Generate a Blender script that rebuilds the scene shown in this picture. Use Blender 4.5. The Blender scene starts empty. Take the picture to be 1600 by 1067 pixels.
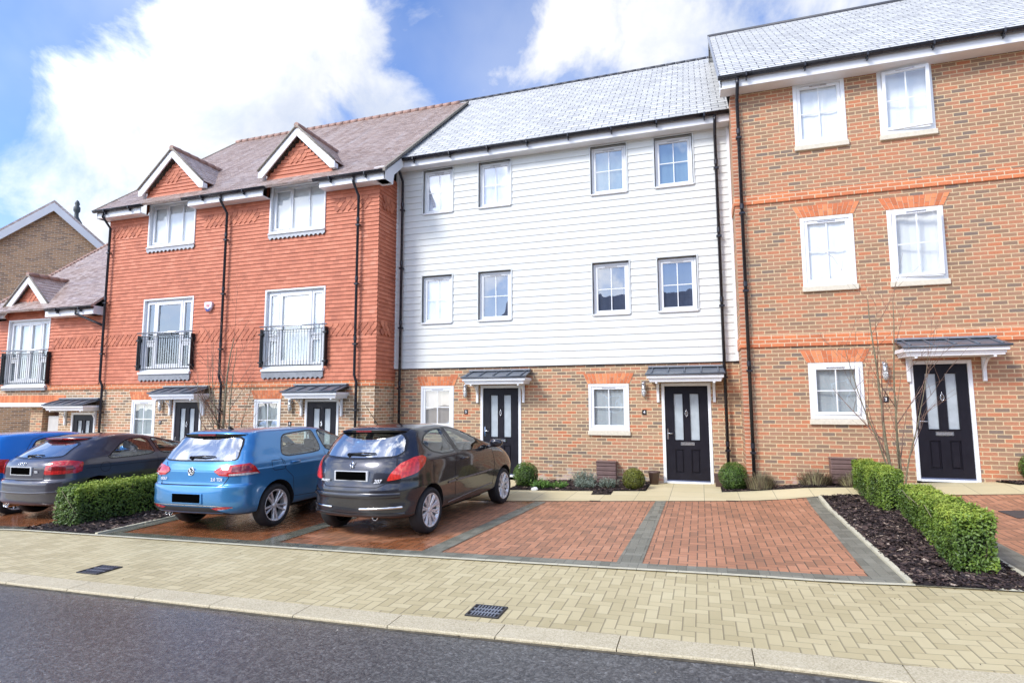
import bpy, bmesh, math, random
from mathutils import Vector, Matrix, geometry, noise
from mathutils.bvhtree import BVHTree
R = math.radians
rng = random.Random(7)
C = bpy.context.scene.collection
S = bpy.context.scene

# ------------------------------------------------------------------ camera
cam = bpy.data.cameras.new('camera')
cam.sensor_width = 36.0
cam.lens = 896.568 * 36 / 1600
cam.clip_end = 2000
camo = bpy.data.objects.new('camera', cam); C.objects.link(camo)
ax = ((0.9504192, 0.31095253, -0.00344465), (0.03544816, -0.09732831, 0.99462085), (-0.30894461, 0.94542886, 0.10352539))
CAMP = Vector((0, -12.98539, 1.7191))
camo.matrix_world = Matrix(((ax[0][0], ax[1][0], -ax[2][0], CAMP.x), (ax[0][1], ax[1][1], -ax[2][1], CAMP.y), (ax[0][2], ax[1][2], -ax[2][2], CAMP.z), (0, 0, 0, 1)))
S.camera = camo
S.render.resolution_x = 1024; S.render.resolution_y = 682

def pixdir(u, v):
    d = Vector(ax[0]) * ((u - 800) / 896.568) - Vector(ax[1]) * ((v - 533.5) / 896.568) + Vector(ax[2])
    return d.normalized()

# ------------------------------------------------------------------ light
SUN_EL, SUN_AZ = 40.0, -38.0       # azimuth measured from -Y (behind the camera) towards -X
sd = Vector((math.sin(R(SUN_AZ)) * math.cos(R(SUN_EL)), -math.cos(R(SUN_AZ)) * math.cos(R(SUN_EL)), math.sin(R(SUN_EL))))
sun = bpy.data.lights.new('sun', 'SUN'); sun.energy = 1.6; sun.angle = R(14); sun.color = (1.0, 0.96, 0.9)
suno = bpy.data.objects.new('sun', sun); C.objects.link(suno)
suno.rotation_euler = sd.to_track_quat('Z', 'Y').to_euler(); suno.location = (-20, -30, 40)
S.view_settings.view_transform = 'Standard'; S.view_settings.look = 'None'
S.view_settings.exposure = 1.05; S.view_settings.gamma = 1.0

# ------------------------------------------------------------------ node helper
class NT:
    def __init__(s, tree): s.t = tree; s.n = tree.nodes; s.l = tree.links
    def node(s, typ, **kw):
        n = s.n.new(typ)
        for k, v in kw.items(): setattr(n, k, v)
        return n
    def put(s, sock, v):
        if isinstance(v, bpy.types.NodeSocket): s.l.new(v, sock)
        elif v is not None:
            if isinstance(v, (tuple, list)) and len(v) == 3 and sock.type == 'RGBA': v = (*v, 1)
            sock.default_value = v
    def m(s, op, a, b=None, c=None):
        n = s.node('ShaderNodeMath', operation=op)
        s.put(n.inputs[0], a); s.put(n.inputs[1], b); s.put(n.inputs[2], c)
        return n.outputs[0]
    def sm(s, x, a, b):
        n = s.node('ShaderNodeMapRange', interpolation_type='SMOOTHSTEP')
        s.put(n.inputs['Value'], x); n.inputs['From Min'].default_value = a; n.inputs['From Max'].default_value = b
        return n.outputs[0]
    def mr(s, x, a, b, c, d):
        n = s.node('ShaderNodeMapRange'); s.put(n.inputs['Value'], x)
        for k, v in zip(('From Min', 'From Max', 'To Min', 'To Max'), (a, b, c, d)): n.inputs[k].default_value = v
        return n.outputs[0]
    def mix(s, f, a, b, blend='MIX'):
        n = s.node('ShaderNodeMix', data_type='RGBA', blend_type=blend)
        s.put(n.inputs[0], f); s.put(n.inputs[6], a); s.put(n.inputs[7], b)
        return n.outputs[2]
    def noise(s, vec, scale, detail=3, rough=.55, dist=0.0, out=0):
        n = s.node('ShaderNodeTexNoise'); s.put(n.inputs['Vector'], vec)
        n.inputs['Scale'].default_value = scale; n.inputs['Detail'].default_value = detail
        n.inputs['Roughness'].default_value = rough; n.inputs['Distortion'].default_value = dist
        return n.outputs[out]
    def ramp(s, f, stops, interp='LINEAR'):
        n = s.node('ShaderNodeValToRGB'); n.color_ramp.interpolation = interp; s.put(n.inputs[0], f)
        e = n.color_ramp.elements
        while len(e) < len(stops): e.new(.5)
        for i, (p, c) in enumerate(stops): e[i].position = p; e[i].color = (*c, 1)
        return n.outputs[0]
    def uv(s): return s.node('ShaderNodeUVMap').outputs[0]
    def pos(s): return s.node('ShaderNodeNewGeometry').outputs['Position']
    def obj(s): return s.node('ShaderNodeTexCoord').outputs['Object']
    def sep(s, v):
        n = s.node('ShaderNodeSeparateXYZ'); s.put(n.inputs[0], v); return n.outputs
    def comb(s, x, y, z=0.0):
        n = s.node('ShaderNodeCombineXYZ'); s.put(n.inputs[0], x); s.put(n.inputs[1], y); s.put(n.inputs[2], z); return n.outputs[0]
    def bump(s, h, strength=.5, dist=.01):
        n = s.node('ShaderNodeBump'); s.put(n.inputs['Height'], h)
        n.inputs['Strength'].default_value = strength; n.inputs['Distance'].default_value = dist
        return n.outputs[0]

def newmat(name):
    m = bpy.data.materials.new(name); m.use_nodes = True
    nt = NT(m.node_tree); b = nt.n['Principled BSDF']
    return m, nt, b
def plain(name, col, rough=.5, metal=0.0, var=.06, vs=6.0, coat=0.0, bump=0.0, spec=None):
    m, nt, b = newmat(name)
    f = nt.noise(nt.pos(), vs, 4)
    nt.put(b.inputs['Base Color'], nt.mix(nt.mr(f, .3, .7, 0, 1), tuple(c * (1 - var) for c in col), tuple(min(1, c * (1 + var)) for c in col)))
    nt.put(b.inputs['Roughness'], nt.mr(f, .3, .7, max(.02, rough - .05), min(1, rough + .05)))
    b.inputs['Metallic'].default_value = metal; b.inputs['Coat Weight'].default_value = coat; b.inputs['Coat Roughness'].default_value = .03
    if spec is not None: b.inputs['Specular IOR Level'].default_value = spec
    if bump: nt.put(b.inputs['Normal'], nt.bump(nt.noise(nt.pos(), 90, 4), bump, .004))
    return m

# ------------------------------------------------------------------ world: Nishita sky with a bank of cumulus
W = bpy.data.worlds.new('World'); S.world = W; W.use_nodes = True
nt = NT(W.node_tree); bg = nt.n['Background']
sky = nt.node('ShaderNodeTexSky', sky_type='NISHITA'); sky.sun_disc = False
sky.sun_elevation = R(SUN_EL); sky.sun_rotation = math.atan2(sd.x, sd.y)
sky.air_density = 1.0; sky.dust_density = .6; sky.ozone_density = 2.2
gen = nt.node('ShaderNodeTexCoord').outputs['Generated']
n1 = nt.noise(gen, 5.5, 9, .60, .35); n2 = nt.noise(gen, 2.1, 5, .5)
blob = None
BL = [(235, 205, 130, .95), (340, 105, 105, .9), (480, 105, 125, 1), (575, 175, 90, .85), (350, 300, 170, 1), (140, 430, 170, .95), (100, 300, 90, .6), (700, 150, 60, .3), (470, 260, 150, .9), (640, 190, 70, .62), (560, 60, 70, .7),
      (905, 50, 105, 1), (1010, 75, 100, .9), (820, 95, 70, .7), (1120, 20, 110, .6), (1400, -200, 260, .8), (800, -350, 350, .75), (-330, 150, 200, .7), (1900, 150, 300, .8), (200, 560, 200, .8)]
for u, v, r, amp in BL:
    d = pixdir(u, v)
    vm = nt.node('ShaderNodeVectorMath', operation='DOT_PRODUCT'); nt.put(vm.inputs[0], gen); vm.inputs[1].default_value = d
    ang = r / 897.0
    x = nt.mr(vm.outputs['Value'], math.cos(ang * 1.35), math.cos(ang * .25), 0, amp)
    blob = x if blob is None else nt.m('SMOOTH_MAX', blob, x, .12)
# the rest of the sky, behind the camera, holds broken cloud
gz = nt.sep(gen)
back = nt.m('MULTIPLY', nt.sm(nt.m('MULTIPLY', gz[1], -1.0), -.15, .4), .62)
blob = nt.m('MAXIMUM', blob, back)
dens = nt.m('ADD', nt.m('MULTIPLY', blob, .78), nt.m('MULTIPLY', nt.m('SUBTRACT', n1, .5), 2.0))
mask = nt.sm(dens, .26, .76)
thin = nt.m('MULTIPLY', nt.sm(n2, .42, .75), .28)
hz = nt.m('SUBTRACT', 1.0, nt.sm(gz[2], .0, .34))
mask = nt.m('MAXIMUM', nt.m('MAXIMUM', mask, thin), nt.m('MULTIPLY', hz, .5))
shade = nt.sm(nt.noise(gen, 4.3, 8, .6, .3), .34, .62)
ccol = nt.mix(shade, (3.3, 3.65, 4.4), (4.95, 5.0, 5.1))
vd = nt.node('ShaderNodeVectorMath', operation='DOT_PRODUCT'); nt.put(vd.inputs[0], gen); vd.inputs[1].default_value = sd     # clouds glow towards the veiled sun
ccol = nt.mix(1.0, ccol, nt.comb(*[nt.mr(vd.outputs['Value'], .15, 1.0, 1.0, 3.6)] * 3), 'MULTIPLY')
skyc = nt.mix(1.0, sky.outputs[0], (.84, 1.0, 1.32), 'MULTIPLY')
nt.put(bg.inputs['Color'], nt.mix(mask, skyc, ccol)); bg.inputs['Strength'].default_value = .105

# ------------------------------------------------------------------ mesh builder
class MB:
    """collects faces; builds ONE mesh object, uv = metres along each face"""
    def __init__(s): s.v = []; s.f = []; s.m = []; s.r = []; s.sm = []
    def face(s, pts, mi=0, rnd=0.0, smooth=False):
        b = len(s.v); s.v += [tuple(p) for p in pts]; s.f.append(tuple(range(b, b + len(pts)))); s.m.append(mi); s.r.append(rnd); s.sm.append(smooth)
    def raw(s, verts, faces, mi=0, rnd=0.0, smooth=False):
        b = len(s.v); s.v += [tuple(p) for p in verts]
        for f in faces: s.f.append(tuple(i + b for i in f)); s.m.append(mi); s.r.append(rnd); s.sm.append(smooth)
    def box(s, x0, x1, y0, y1, z0, z1, mi=0, rnd=0.0, M=None, skip=''):
        P = [Vector(p) for p in ((x0, y0, z0), (x1, y0, z0), (x1, y1, z0), (x0, y1, z0), (x0, y0, z1), (x1, y0, z1), (x1, y1, z1), (x0, y1, z1))]
        if M is not None: P = [M @ p for p in P]
        F = {'b': (0, 3, 2, 1), 't': (4, 5, 6, 7), 'f': (0, 1, 5, 4), 'k': (2, 3, 7, 6), 'l': (3, 0, 4, 7), 'r': (1, 2, 6, 5)}
        s.raw(P, [f for k, f in F.items() if k not in skip], mi, rnd)
    def bbox(s, x0, x1, y0, y1, z0, z1, b=.004, mi=0, rnd=0.0, M=None):
        """box with bevelled edges"""
        P = []; b = min(b, (x1 - x0) * .49, (y1 - y0) * .49, (z1 - z0) * .49)
        bm = bmesh.new(); bmesh.ops.create_cube(bm, size=1)
        for v in bm.verts: v.co = Vector(((x0 + x1) / 2 + v.co.x * (x1 - x0), (y0 + y1) / 2 + v.co.y * (y1 - y0), (z0 + z1) / 2 + v.co.z * (z1 - z0)))
        bmesh.ops.bevel(bm, geom=bm.edges[:], offset=b, segments=1, affect='EDGES')
        s.addbm(bm, mi, rnd, M)
    def addbm(s, bm, mi=0, rnd=0.0, M=None, smooth=False):
        bm.verts.index_update()
        vs = [(M @ v.co) if M is not None else v.co.copy() for v in bm.verts]
        s.raw(vs, [tuple(v.index for v in f.verts) for f in bm.faces], mi, rnd, smooth); bm.free()
    def tube(s, pts, r, n=8, mi=0, caps=True, rnd=0.0, smooth=True):
        pts = [Vector(p) for p in pts]; rs = r if isinstance(r, (list, tuple)) else [r] * len(pts)
        vs = []; up = None
        for i, p in enumerate(pts):
            t = (pts[min(i + 1, len(pts) - 1)] - pts[max(i - 1, 0)]).normalized()
            if up is None: up = Vector((0, 0, 1)) if abs(t.z) < .9 else Vector((1, 0, 0))
            a = t.cross(up).normalized(); bb = a.cross(t).normalized(); up = bb
            for k in range(n):
                w = 2 * math.pi * k / n; vs.append(p + (a * math.cos(w) + bb * math.sin(w)) * rs[i])
        fs = [(i * n + k, i * n + (k + 1) % n, (i + 1) * n + (k + 1) % n, (i + 1) * n + k) for i in range(len(pts) - 1) for k in range(n)]
        s.raw(vs, fs, mi, rnd, smooth)
        if caps: s.raw(vs[:n], [tuple(range(n))][::1], mi, rnd); s.raw(vs[-n:], [tuple(range(n))], mi, rnd)
    def lathe(s, prof, M, n=24, mi=0, smooth=True):
        """prof list of (r, h); axis = local Z of M"""
        vs = [M @ Vector((r * math.cos(2 * math.pi * k / n), r * math.sin(2 * math.pi * k / n), h)) for r, h in prof for k in range(n)]
        s.raw(vs, [(i * n + k, i * n + (k + 1) % n, (i + 1) * n + (k + 1) % n, (i + 1) * n + k) for i in range(len(prof) - 1) for k in range(n)], mi, 0, smooth)
    def prism(s, poly, M, d0, d1, mi=0, rnd=0.0):
        """poly 2d (a,b) in local XY of M, extruded along local Z"""
        n = len(poly); A = [M @ Vector((a, b, d0)) for a, b in poly]; B = [M @ Vector((a, b, d1)) for a, b in poly]
        s.raw(A + B, [tuple(reversed(range(n))), tuple(range(n, 2 * n))] + [(i, (i + 1) % n, n + (i + 1) % n, n + i) for i in range(n)], mi, rnd)
    def build(s, name, mats, parent=None, uvoff=(0, 0), recalc=True):
        me = bpy.data.meshes.new(name); me.from_pydata(s.v, [], s.f)
        if not isinstance(mats, (list, tuple)): mats = [mats]
        for m in mats: me.materials.append(m)
        me.polygons.foreach_set('material_index', s.m); me.polygons.foreach_set('use_smooth', s.sm)
        if recalc:
            bm = bmesh.new(); bm.from_mesh(me)
            if any(s.sm): bmesh.ops.remove_doubles(bm, verts=bm.verts[:], dist=1e-5)
            bmesh.ops.recalc_face_normals(bm, faces=bm.faces[:]) if recalc != 'keep' else None
            bm.to_mesh(me); bm.free()
        if len(me.polygons) == len(s.r):
            at = me.attributes.new('rnd', 'FLOAT', 'FACE'); at.data.foreach_set('value', s.r)
        setuv(me, uvoff)
        o = bpy.data.objects.new(name, me); C.objects.link(o)
        if parent is not None: o.parent = parent
        return o

def build_lr(mb, name, mat, parent):
    """one object for the left side and one for the right"""
    for sg in (1, -1):
        q = MB()
        for f, mi, rr, sm in zip(mb.f, mb.m, mb.r, mb.sm):
            P = [mb.v[i] for i in f]
            if sum(p[0] for p in P) * sg > 0: q.face(P, mi, rr, sm)
        if q.f: q.build(name, mat, parent)
def setuv(me, off=(0, 0)):
    uvl = me.uv_layers.new(name='UVMap'); Z = Vector((0, 0, 1)); buf = [0.0] * (2 * len(me.loops))
    for p in me.polygons:
        n = p.normal
        if abs(n.z) > .93: t = Vector((1, 0, 0)); b = Vector((0, 1, 0))
        else:
            t = Z.cross(n).normalized()
            if (abs(t.x) > abs(t.y) and t.x < 0) or (abs(t.y) >= abs(t.x) and t.y < 0): t = -t
            b = n.cross(t)
            if b.z < 0: b = -b
        for li in p.loop_indices:
            co = me.vertices[me.loops[li].vertex_index].co
            buf[2 * li] = co.dot(t) + off[0]; buf[2 * li + 1] = (co.dot(b) if abs(n.z) > .3 else co.z) + off[1]
    uvl.data.foreach_set('uv', buf)

def thing(name, label, cat, loc=(0, 0, 0), group=None, rot=None):
    o = bpy.data.objects.new(name, None); C.objects.link(o); o.location = loc; o.empty_display_size = .3
    if rot is not None: o.rotation_euler = rot
    tag(o, label, cat, group); return o
def tag(o, label, cat, group=None):
    o['label'] = label; o['category'] = cat
    if group: o['group'] = group
    return o
def structure(o): o['kind'] = 'structure'; return o
def kids(o): return [c for c in bpy.data.objects if c.parent == o]
def copy_tree(o, parent=None, depth=0):
    c = o.copy(); C.objects.link(c)
    if parent is not None: c.parent = parent
    for ch in kids(o): copy_tree(ch, c)
    return c
def text_mb(txt, size, M, depth=.002, bold=False, shear=0.0, spacing=1.0):
    cu = bpy.data.curves.new('t', 'FONT'); cu.body = txt; cu.size = size; cu.extrude = depth; cu.align_x = 'CENTER'; cu.align_y = 'CENTER'; cu.resolution_u = 3
    cu.shear = shear; cu.space_character = spacing
    if bold: cu.offset = size * .018
    o = bpy.data.objects.new('t', cu); C.objects.link(o); bpy.context.view_layer.update()
    me = bpy.data.meshes.new_from_object(o.evaluated_get(bpy.context.evaluated_depsgraph_get()))
    bpy.data.objects.remove(o)
    mb = MB(); mb.raw([M @ v.co for v in me.vertices], [tuple(p.vertices) for p in me.polygons])
    return mb
def FR(x, y, z):   # frame facing the street: local X -> world X, local Y -> world Z, local Z -> world -Y
    return Matrix(((1, 0, 0, x), (0, 0, -1, y), (0, 1, 0, z), (0, 0, 0, 1)))

# ------------------------------------------------------------------ materials
def brick_mat(name, stops, mortar, patch=.18, bw=.225, bh=.075, joint=.0085, rough=.85):
    m, nt, b = newmat(name); uv = nt.uv()
    jit = nt.noise(nt.comb(nt.sep(uv)[0], nt.sep(uv)[1]), 14, 2, out=1)
    vm = nt.node('ShaderNodeVectorMath', operation='MULTIPLY_ADD'); nt.put(vm.inputs[0], jit); vm.inputs[1].default_value = (.006, .006, 0); nt.put(vm.inputs[2], uv)
    br = nt.node('ShaderNodeTexBrick'); nt.put(br.inputs['Vector'], vm.outputs[0])
    for k, v in (('Color1', (0, 0, 0, 1)), ('Color2', (1, 1, 1, 1)), ('Mortar', (.5, .5, .5, 1)), ('Scale', 1.0), ('Mortar Size', joint), ('Mortar Smooth', .15), ('Brick Width', bw), ('Row Height', bh)): br.inputs[k].default_value = v
    big = nt.noise(uv, .55, 3); r = nt.sep(br.outputs['Color'])[0]
    f = nt.m('ADD', r, nt.m('MULTIPLY', nt.m('SUBTRACT', big, .5), patch * 2.2))
    fine = nt.noise(uv, 38, 4)
    f = nt.m('ADD', f, nt.m('MULTIPLY', nt.m('SUBTRACT', fine, .5), .22))
    col = nt.ramp(f, stops)
    col = nt.mix(nt.mr(fine, .35, .8, 0, .30), col, (.09, .065, .055), 'MIX')
    wz = nt.sep(nt.pos())[2]; eff = nt.m('MULTIPLY', nt.sm(nt.m('ADD', nt.noise(uv, 3.2, 4, .65), nt.mr(wz, -.1, .75, .12, -.25)), .5, .66), .55)     # lime bloom low on the wall
    col = nt.mix(eff, col, (.62, .56, .50))
    mcol = nt.mix(nt.mr(nt.noise(uv, 22, 3), .3, .7, 0, 1), tuple(c * .82 for c in mortar), mortar)
    nt.put(b.inputs['Base Color'], nt.mix(br.outputs['Fac'], col, mcol))
    b.inputs['Roughness'].default_value = rough
    h = nt.m('ADD', nt.m('MULTIPLY', nt.m('SUBTRACT', 1.0, br.outputs['Fac']), 1.0), nt.m('MULTIPLY', fine, .5))
    nt.put(b.inputs['Normal'], nt.bump(h, .55, .006))
    return m
RED = (.52, .155, .07); ORG = (.58, .24, .12); BRN = (.30, .19, .115); BUF = (.48, .31, .18); GRY = (.13, .11, .10); PNK = (.48, .22, .15)
M_brickM = brick_mat('multi_brick', [(.0, (.20, .15, .12)), (.14, (.25, .17, .115)), (.3, (.34, .21, .13)), (.46, (.45, .27, .155)), (.6, (.37, .22, .135)), (.74, (.49, .24, .14)), (.88, (.52, .22, .12)), (1.0, (.56, .19, .09))], (.70, .55, .34))
M_brickR = brick_mat('red_multi_brick', [(.0, (.22, .16, .125)), (.10, (.29, .18, .115)), (.25, (.38, .205, .115)), (.42, (.39, .22, .135)), (.6, (.46, .22, .125)), (.8, (.52, .215, .115)), (1.0, (.56, .20, .095))], (.66, .50, .30), .3)
M_brickG = brick_mat('brown_brick', [(.0, (.34, .19, .11)), (.3, (.50, .28, .15)), (.6, (.62, .34, .17)), (1.0, (.68, .38, .19))], (.78, .66, .5), .15)
M_brickL = brick_mat('buff_brick', [(.0, (.17, .12, .09)), (.25, (.34, .22, .13)), (.55, (.48, .3, .17)), (.78, (.5, .25, .14)), (1.0, (.58, .24, .12))], (.80, .68, .5), .15)
M_redband = brick_mat('red_string_course', [(.0, (.56, .17, .07)), (.5, (.66, .2, .08)), (1.0, (.76, .24, .09))], (.72, .54, .35), .05)
def attr_rnd(nt):
    return nt.node('ShaderNodeAttribute', attribute_name='rnd').outputs['Fac']
def rnd_mat(name, stops, rough=.8, ns=40, amt=.25, bump=.4, metal=0.0, spec=None):
    m, nt, b = newmat(name); f = nt.noise(nt.pos(), ns, 4)
    x = nt.m('ADD', attr_rnd(nt), nt.m('MULTIPLY', nt.m('SUBTRACT', f, .5), amt * 2))
    nt.put(b.inputs['Base Color'], nt.ramp(x, stops)); b.inputs['Roughness'].default_value = rough; b.inputs['Metallic'].default_value = metal
    if spec is not None: b.inputs['Specular IOR Level'].default_value = spec
    if bump: nt.put(b.inputs['Normal'], nt.bump(f, bump, .004))
    return m
M_vouss = rnd_mat('arch_brick', [(.0, (.5, .15, .06)), (.5, (.66, .2, .08)), (1.0, (.74, .28, .12))])
M_mortar = plain('mortar', (.66, .52, .37), .9, bump=.3)
def tile_mat(name, stops, tw, th, joint, rough, jcol, patch=.1, bump=.35, fine=.2, spec=.5, streak=0.0):
    m, nt, b = newmat(name); uv = nt.uv()
    br = nt.node('ShaderNodeTexBrick'); nt.put(br.inputs['Vector'], uv)
    for k, v in (('Color1', (0, 0, 0, 1)), ('Color2', (1, 1, 1, 1)), ('Mortar', (.5, .5, .5, 1)), ('Scale', 1.0), ('Mortar Size', joint), ('Mortar Smooth', .2), ('Brick Width', tw), ('Row Height', th)): br.inputs[k].default_value = v
    r = nt.sep(br.outputs['Color'])[0]; big = nt.noise(uv, .8, 3); fn = nt.noise(uv, 45, 3)
    f = nt.m('ADD', nt.m('ADD', r, nt.m('MULTIPLY', nt.m('SUBTRACT', big, .5), patch * 2.5)), nt.m('MULTIPLY', nt.m('SUBTRACT', fn, .5), fine))
    col = nt.ramp(f, stops)
    if streak:
        sv = nt.sep(uv); st = nt.noise(nt.comb(nt.m('MULTIPLY', sv[0], 1.0), nt.m('MULTIPLY', sv[1], .22)), 2.6, 4)
        col = nt.mix(nt.m('MULTIPLY', nt.sm(st, .55, .75), streak), col, (.6, .58, .6))
    nt.put(b.inputs['Base Color'], nt.mix(br.outputs['Fac'], col, jcol))
    nt.put(b.inputs['Roughness'], nt.mr(nt.m('ADD', r, fn), .4, 1.6, rough - .08, rough + .08)); b.inputs['Specular IOR Level'].default_value = spec
    sv = nt.sep(uv); saw = nt.m('FRACT', nt.m('DIVIDE', sv[1], th))
    h = nt.m('ADD', nt.m('MULTIPLY', nt.m('SUBTRACT', 1.0, saw), .8), nt.m('ADD', nt.m('MULTIPLY', r, .35), nt.m('MULTIPLY', nt.m('SUBTRACT', 1.0, br.outputs['Fac']), .5)))
    nt.put(b.inputs['Normal'], nt.bump(h, bump, .012))
    return m
M_slate = tile_mat('wet_slate', [(.0, (.49, .485, .465)), (.5, (.57, .565, .54)), (1.0, (.63, .625, .60))], .30, .21, .011, .52, (.12, .12, .13), .06, .25, .10, .4)
M_claytile = tile_mat('clay_roof_tile', [(.0, (.37, .27, .225)), (.5, (.48, .37, .32)), (1.0, (.57, .475, .43))], .165, .10, .004, .32, (.14, .09, .08), .25, .6, .25, 1.0, .5)
def hung_mat():
    m, nt, b = newmat('hung_clay_tile'); uv = nt.uv(); sv = nt.sep(uv)
    br = nt.node('ShaderNodeTexBrick'); nt.put(br.inputs['Vector'], uv)
    for k, v in (('Color1', (0, 0, 0, 1)), ('Color2', (1, 1, 1, 1)), ('Mortar', (.5, .5, .5, 1)), ('Scale', 1.0), ('Mortar Size', .0022), ('Mortar Smooth', .3), ('Brick Width', .165), ('Row Height', .1)): br.inputs[k].default_value = v
    r = nt.sep(br.outputs['Color'])[0]; big = nt.noise(uv, 1.1, 4); fn = nt.noise(uv, 60, 3)
    f = nt.m('ADD', nt.m('MULTIPLY', r, .55), nt.m('ADD', nt.m('MULTIPLY', nt.m('SUBTRACT', big, .25), .8), nt.m('MULTIPLY', nt.m('SUBTRACT', fn, .5), .3)))
    col = nt.ramp(f, [(.0, (.40, .12, .065)), (.4, (.53, .165, .088)), (.75, (.61, .205, .115)), (1.0, (.66, .28, .18))])
    nt.put(b.inputs['Base Color'], nt.mix(nt.m('MULTIPLY', br.outputs['Fac'], .6), col, (.2, .06, .035)))
    b.inputs['Roughness'].default_value = .7
    nt.put(b.inputs['Normal'], nt.bump(nt.m('ADD', nt.m('MULTIPLY', r, .6), fn), .25, .006))
    return m
M_hung = hung_mat()
M_hungflat = rnd_mat('ornamental_clay_tile', [(.0, (.36, .11, .06)), (.5, (.48, .15, .08)), (1.0, (.58, .2, .11))], .75, 30, .2)
def clad_mat():
    m, nt, b = newmat('painted_weatherboard'); uv = nt.uv(); sv = nt.sep(uv)
    grain = nt.noise(nt.comb(nt.m('MULTIPLY', sv[0], .12), sv[1]), 60, 4)
    big = nt.noise(uv, .7, 3)
    br = nt.node('ShaderNodeTexBrick'); nt.put(br.inputs['Vector'], uv)
    for k, v in (('Color1', (0, 0, 0, 1)), ('Color2', (1, 1, 1, 1)), ('Mortar', (.5, .5, .5, 1)), ('Scale', 1.0), ('Mortar Size', .0018), ('Mortar Smooth', .1), ('Brick Width', 3.6), ('Row Height', .165)): br.inputs[k].default_value = v
    c = nt.mix(nt.mr(big, .3, .7, 0, 1), (.66, .665, .635), (.73, .735, .70))
    c = nt.mix(nt.m('MULTIPLY', nt.sep(br.outputs['Color'])[0], .5), c, (.64, .66, .63))
    c = nt.mix(nt.m('MULTIPLY', br.outputs['Fac'], .5), c, (.25, .26, .27))
    nt.put(b.inputs['Base Color'], c); b.inputs['Roughness'].default_value = .55
    nt.put(b.inputs['Normal'], nt.bump(grain, .25, .003)); return m
M_clad = clad_mat()
M_white = plain('white_upvc', (.80, .81, .82), .32, var=.02)
M_fascia = plain('white_fascia', (.78, .78, .79), .45, var=.05, vs=2.5)
M_cream = plain('cream_stone_sill', (.66, .60, .48), .8, var=.08, vs=20, bump=.3)
M_black = plain('black_gutter_plastic', (.018, .018, .024), .28, var=.1)
M_blackmetal = plain('black_painted_metal', (.016, .016, .018), .35, var=.1)
M_steel = plain('brushed_steel', (.55, .55, .56), .28, .9, var=.05)
M_chrome = plain('chrome', (.75, .75, .76), .08, 1.0, var=.02)
M_lead = plain('grey_lead', (.26, .27, .29), .5, .1, var=.15, vs=9, bump=.2)
M_leadlight = plain('pale_lead', (.42, .43, .45), .5, .1, var=.12, vs=9, bump=.2)
M_canopy = plain('dark_canopy_tile', (.10, .115, .14), .35, var=.2, vs=8, bump=.25)
M_door = plain('black_composite_door', (.011, .010, .016), .42, var=.12, bump=.12, spec=.25)
M_brown = plain('brown_meter_box', (.16, .10, .09), .55, var=.1)
M_dark = plain('dark_void', (.012, .011, .011), .9)
M_room = plain('room_wall', (.16, .145, .13), .95)
M_ridge = plain('clay_ridge_tile', (.34, .20, .155), .6, var=.25, vs=5, bump=.4)
M_verge = plain('mortar_verge', (.26, .23, .19), .85, var=.2, vs=7, bump=.4)
M_whiteback = plain('white_blind_or_sky', (.80, .81, .82), .8, var=.02)  # real blinds at the right house; painted sky reflection at the left one
M_paleblind = plain('pale_green_grey_blind', (.46, .50, .50), .8, var=.1, vs=1.5)
M_navy = plain('navy_roof_reflection', (.035, .045, .085), .7, var=.3, vs=2)  # reflected slate roofs put into the colour of a panel behind the pane
M_lav = plain('lavender_cloud_reflection', (.74, .72, .82), .7, var=.03, vs=1.5)  # bright cloud mirrored in the panes, painted as a pale lavender panel
M_greyblind = plain('grey_blind', (.58, .60, .62), .8, var=.1, vs=1.5)
M_teal = plain('teal_sky_reflection', (.17, .25, .28), .7, var=.12, vs=1.2)  # sky mirrored in the top panes, given as a grey teal panel colour
M_beige = plain('beige_curtain', (.46, .38, .33), .8, var=.15, vs=2)
def glass_mat(name, tint=(.9, .93, .93), base=.10, mult=1.0, rough=.01):
    m, nt, b = newmat(name); nt.n.remove(b)
    out = nt.n['Material Output']; g = nt.node('ShaderNodeBsdfGlossy'); g.inputs['Roughness'].default_value = rough; g.inputs['Color'].default_value = (1, 1, 1, 1)
    t = nt.node('ShaderNodeBsdfTransparent'); t.inputs['Color'].default_value = (*tint, 1)
    ge = nt.node('ShaderNodeNewGeometry'); dp = nt.node('ShaderNodeVectorMath', operation='DOT_PRODUCT'); nt.put(dp.inputs[0], ge.outputs['Normal']); nt.put(dp.inputs[1], ge.outputs['Incoming'])
    co = nt.m('SUBTRACT', 1.0, nt.m('ABSOLUTE', dp.outputs['Value'])); fres = nt.m('ADD', .08, nt.m('MULTIPLY', nt.m('POWER', co, 5.0), .9))     # a thin double glazed sheet reflects alike from both sides
    nt.put(g.inputs['Normal'], nt.bump(nt.noise(nt.pos(), 1.6, 2), .06, .05))
    mx = nt.node('ShaderNodeMixShader'); nt.put(mx.inputs[0], nt.m('MINIMUM', nt.m('ADD', nt.m('MULTIPLY', fres, mult), base), 1.0))
    nt.l.new(t.outputs[0], mx.inputs[1]); nt.l.new(g.outputs[0], mx.inputs[2]); nt.l.new(mx.outputs[0], out.inputs['Surface'])
    return m
M_glass = glass_mat('window_glass', (.90, .94, .94), .17)
M_clearglass = glass_mat('clear_window_glass', (.95, .97, .97), .03)
M_carglass = glass_mat('green_tinted_car_glass', (.80, .89, .85), .05, 1.1)
M_reargl = glass_mat('reflective_rear_glass', (.42, .47, .47), .34, 1.2, .03)
M_frost = plain('frosted_door_glass', (.44, .49, .52), .18, var=.12, vs=5, spec=.8)

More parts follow.
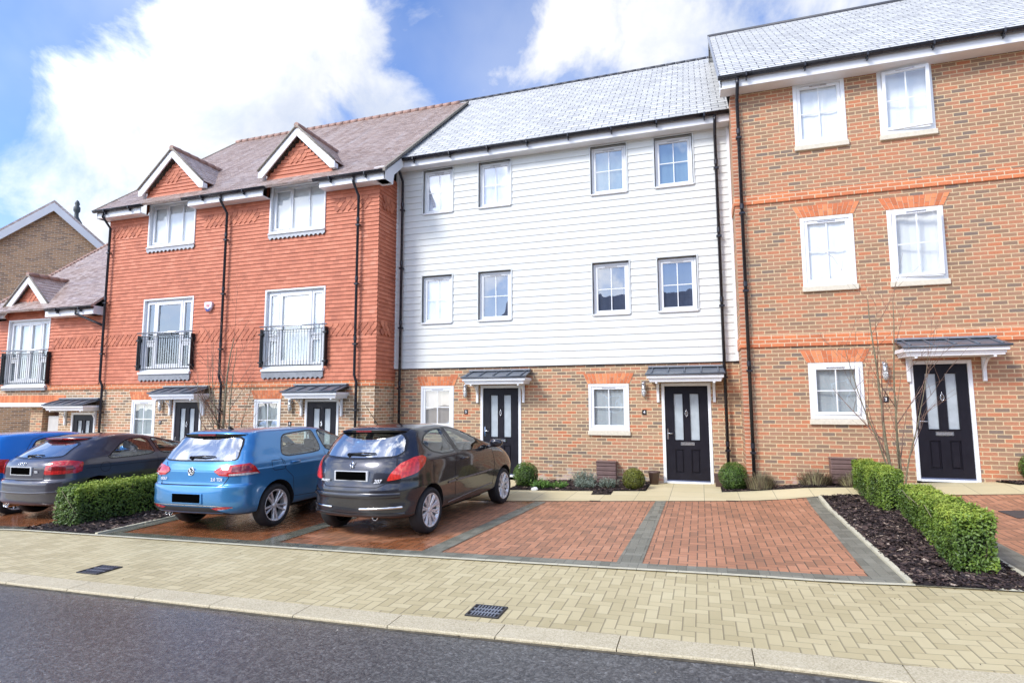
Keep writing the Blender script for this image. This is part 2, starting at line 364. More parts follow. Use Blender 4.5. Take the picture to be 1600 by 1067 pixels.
def herring(name, ramp, jcol, a=.1, joint=.045, rough=(.5, .75), wet=0.0, wetc=None, jd=.7, big=.3, tone=.6, hj=.55):
    m, nt, b = newmat(name); P = nt.sep(nt.uv())
    x = nt.m('DIVIDE', P[0], a); y = nt.m('DIVIDE', P[1], a)
    i = nt.m('FLOOR', x); j = nt.m('FLOOR', y); fx = nt.m('SUBTRACT', x, i); fy = nt.m('SUBTRACT', y, j)
    k = nt.m('FLOORED_MODULO', nt.m('SUBTRACT', i, j), 4.0)
    eq = lambda v: nt.m('COMPARE', k, float(v), .1)
    e0, e1, e2, e3 = eq(0), eq(1), eq(2), eq(3)
    dd = [nt.m('MULTIPLY_ADD', e1, 9.0, fx), nt.m('MULTIPLY_ADD', e0, 9.0, nt.m('SUBTRACT', 1.0, fx)), nt.m('MULTIPLY_ADD', e2, 9.0, fy), nt.m('MULTIPLY_ADD', e3, 9.0, nt.m('SUBTRACT', 1.0, fy))]
    d = nt.m('MINIMUM', nt.m('MINIMUM', dd[0], dd[1]), nt.m('DIVIDE', nt.m('MINIMUM', dd[2], dd[3]), hj))
    wn = nt.node('ShaderNodeTexWhiteNoise', noise_dimensions='2D'); nt.put(wn.inputs['Vector'], nt.comb(nt.m('SUBTRACT', i, e1), nt.m('ADD', j, e3)))
    uv = nt.uv(); fn = nt.noise(uv, 55, 4); bg_ = nt.noise(uv, .9, 4)
    f = nt.m('ADD', nt.m('MULTIPLY', wn.outputs['Value'], tone), nt.m('ADD', nt.m('MULTIPLY', nt.m('SUBTRACT', fn, .5), .35), nt.m('MULTIPLY', nt.m('SUBTRACT', bg_, .22), big)))
    col = nt.ramp(f, ramp); jm = nt.m('MULTIPLY', nt.m('SUBTRACT', 1.0, nt.sm(d, joint * .4, joint)), jd)
    col = nt.mix(jm, col, jcol)
    ro = nt.mr(fn, .3, .7, *rough)
    if wet:
        pw = nt.sep(nt.pos()); w = nt.noise(nt.pos(), .9, 4, .6)
        # damp patch that stays under and between the parked cars
        w = nt.m('ADD', w, nt.mr(pw[0], -6.0, -1.5, .30, -.22)); w = nt.sm(w, .5, .68)
        col = nt.mix(nt.m('MULTIPLY', w, wet), col, wetc, 'MULTIPLY'); ro = nt.m('SUBTRACT', ro, nt.m('MULTIPLY', w, .42))
    nt.put(b.inputs['Base Color'], col); nt.put(b.inputs['Roughness'], ro)
    nt.put(b.inputs['Normal'], nt.bump(nt.m('ADD', nt.sm(d, 0, joint * 1.6), nt.m('MULTIPLY', fn, .25)), .5, .006))
    return m
M_buff = herring('buff_block_paving', [(.0, (.40, .33, .175)), (.4, (.54, .455, .26)), (.7, (.61, .53, .32)), (1.0, (.67, .565, .345))], (.12, .10, .06), .1, .075, jd=.58, tone=.34, big=.55)
M_redpave = herring('red_block_paving', [(.0, (.22, .12, .07)), (.35, (.38, .175, .095)), (.65, (.48, .22, .12)), (1.0, (.55, .295, .18))], (.085, .065, .045), .1, .085, (.45, .7), .9, (.62, .46, .32), .9, .75, .5)
M_greypave = herring('charcoal_block_paving', [(.0, (.12, .12, .09)), (.5, (.20, .195, .15)), (1.0, (.27, .265, .21))], (.07, .07, .06), .1, .04, (.4, .7), .5, (.6, .6, .6), .6, .4)
def slab_mat():
    m, nt, b = newmat('buff_paving_slab'); uv = nt.uv()
    br = nt.node('ShaderNodeTexBrick', offset=0.0); nt.put(br.inputs['Vector'], uv)
    for k, v in (('Color1', (0, 0, 0, 1)), ('Color2', (1, 1, 1, 1)), ('Mortar', (.5, .5, .5, 1)), ('Scale', 1.0), ('Mortar Size', .006), ('Mortar Smooth', .2), ('Brick Width', .6), ('Row Height', .6)): br.inputs[k].default_value = v
    fn = nt.noise(uv, 30, 4); r = nt.sep(br.outputs['Color'])[0]
    f = nt.m('ADD', nt.m('MULTIPLY', r, .5), nt.m('MULTIPLY', nt.noise(uv, 1.7, 4), .6))
    c = nt.ramp(f, [(.0, (.50, .42, .24)), (.5, (.60, .51, .30)), (1.0, (.66, .57, .36))])
    nt.put(b.inputs['Base Color'], nt.mix(nt.m('MULTIPLY', br.outputs['Fac'], .7), c, (.22, .2, .14))); b.inputs['Roughness'].default_value = .7
    nt.put(b.inputs['Normal'], nt.bump(nt.m('SUBTRACT', nt.m('MULTIPLY', fn, .4), br.outputs['Fac']), .4, .004)); return m
M_slab = slab_mat()
def kerb_mat():
    m, nt, b = newmat('exposed_aggregate_kerb'); uv = nt.uv(); fn = nt.noise(uv, 120, 3); fm = nt.noise(uv, 3, 4)
    vo = nt.node('ShaderNodeTexVoronoi'); nt.put(vo.inputs['Vector'], uv); vo.inputs['Scale'].default_value = 110
    f = nt.m('ADD', nt.m('MULTIPLY', nt.sep(vo.outputs['Color'])[0], .6), nt.m('MULTIPLY', fm, .5))
    nt.put(b.inputs['Base Color'], nt.ramp(f, [(.0, (.30, .25, .155)), (.5, (.50, .43, .285)), (1.0, (.62, .55, .39))])); b.inputs['Roughness'].default_value = .8
    nt.put(b.inputs['Normal'], nt.bump(fn, .5, .004)); return m
M_kerb = kerb_mat()
def asphalt_mat():
    m, nt, b = newmat('asphalt'); uv = nt.pos()
    vo = nt.node('ShaderNodeTexVoronoi'); nt.put(vo.inputs['Vector'], uv); vo.inputs['Scale'].default_value = 62
    st = nt.sep(vo.outputs['Color'])[0]; fn = nt.noise(uv, 160, 3, .7); bg_ = nt.noise(uv, .8, 4); mid = nt.noise(uv, 22, 4, .7)
    f = nt.m('ADD', nt.m('MULTIPLY', st, .55), nt.m('ADD', nt.m('MULTIPLY', nt.m('SUBTRACT', mid, .5), .9), nt.m('MULTIPLY', bg_, .3)))
    nt.put(b.inputs['Base Color'], nt.ramp(f, [(.0, (.026, .026, .026)), (.45, (.080, .077, .072)), (.75, (.15, .146, .138)), (1.0, (.42, .41, .39))]))
    # the damp film leaves the surface glossier towards the left of the street
    px = nt.sep(uv)[0]; wet = nt.sm(nt.m('ADD', nt.m('MULTIPLY', bg_, 3.0), nt.m('MULTIPLY', px, -1.0)), .6, 6.0)
    nt.put(b.inputs['Roughness'], nt.m('SUBTRACT', nt.mr(fn, .3, .7, .5, .7), nt.m('MULTIPLY', wet, .36)))
    b.inputs['Specular IOR Level'].default_value = .7
    h = nt.m('ADD', nt.m('MULTIPLY', nt.m('SUBTRACT', 1.0, vo.outputs['Distance']), 1.0), nt.m('MULTIPLY', fn, .5))
    nt.put(b.inputs['Normal'], nt.bump(h, .42, .005)); return m
M_asphalt = asphalt_mat()
M_soil = rnd_mat('bark_mulch', [(.0, (.015, .009, .009)), (.45, (.045, .026, .024)), (.75, (.09, .055, .045)), (.93, (.2, .14, .10)), (1.0, (.42, .33, .26))], .75, 60, .22)
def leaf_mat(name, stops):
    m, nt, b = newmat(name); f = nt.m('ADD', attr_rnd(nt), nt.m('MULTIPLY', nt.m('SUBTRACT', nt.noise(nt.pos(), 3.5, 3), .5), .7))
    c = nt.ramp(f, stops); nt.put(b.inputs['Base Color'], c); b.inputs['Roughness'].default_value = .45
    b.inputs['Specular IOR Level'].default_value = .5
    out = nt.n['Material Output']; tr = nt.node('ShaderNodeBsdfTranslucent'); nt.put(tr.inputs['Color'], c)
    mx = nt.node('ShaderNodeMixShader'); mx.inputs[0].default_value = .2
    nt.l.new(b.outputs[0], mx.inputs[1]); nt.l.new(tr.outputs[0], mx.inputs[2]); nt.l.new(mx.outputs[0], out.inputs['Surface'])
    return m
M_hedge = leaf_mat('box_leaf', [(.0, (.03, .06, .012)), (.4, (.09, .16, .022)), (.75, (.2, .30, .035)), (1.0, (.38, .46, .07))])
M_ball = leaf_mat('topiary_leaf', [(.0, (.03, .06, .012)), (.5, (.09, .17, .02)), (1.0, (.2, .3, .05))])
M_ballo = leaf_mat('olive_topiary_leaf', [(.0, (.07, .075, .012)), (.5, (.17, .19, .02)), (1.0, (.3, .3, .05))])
M_sage = leaf_mat('grey_sage_leaf', [(.0, (.08, .11, .08)), (.5, (.2, .26, .2)), (1.0, (.42, .48, .4))])
M_dry = leaf_mat('dry_stem', [(.0, (.07, .045, .035)), (.5, (.2, .16, .1)), (1.0, (.34, .32, .17))])
M_bright = leaf_mat('bright_green_leaf', [(.0, (.04, .1, .02)), (.5, (.12, .26, .04)), (1.0, (.26, .42, .1))])
M_bark = plain('grey_brown_bark', (.19, .165, .10), .8, var=.4, vs=20)
M_barkred = plain('red_brown_twig', (.20, .12, .085), .7, var=.4, vs=20)
M_pot = plain('brown_pot', (.10, .06, .05), .4, var=.15, vs=8)
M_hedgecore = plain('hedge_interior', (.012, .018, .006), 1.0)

# ------------------------------------------------------------------ ground
GK = [(-28, -1.15), (-17, -.56), (-10, -.22), (0, -.03), (1.2, -.012), (5, .19), (14, .70)]
def g(x, y=-9.0):
    z = GK[-1][1] if x > GK[-1][0] else GK[0][1]
    for (a, za), (b, zb) in zip(GK, GK[1:]):
        if a <= x <= b: z = za + (zb - za) * (x - a) / (b - a)
    if x > .5: z += .13 * min(1, (x - .5) / 1.3) * max(0.0, min(1.0, (y + 2.3) / 1.2))
    return z
def inside(px, py, poly):
    c = False; n = len(poly); j = n - 1
    for i in range(n):
        xi, yi = poly[i]; xj, yj = poly[j]
        if (yi > py) != (yj > py) and px < (xj - xi) * (py - yi) / (yj - yi) + xi: c = not c
        j = i
    return c
def fill2d(poly, res):
    """triangulated fill of a 2d polygon with interior points"""
    pts = []; n = len(poly)
    for i in range(n):
        a = Vector(poly[i]); b = Vector(poly[(i + 1) % n]); k = max(1, int((b - a).length / res))
        for q in range(k): pts.append(a.lerp(b, q / k))
    nb = len(pts); edges = [(i, (i + 1) % nb) for i in range(nb)]
    x0 = min(p.x for p in pts); x1 = max(p.x for p in pts); y0 = min(p.y for p in pts); y1 = max(p.y for p in pts)
    bp = [(p.x, p.y) for p in pts]
    nx = int((x1 - x0) / res); ny = int((y1 - y0) / res)
    for i in range(nx):
        for j in range(ny):
            x = x0 + (i + .5 + (.25 if j % 2 else -.25)) * res; y = y0 + (j + .5) * res
            if inside(x, y, bp): pts.append(Vector((x, y)))
    r = geometry.delaunay_2d_cdt([Vector((p[0], p[1])) for p in pts], edges, [], 1, 1e-6)
    return r[0], [f for f in r[2] if inside(sum(r[0][i][0] for i in f) / 3, sum(r[0][i][1] for i in f) / 3, bp)]
def sheet(name, poly, dz, mat, res=.8, noise_amp=0.0):
    vs, fs = fill2d(poly, res); mb = MB()
    P = [Vector((v[0], v[1], g(v[0], v[1]) + dz + (noise_amp * noise.noise(Vector((v[0] * 3, v[1] * 3, 0))) if noise_amp else 0))) for v in vs]
    mb.raw(P, fs); o = mb.build(name, mat); return o
BAYL = [(-30, -6.80), (-10.4, -6.73), (-3.67, -6.71), (-1.35, -6.66), (.57, -6.60), (1.8, -6.61), (2.65, -6.68), (14, -6.9)]
KIN = [(-30, -8.45), (-7.5, -8.42), (-2.62, -8.46), (.39, -8.40), (1.5, -8.44), (14, -8.7)]
KOUT = [(x, y - .24) for x, y in KIN]
def lin(pl, x):
    for (a, b), (c, d) in zip(pl, pl[1:]):
        if x <= c: return b + (d - b) * (x - a) / (c - a)
    return pl[-1][1]
GB = MB()     # the large base sheet, out to the horizon
xs = [-260, -120, -60, -28, -20, -12, -6, 0, 6, 12, 18, 24, 60, 120, 260]; ys = [-260, -120, -60, -36, -24, -16, -9, -2, 6, 14, 30, 70, 150, 260]
for a, b in zip(xs, xs[1:]):
    for c, d in zip(ys, ys[1:]):
        GB.face([(a, c, g(a, -9) - .06), (b, c, g(b, -9) - .06), (b, d, g(b, -9) - .06), (a, d, g(a, -9) - .06)])
M_far = plain('rough_ground', (.16, .15, .13), .9, var=.3, vs=.4)
structure(GB.build('ground', M_far))
structure(sheet('road', KOUT + [(14, -16.5), (-30, -15.5)][::1], -.025, M_asphalt, 1.2))
K = MB()
for x0 in [v * .915 - 29.0 for v in range(0, 46)]:
    x1 = x0 + .915
    def kp(x, f, dz): return (x, lin(KIN, x) * (1 - f) + lin(KOUT, x) * f, g(x, -8) + dz)
    a, b = x0 + .004, x1 - .004
    K.face([kp(a, 1, .003), kp(b, 1, .003), kp(b, 0, .006), kp(a, 0, .006)])
    K.face([kp(a, 1, .003), kp(a, 1.04, -.006), kp(b, 1.04, -.006), kp(b, 1, .003)]); K.face([kp(a, 1.04, -.006), kp(a, 1.05, -.08), kp(b, 1.05, -.08), kp(b, 1.04, -.006)])
    K.face([kp(a, 0, .006), kp(a, 0, -.06), kp(a, 1, -.06), kp(a, 1, .003)]); K.face([kp(b, 0, .006), kp(b, 1, .003), kp(b, 1, -.06), kp(b, 0, -.06)])
structure(K.build('kerb', M_kerb))
KB = MB(); M_silt = plain('gutter_silt', (.09, .075, .05), .95, var=.4, vs=14)
for i in range(440):       # dirt line where the road meets the kerb
    x = -29 + i * .098; y = lin(KOUT, x) * 1.0 - .012; w = .012 + .02 * abs(noise.noise(Vector((x * 2.2, 0, 0)))) + .006 * rng.random(); w2 = w
    KB.face([(x, y - w, g(x, -8) - .0235), (x + .098, lin(KOUT, x + .098) - .012 - w2, g(x + .098, -8) - .0235), (x + .098, lin(KOUT, x + .098) + .004, g(x + .098, -8) - .012), (x, lin(KOUT, x) + .004, g(x, -8) - .012)])
o = KB.build('road_silt', M_silt); o['kind'] = 'stuff'
structure(sheet('pavement', KIN + BAYL[::-1], 0.0, M_buff, .6))
EDG = MB()      # pale concrete edging between pavement and bays
for i in range(90):
    x = -28 + i * .42; x1 = x + .416
    if x > 2.6 and False: continue
    EDG.face([(x, lin(BAYL, x) - .05, g(x, -6) + .013), (x1, lin(BAYL, x1) - .05, g(x1, -6) + .013), (x1, lin(BAYL, x1) + .012, g(x1, -6) + .013), (x, lin(BAYL, x) + .012, g(x, -6) + .013)])
M_edge = plain('pale_concrete_edging', (.56, .52, .38), .85, var=.12, vs=8)
structure(EDG.build('edging_strip', M_edge))
def clipline(x0, x1, off=0.0):
    pts = [(x0, lin(BAYL, x0) + off)] + [(x, y + off) for x, y in BAYL if x0 < x < x1] + [(x1, lin(BAYL, x1) + off)]
    return pts
PF = [(-30, -2.8), (-9.2, -2.85), (-3.34, -2.81), (-.66, -2.31), (1.82, -1.81), (4.78, -1.74), (14, -1.7)]
def pf(x): return lin(PF, x)
structure(sheet('parking_bay', clipline(-30, -10.0, .13) + [(-10.0, -2.84), (-30, -2.8)], 0.0, M_redpave))
structure(sheet('parking_bay', clipline(-8.42, 1.7, .013) + [(1.75, pf(1.75)), (-.66, pf(-.66)), (-3.34, pf(-3.34)), (-8.46, pf(-8.46))], 0.0, M_redpave, .35))
structure(sheet('parking_bay', clipline(2.8, 14, .013) + [(14, -1.7), (4.78, pf(4.78)), (2.98, pf(2.98))], 0.0, M_redpave, .35))
def strip(a, b, w0, w1, name='bay_divider'):
    (xa, ya), (xb, yb) = a, b; P = []
    n = 16; mb = MB()
    for i in range(n):
        t0, t1 = i / n, (i + 1) / n
        q = []
        for t, s in ((t0, 0), (t0, 1), (t1, 1), (t1, 0)):
            x = xa + (xb - xa) * t + s * (w0 + (w1 - w0) * t); y = ya + (yb - ya) * t; q.append((x, y, g(x, y) + .007))
        mb.face(q)
    return structure(mb.build(name, M_greypave))
strip((-3.31, -6.68), (-2.90, -2.78), .25, .2); strip((-.95, -6.63), (-.82, -2.33), .28, .18); strip((1.49, -6.59), (1.66, -1.84), .27, .17)
strip((-5.70, -6.69), (-5.42, -2.8), .3, .22); strip((-8.40, -6.71), (-8.44, -2.84), .24, .22); strip((2.82, -6.66), (2.98, -1.8), .3, .26)
def edge_run(x0, x1):     # charcoal edge course along the front of the bays
    mb = MB(); x = x0
    while x < x1 - 1e-6:
        e = min(x + .6, x1)
        mb.face([(x, lin(BAYL, x) + .013, g(x, -6) + .0105), (e, lin(BAYL, e) + .013, g(e, -6) + .0105), (e, lin(BAYL, e) + .21, g(e, -6) + .0105), (x, lin(BAYL, x) + .21, g(x, -6) + .0105)]); x = e
    structure(mb.build('bay_edge_course', M_greypave))
edge_run(-8.42, 1.7); edge_run(-28, -10.0); edge_run(2.8, 10)
# slab path along the houses; planting beds take bites out of it
PATH = [(-9.55, pf(-9.5)), (-3.34, pf(-3.34)), (-.66, pf(-.66)), (1.82, pf(1.82)), (4.78, pf(4.78)), (14, pf(14)), (14, -.86), (6.2, -.86), (6.2, -1.15), (4.95, -1.18), (4.75, -.86), (3.40, -.86), (3.3, -1.25), (1.75, -1.22), (.9, -1.12), (.32, -1.12), (.32, 0), (-1.07, 0), (-1.09, -1.22), (-1.71, -1.33), (-1.69, -1.80), (-2.06, -1.85), (-2.10, -1.40), (-3.85, -1.55), (-3.85, 0), (-5.1, 0), (-5.1, -1.0), (-7.4, -1.0), (-7.42, -1.6), (-9.5, -1.6)]
structure(sheet('path', PATH, .008, M_slab, .5))
structure(sheet('path', [(-30, -2.8), (-9.56, -2.85), (-9.5, -.9), (-30, -.9)], .006, M_slab, .8))
EG2 = MB()     # timber / concrete edging pins along the right bed and the left bed
for (a, b) in (((1.87, -1.84), (1.79, -6.60)), ((-8.43, -6.7), (-8.47, -2.85)), ((2.79, -6.65), (2.95, -1.9))):
    n = 5
    for i in range(n):
        t0, t1 = i / n, (i + .985) / n
        x0 = a[0] + (b[0] - a[0]) * t0; y0 = a[1] + (b[1] - a[1]) * t0; x1 = a[0] + (b[0] - a[0]) * t1; y1 = a[1] + (b[1] - a[1]) * t1
        for s in (0,):
            P = [(x0 - .025, y0), (x0 + .025, y0), (x1 + .025, y1), (x1 - .025, y1)]
            EG2.raw([(x, y, g(x, y) + .03) for x, y in P] + [(x, y, g(x, y) - .05) for x, y in P], [(0, 1, 2, 3), (0, 4, 5, 1), (1, 5, 6, 2), (2, 6, 7, 3), (3, 7, 4, 0)])
structure(EG2.build('edging_strip', M_edge))
def bed(poly, dz=.02, chips=0, seed=1, size=.03):
    structure(sheet('flower_bed', poly, dz, M_soil, .16, .03))
    if chips:
        r = random.Random(seed); mb = MB()
        x0 = min(p[0] for p in poly); x1 = max(p[0] for p in poly); y0 = min(p[1] for p in poly); y1 = max(p[1] for p in poly)
        k = 0
        while k < chips:
            x = r.uniform(x0, x1); y = r.uniform(y0, y1)
            if not inside(x, y, poly): continue
            k += 1; s = size * r.uniform(.35, 1.5) * (.55 if r.random() < .5 else 1)
            M = Matrix.Translation((x, y, g(x, y) + dz + .012 + .03 * noise.noise(Vector((x * 3, y * 3, 0))))) @ Matrix.Rotation(r.uniform(0, 6.28), 4, 'Z') @ Matrix.Rotation(r.uniform(-.6, .6), 4, 'X') @ Matrix.Rotation(r.uniform(-.4, .4), 4, 'Y')
            w = s * r.uniform(.25, .5); c = min(1, r.random() ** 1.5 * .95 + (.4 if r.random() < .10 else 0))
            mb.raw([M @ Vector(p) for p in ((-s, -w, 0), (s * .9, -w * .6, .004), (s, w, 0), (-s * .8, w * .8, .003), (-s, -w, -.006), (s, w, -.006))], [(0, 1, 2, 3), (0, 4, 5, 2)], 0, c)
        o = mb.build('bark_chips', M_soil, recalc=False); o['kind'] = 'stuff'; o['label'] = 'loose dark bark chips on the planting bed'
BEDR = [(1.89, -1.82), (1.81, -6.66), (2.3, -6.70), (2.77, -6.73), (2.93, -1.79)]
bed(BEDR, .022, 8000, 3, .030)
bed([(-10.0, -6.70), (-8.44, -6.70), (-8.48, -2.85), (-10.0, -2.85)], .02, 3000, 4, .035)
bed([(-3.84, 0), (-1.08, 0), (-1.10, -1.21), (-1.72, -1.32), (-1.70, -1.79), (-2.05, -1.84), (-2.09, -1.39), (-3.84, -1.54)], .022, 2000, 5, .03)
bed([(.34, 0), (.34, -1.11), (.9, -1.11), (1.75, -1.21), (3.3, -1.24), (3.38, -.86), (.8, -.86), (.8, 0)], .02, 900, 6, .03)
bed([(4.76, -.86), (4.96, -1.17), (6.19, -1.14), (6.19, -.86)], .02, 500, 7, .03)

def grate(name, cx, cy, w, d, rotz, nx, ny, label, cell=.6):
    t = thing(name, label, 'drain cover', (cx, cy, g(cx, cy) + .004), rot=(0, -.019, rotz))
    f = MB(); b = .02
    f.bbox(-w / 2, w / 2, -d / 2, -d / 2 + b, -.02, .008); f.bbox(-w / 2, w / 2, d / 2 - b, d / 2, -.02, .008)
    f.bbox(-w / 2, -w / 2 + b, -d / 2 + b, d / 2 - b, -.02, .008); f.bbox(w / 2 - b, w / 2, -d / 2 + b, d / 2 - b, -.02, .008)
    f.build('frame', M_blackmetal, t)
    p = MB(); p.box(-w / 2 + b, w / 2 - b, -d / 2 + b, d / 2 - b, -.018, .0005); p.build('pit', M_dark, t)
    s = MB(); iw = w - 2 * b; idp = d - 2 * b
    for i in range(1, nx): x = -iw / 2 + iw * i / nx; s.box(x - .006, x + .006, -idp / 2, idp / 2, .001, .006)
    for j in range(1, ny): y = -idp / 2 + idp * j / ny; s.box(-iw / 2, iw / 2, y - .008, y + .008, .0012, .0068)
    s.build('bars', plain('worn_iron', (.22, .24, .28), .4, .4, .2), t)
grate('drain_grate', -1.80, -8.20, .30, .27, .0, 9, 3, 'small dark iron drain grate in the buff paving near the kerb, the nearer one')
grate('drain_grate', -6.50, -8.07, .32, .30, .0, 7, 3, 'iron drain grate in the buff paving towards the left, in front of the clipped hedge')
sl = MB(); sl.box(-.62, .62, -.27, .27, -.03, .003)
def plainbox(name, w, d, h, mat, loc, rot=(0, 0, 0), parent=None):
    mb = MB(); mb.bbox(-w / 2, w / 2, -d / 2, d / 2, 0, h, .003); o = mb.build(name, mat, parent); o.location = loc; o.rotation_euler = rot; return o
mc = plainbox('manhole_cover', 1.1, .52, .012, plain('dark_steel_plate', (.07, .07, .075), .5, .3, .2, vs=12), (4.52, -3.12, g(4.52) + .002), (0, -.053, .0))
tag(mc, 'long dark drain cover plate set in the red paving right of the hedges', 'drain cover')
for i, (x, lab) in enumerate(((-1.86, 'thin black drainage slot at the path edge in front of the olive ball'), (.46, 'thin black drainage slot at the path edge in front of the bright green ball'))):
    o = plainbox('drain_slot', .2, .03, .012, M_blackmetal, (x, pf(x) - .01, g(x) + .002), (0, -.019, 0)); tag(o, lab, 'drain cover')

# ------------------------------------------------------------------ house building kit (street faces look towards -Y)
def wall_mb(mb, x0, x1, y, z0, z1, ops, depth=.1, mi=0):
    """front wall sheet with openings and their reveals"""
    xs = sorted({x0, x1} | {v for o in ops for v in (o[0], o[1]) if x0 < v < x1}); zs = sorted({z0, z1} | {v for o in ops for v in (o[2], o[3]) if z0 < v < z1})
    for a, b in zip(xs, xs[1:]):
        for c, d in zip(zs, zs[1:]):
            mx, mz = (a + b) / 2, (c + d) / 2
            if any(o[0] < mx < o[1] and o[2] < mz < o[3] for o in ops): continue
            mb.face([(a, y, c), (b, y, c), (b, y, d), (a, y, d)], mi)
    for o in ops:
        a, b, c, d = o[:4]; c = max(c, z0); d2 = min(d, z1)
        if c >= d2: continue
        mb.face([(a, y, c), (a, y, d2), (a, y + depth, d2), (a, y + depth, c)], mi); mb.face([(b, y, c), (b, y + depth, c), (b, y + depth, d2), (b, y, d2)], mi)
        if d <= z1: mb.face([(a, y, d), (b, y, d), (b, y + depth, d), (a, y + depth, d)], mi)
        if c >= z0 and o[2] >= z0: mb.face([(a, y, c), (a, y + depth, c), (b, y + depth, c), (b, y, c)], mi)
def courses(mb, O, U, Nn, L, z0, z1, gauge, proud, base, ops=(), mi=0, clip=None, wob=0.0):
    """lapped courses on a wall: O origin, U along, Nn outward normal; ops in (u0,u1,z0,z1); clip(z)->(u0,u1)"""
    O = Vector(O); U = Vector(U); Nn = Vector(Nn); z = z0; row = 0
    while z < z1 - 1e-6:
        zt = min(z + gauge, z1); cuts = sorted({z, zt} | {v for o in ops for v in (o[2], o[3]) if z + 1e-4 < v < zt - 1e-4})
        for a, b in zip(cuts, cuts[1:]):
            segs = [(0.0, L)] if clip is None else [clip((a + b) / 2)]
            if segs[0][0] >= segs[0][1]: continue
            for o in ops:
                if o[2] < (a + b) / 2 < o[3]:
                    ns = []
                    for s in segs:
                        if o[1] <= s[0] or o[0] >= s[1]: ns.append(s); continue
                        if s[0] < o[0]: ns.append((s[0], o[0]))
                        if o[1] < s[1]: ns.append((o[1], s[1]))
                    segs = ns
            pa = base + proud * (1 - (a - z) / gauge); pb = base + proud * (1 - (b - z) / gauge)
            for s0, s1 in segs:
                n = max(1, int((s1 - s0) / .66)) if wob else 1
                for q in range(n):
                    u0 = s0 + (s1 - s0) * q / n; u1 = s0 + (s1 - s0) * (q + 1) / n
                    w0 = wob * noise.noise(Vector((u0 * 1.7, row * .9, 1))); w1 = wob * noise.noise(Vector((u1 * 1.7, row * .9, 1)))
                    P = lambda u, h, zz: O + U * u + Nn * h + Vector((0, 0, zz - O.z))
                    mb.face([P(u0, pa + w0, a), P(u1, pa + w1, a), P(u1, pb + w1 * .3, b), P(u0, pb + w0 * .3, b)], mi, rng.random())
                    if abs(a - z) < 1e-6: mb.face([P(u0, 0, a), P(u1, 0, a), P(u1, pa + w1, a), P(u0, pa + w0, a)], mi, 0)
        z = zt; row += 1
def ring(mb, x0, x1, z0, z1, w, y0, y1, b=.004, wb=None, mi=0, M=None):
    wb = w if wb is None else wb
    mb.bbox(x0, x0 + w, y0, y1, z0, z1, b, mi, 0, M); mb.bbox(x1 - w, x1, y0, y1, z0, z1, b, mi, 0, M)
    mb.bbox(x0 + w - .002, x1 - w + .002, y0 + .001, y1, z1 - w, z1 - .001, b, mi, 0, M); mb.bbox(x0 + w - .002, x1 - w + .002, y0 + .001, y1, z0 + .001, z0 + wb, b, mi, 0, M)
def window(par, x0, x1, z0, z1, y, blind_or_reflection=None, bars=True, sill=None, openr=0.0, outer=.05, sash=.055, vent=True, blindfrac=1.0, silld=.05, bd=.08, glass=None):
    """casement: outer frame, sash, 2x2 glazing bars, pane, blind. y = outer face of the frame"""
    f = MB(); ring(f, x0, x1, z0, z1, outer, y, y + .07); win = f.build('window', M_white, par)
    M = None; ix0, ix1, iz0, iz1 = x0 + outer + .002, x1 - outer - .002, z0 + outer + .002, z1 - outer - .002
    if openr: M = Matrix.Translation((ix0, y, iz0)) @ Matrix.Rotation(-openr, 4, 'Z') @ Matrix.Rotation(openr * .45, 4, 'X') @ Matrix.Translation((-ix0, -y - .012, -iz0))
    s = MB(); ring(s, ix0, ix1, iz0, iz1, sash, y + .012, y + .062, .006, None, 0, M); s.build('sash', M_white, win)
    gx0, gx1, gz0, gz1 = ix0 + sash, ix1 - sash, iz0 + sash, iz1 - sash
    p = MB(); p.face([(M @ Vector(q)) if M else Vector(q) for q in ((gx0 - .01, y + .034, gz0 - .01), (gx1 + .01, y + .034, gz0 - .01), (gx1 + .01, y + .034, gz1 + .01), (gx0 - .01, y + .034, gz1 + .01))])
    p.build('pane', glass or M_glass, win, recalc=False)
    if bars:
        b = MB(); cx, cz = (gx0 + gx1) / 2, (gz0 + gz1) / 2; w = .010
        b.box(cx - w, cx + w, y + .026, y + .042, gz0 - .004, gz1 + .004, 0, 0, M); b.box(gx0 - .004, cx - w, y + .027, y + .041, cz - w, cz + w, 0, 0, M); b.box(cx + w, gx1 + .004, y + .027, y + .041, cz - w, cz + w, 0, 0, M)
        b.build('glazing_bars', M_white, win)
    if vent:
        v = MB(); cx = (x0 + x1) / 2; vw = (x1 - x0) * .17; v.bbox(cx - vw, cx + vw, y + .002, y + .02, z1 - outer - .034, z1 - outer - .014, .004, 0, 0, M); v.build('trickle_vent', M_steel if vent == 2 else plain_vent, win)
    if blind_or_reflection is not None:
        b = MB(); zb = iz1 - (iz1 - iz0) * blindfrac
        n = 10
        for i in range(n):
            xa = ix0 - .02 + (ix1 - ix0 + .04) * i / n; xb = ix0 - .02 + (ix1 - ix0 + .04) * (i + 1) / n
            da = .008 * math.sin(i * 1.9); db = .008 * math.sin((i + 1) * 1.9)
            b.face([(xa, y + bd + da, zb), (xb, y + bd + db, zb), (xb, y + bd + db, iz1 + .05), (xa, y + bd + da, iz1 + .05)], 0, 0, True)
        b.build('blind_or_reflection', blind_or_reflection, win, recalc=False)
    if sill is not None:
        s = MB(); h = .105 if sill is M_cream else .035
        if sill is M_cream: s.bbox(x0 - .02, x1 + .02, y - silld, y + .08, z0 - h, z0 - .004, .008)
        else: s.bbox(x0 - .015, x1 + .015, y - silld, y + .06, z0 - h, z0 + .002, .006)
        s.build('sill', sill, win)
    return win
plain_vent = plain('grey_vent', (.5, .5, .52), .5)
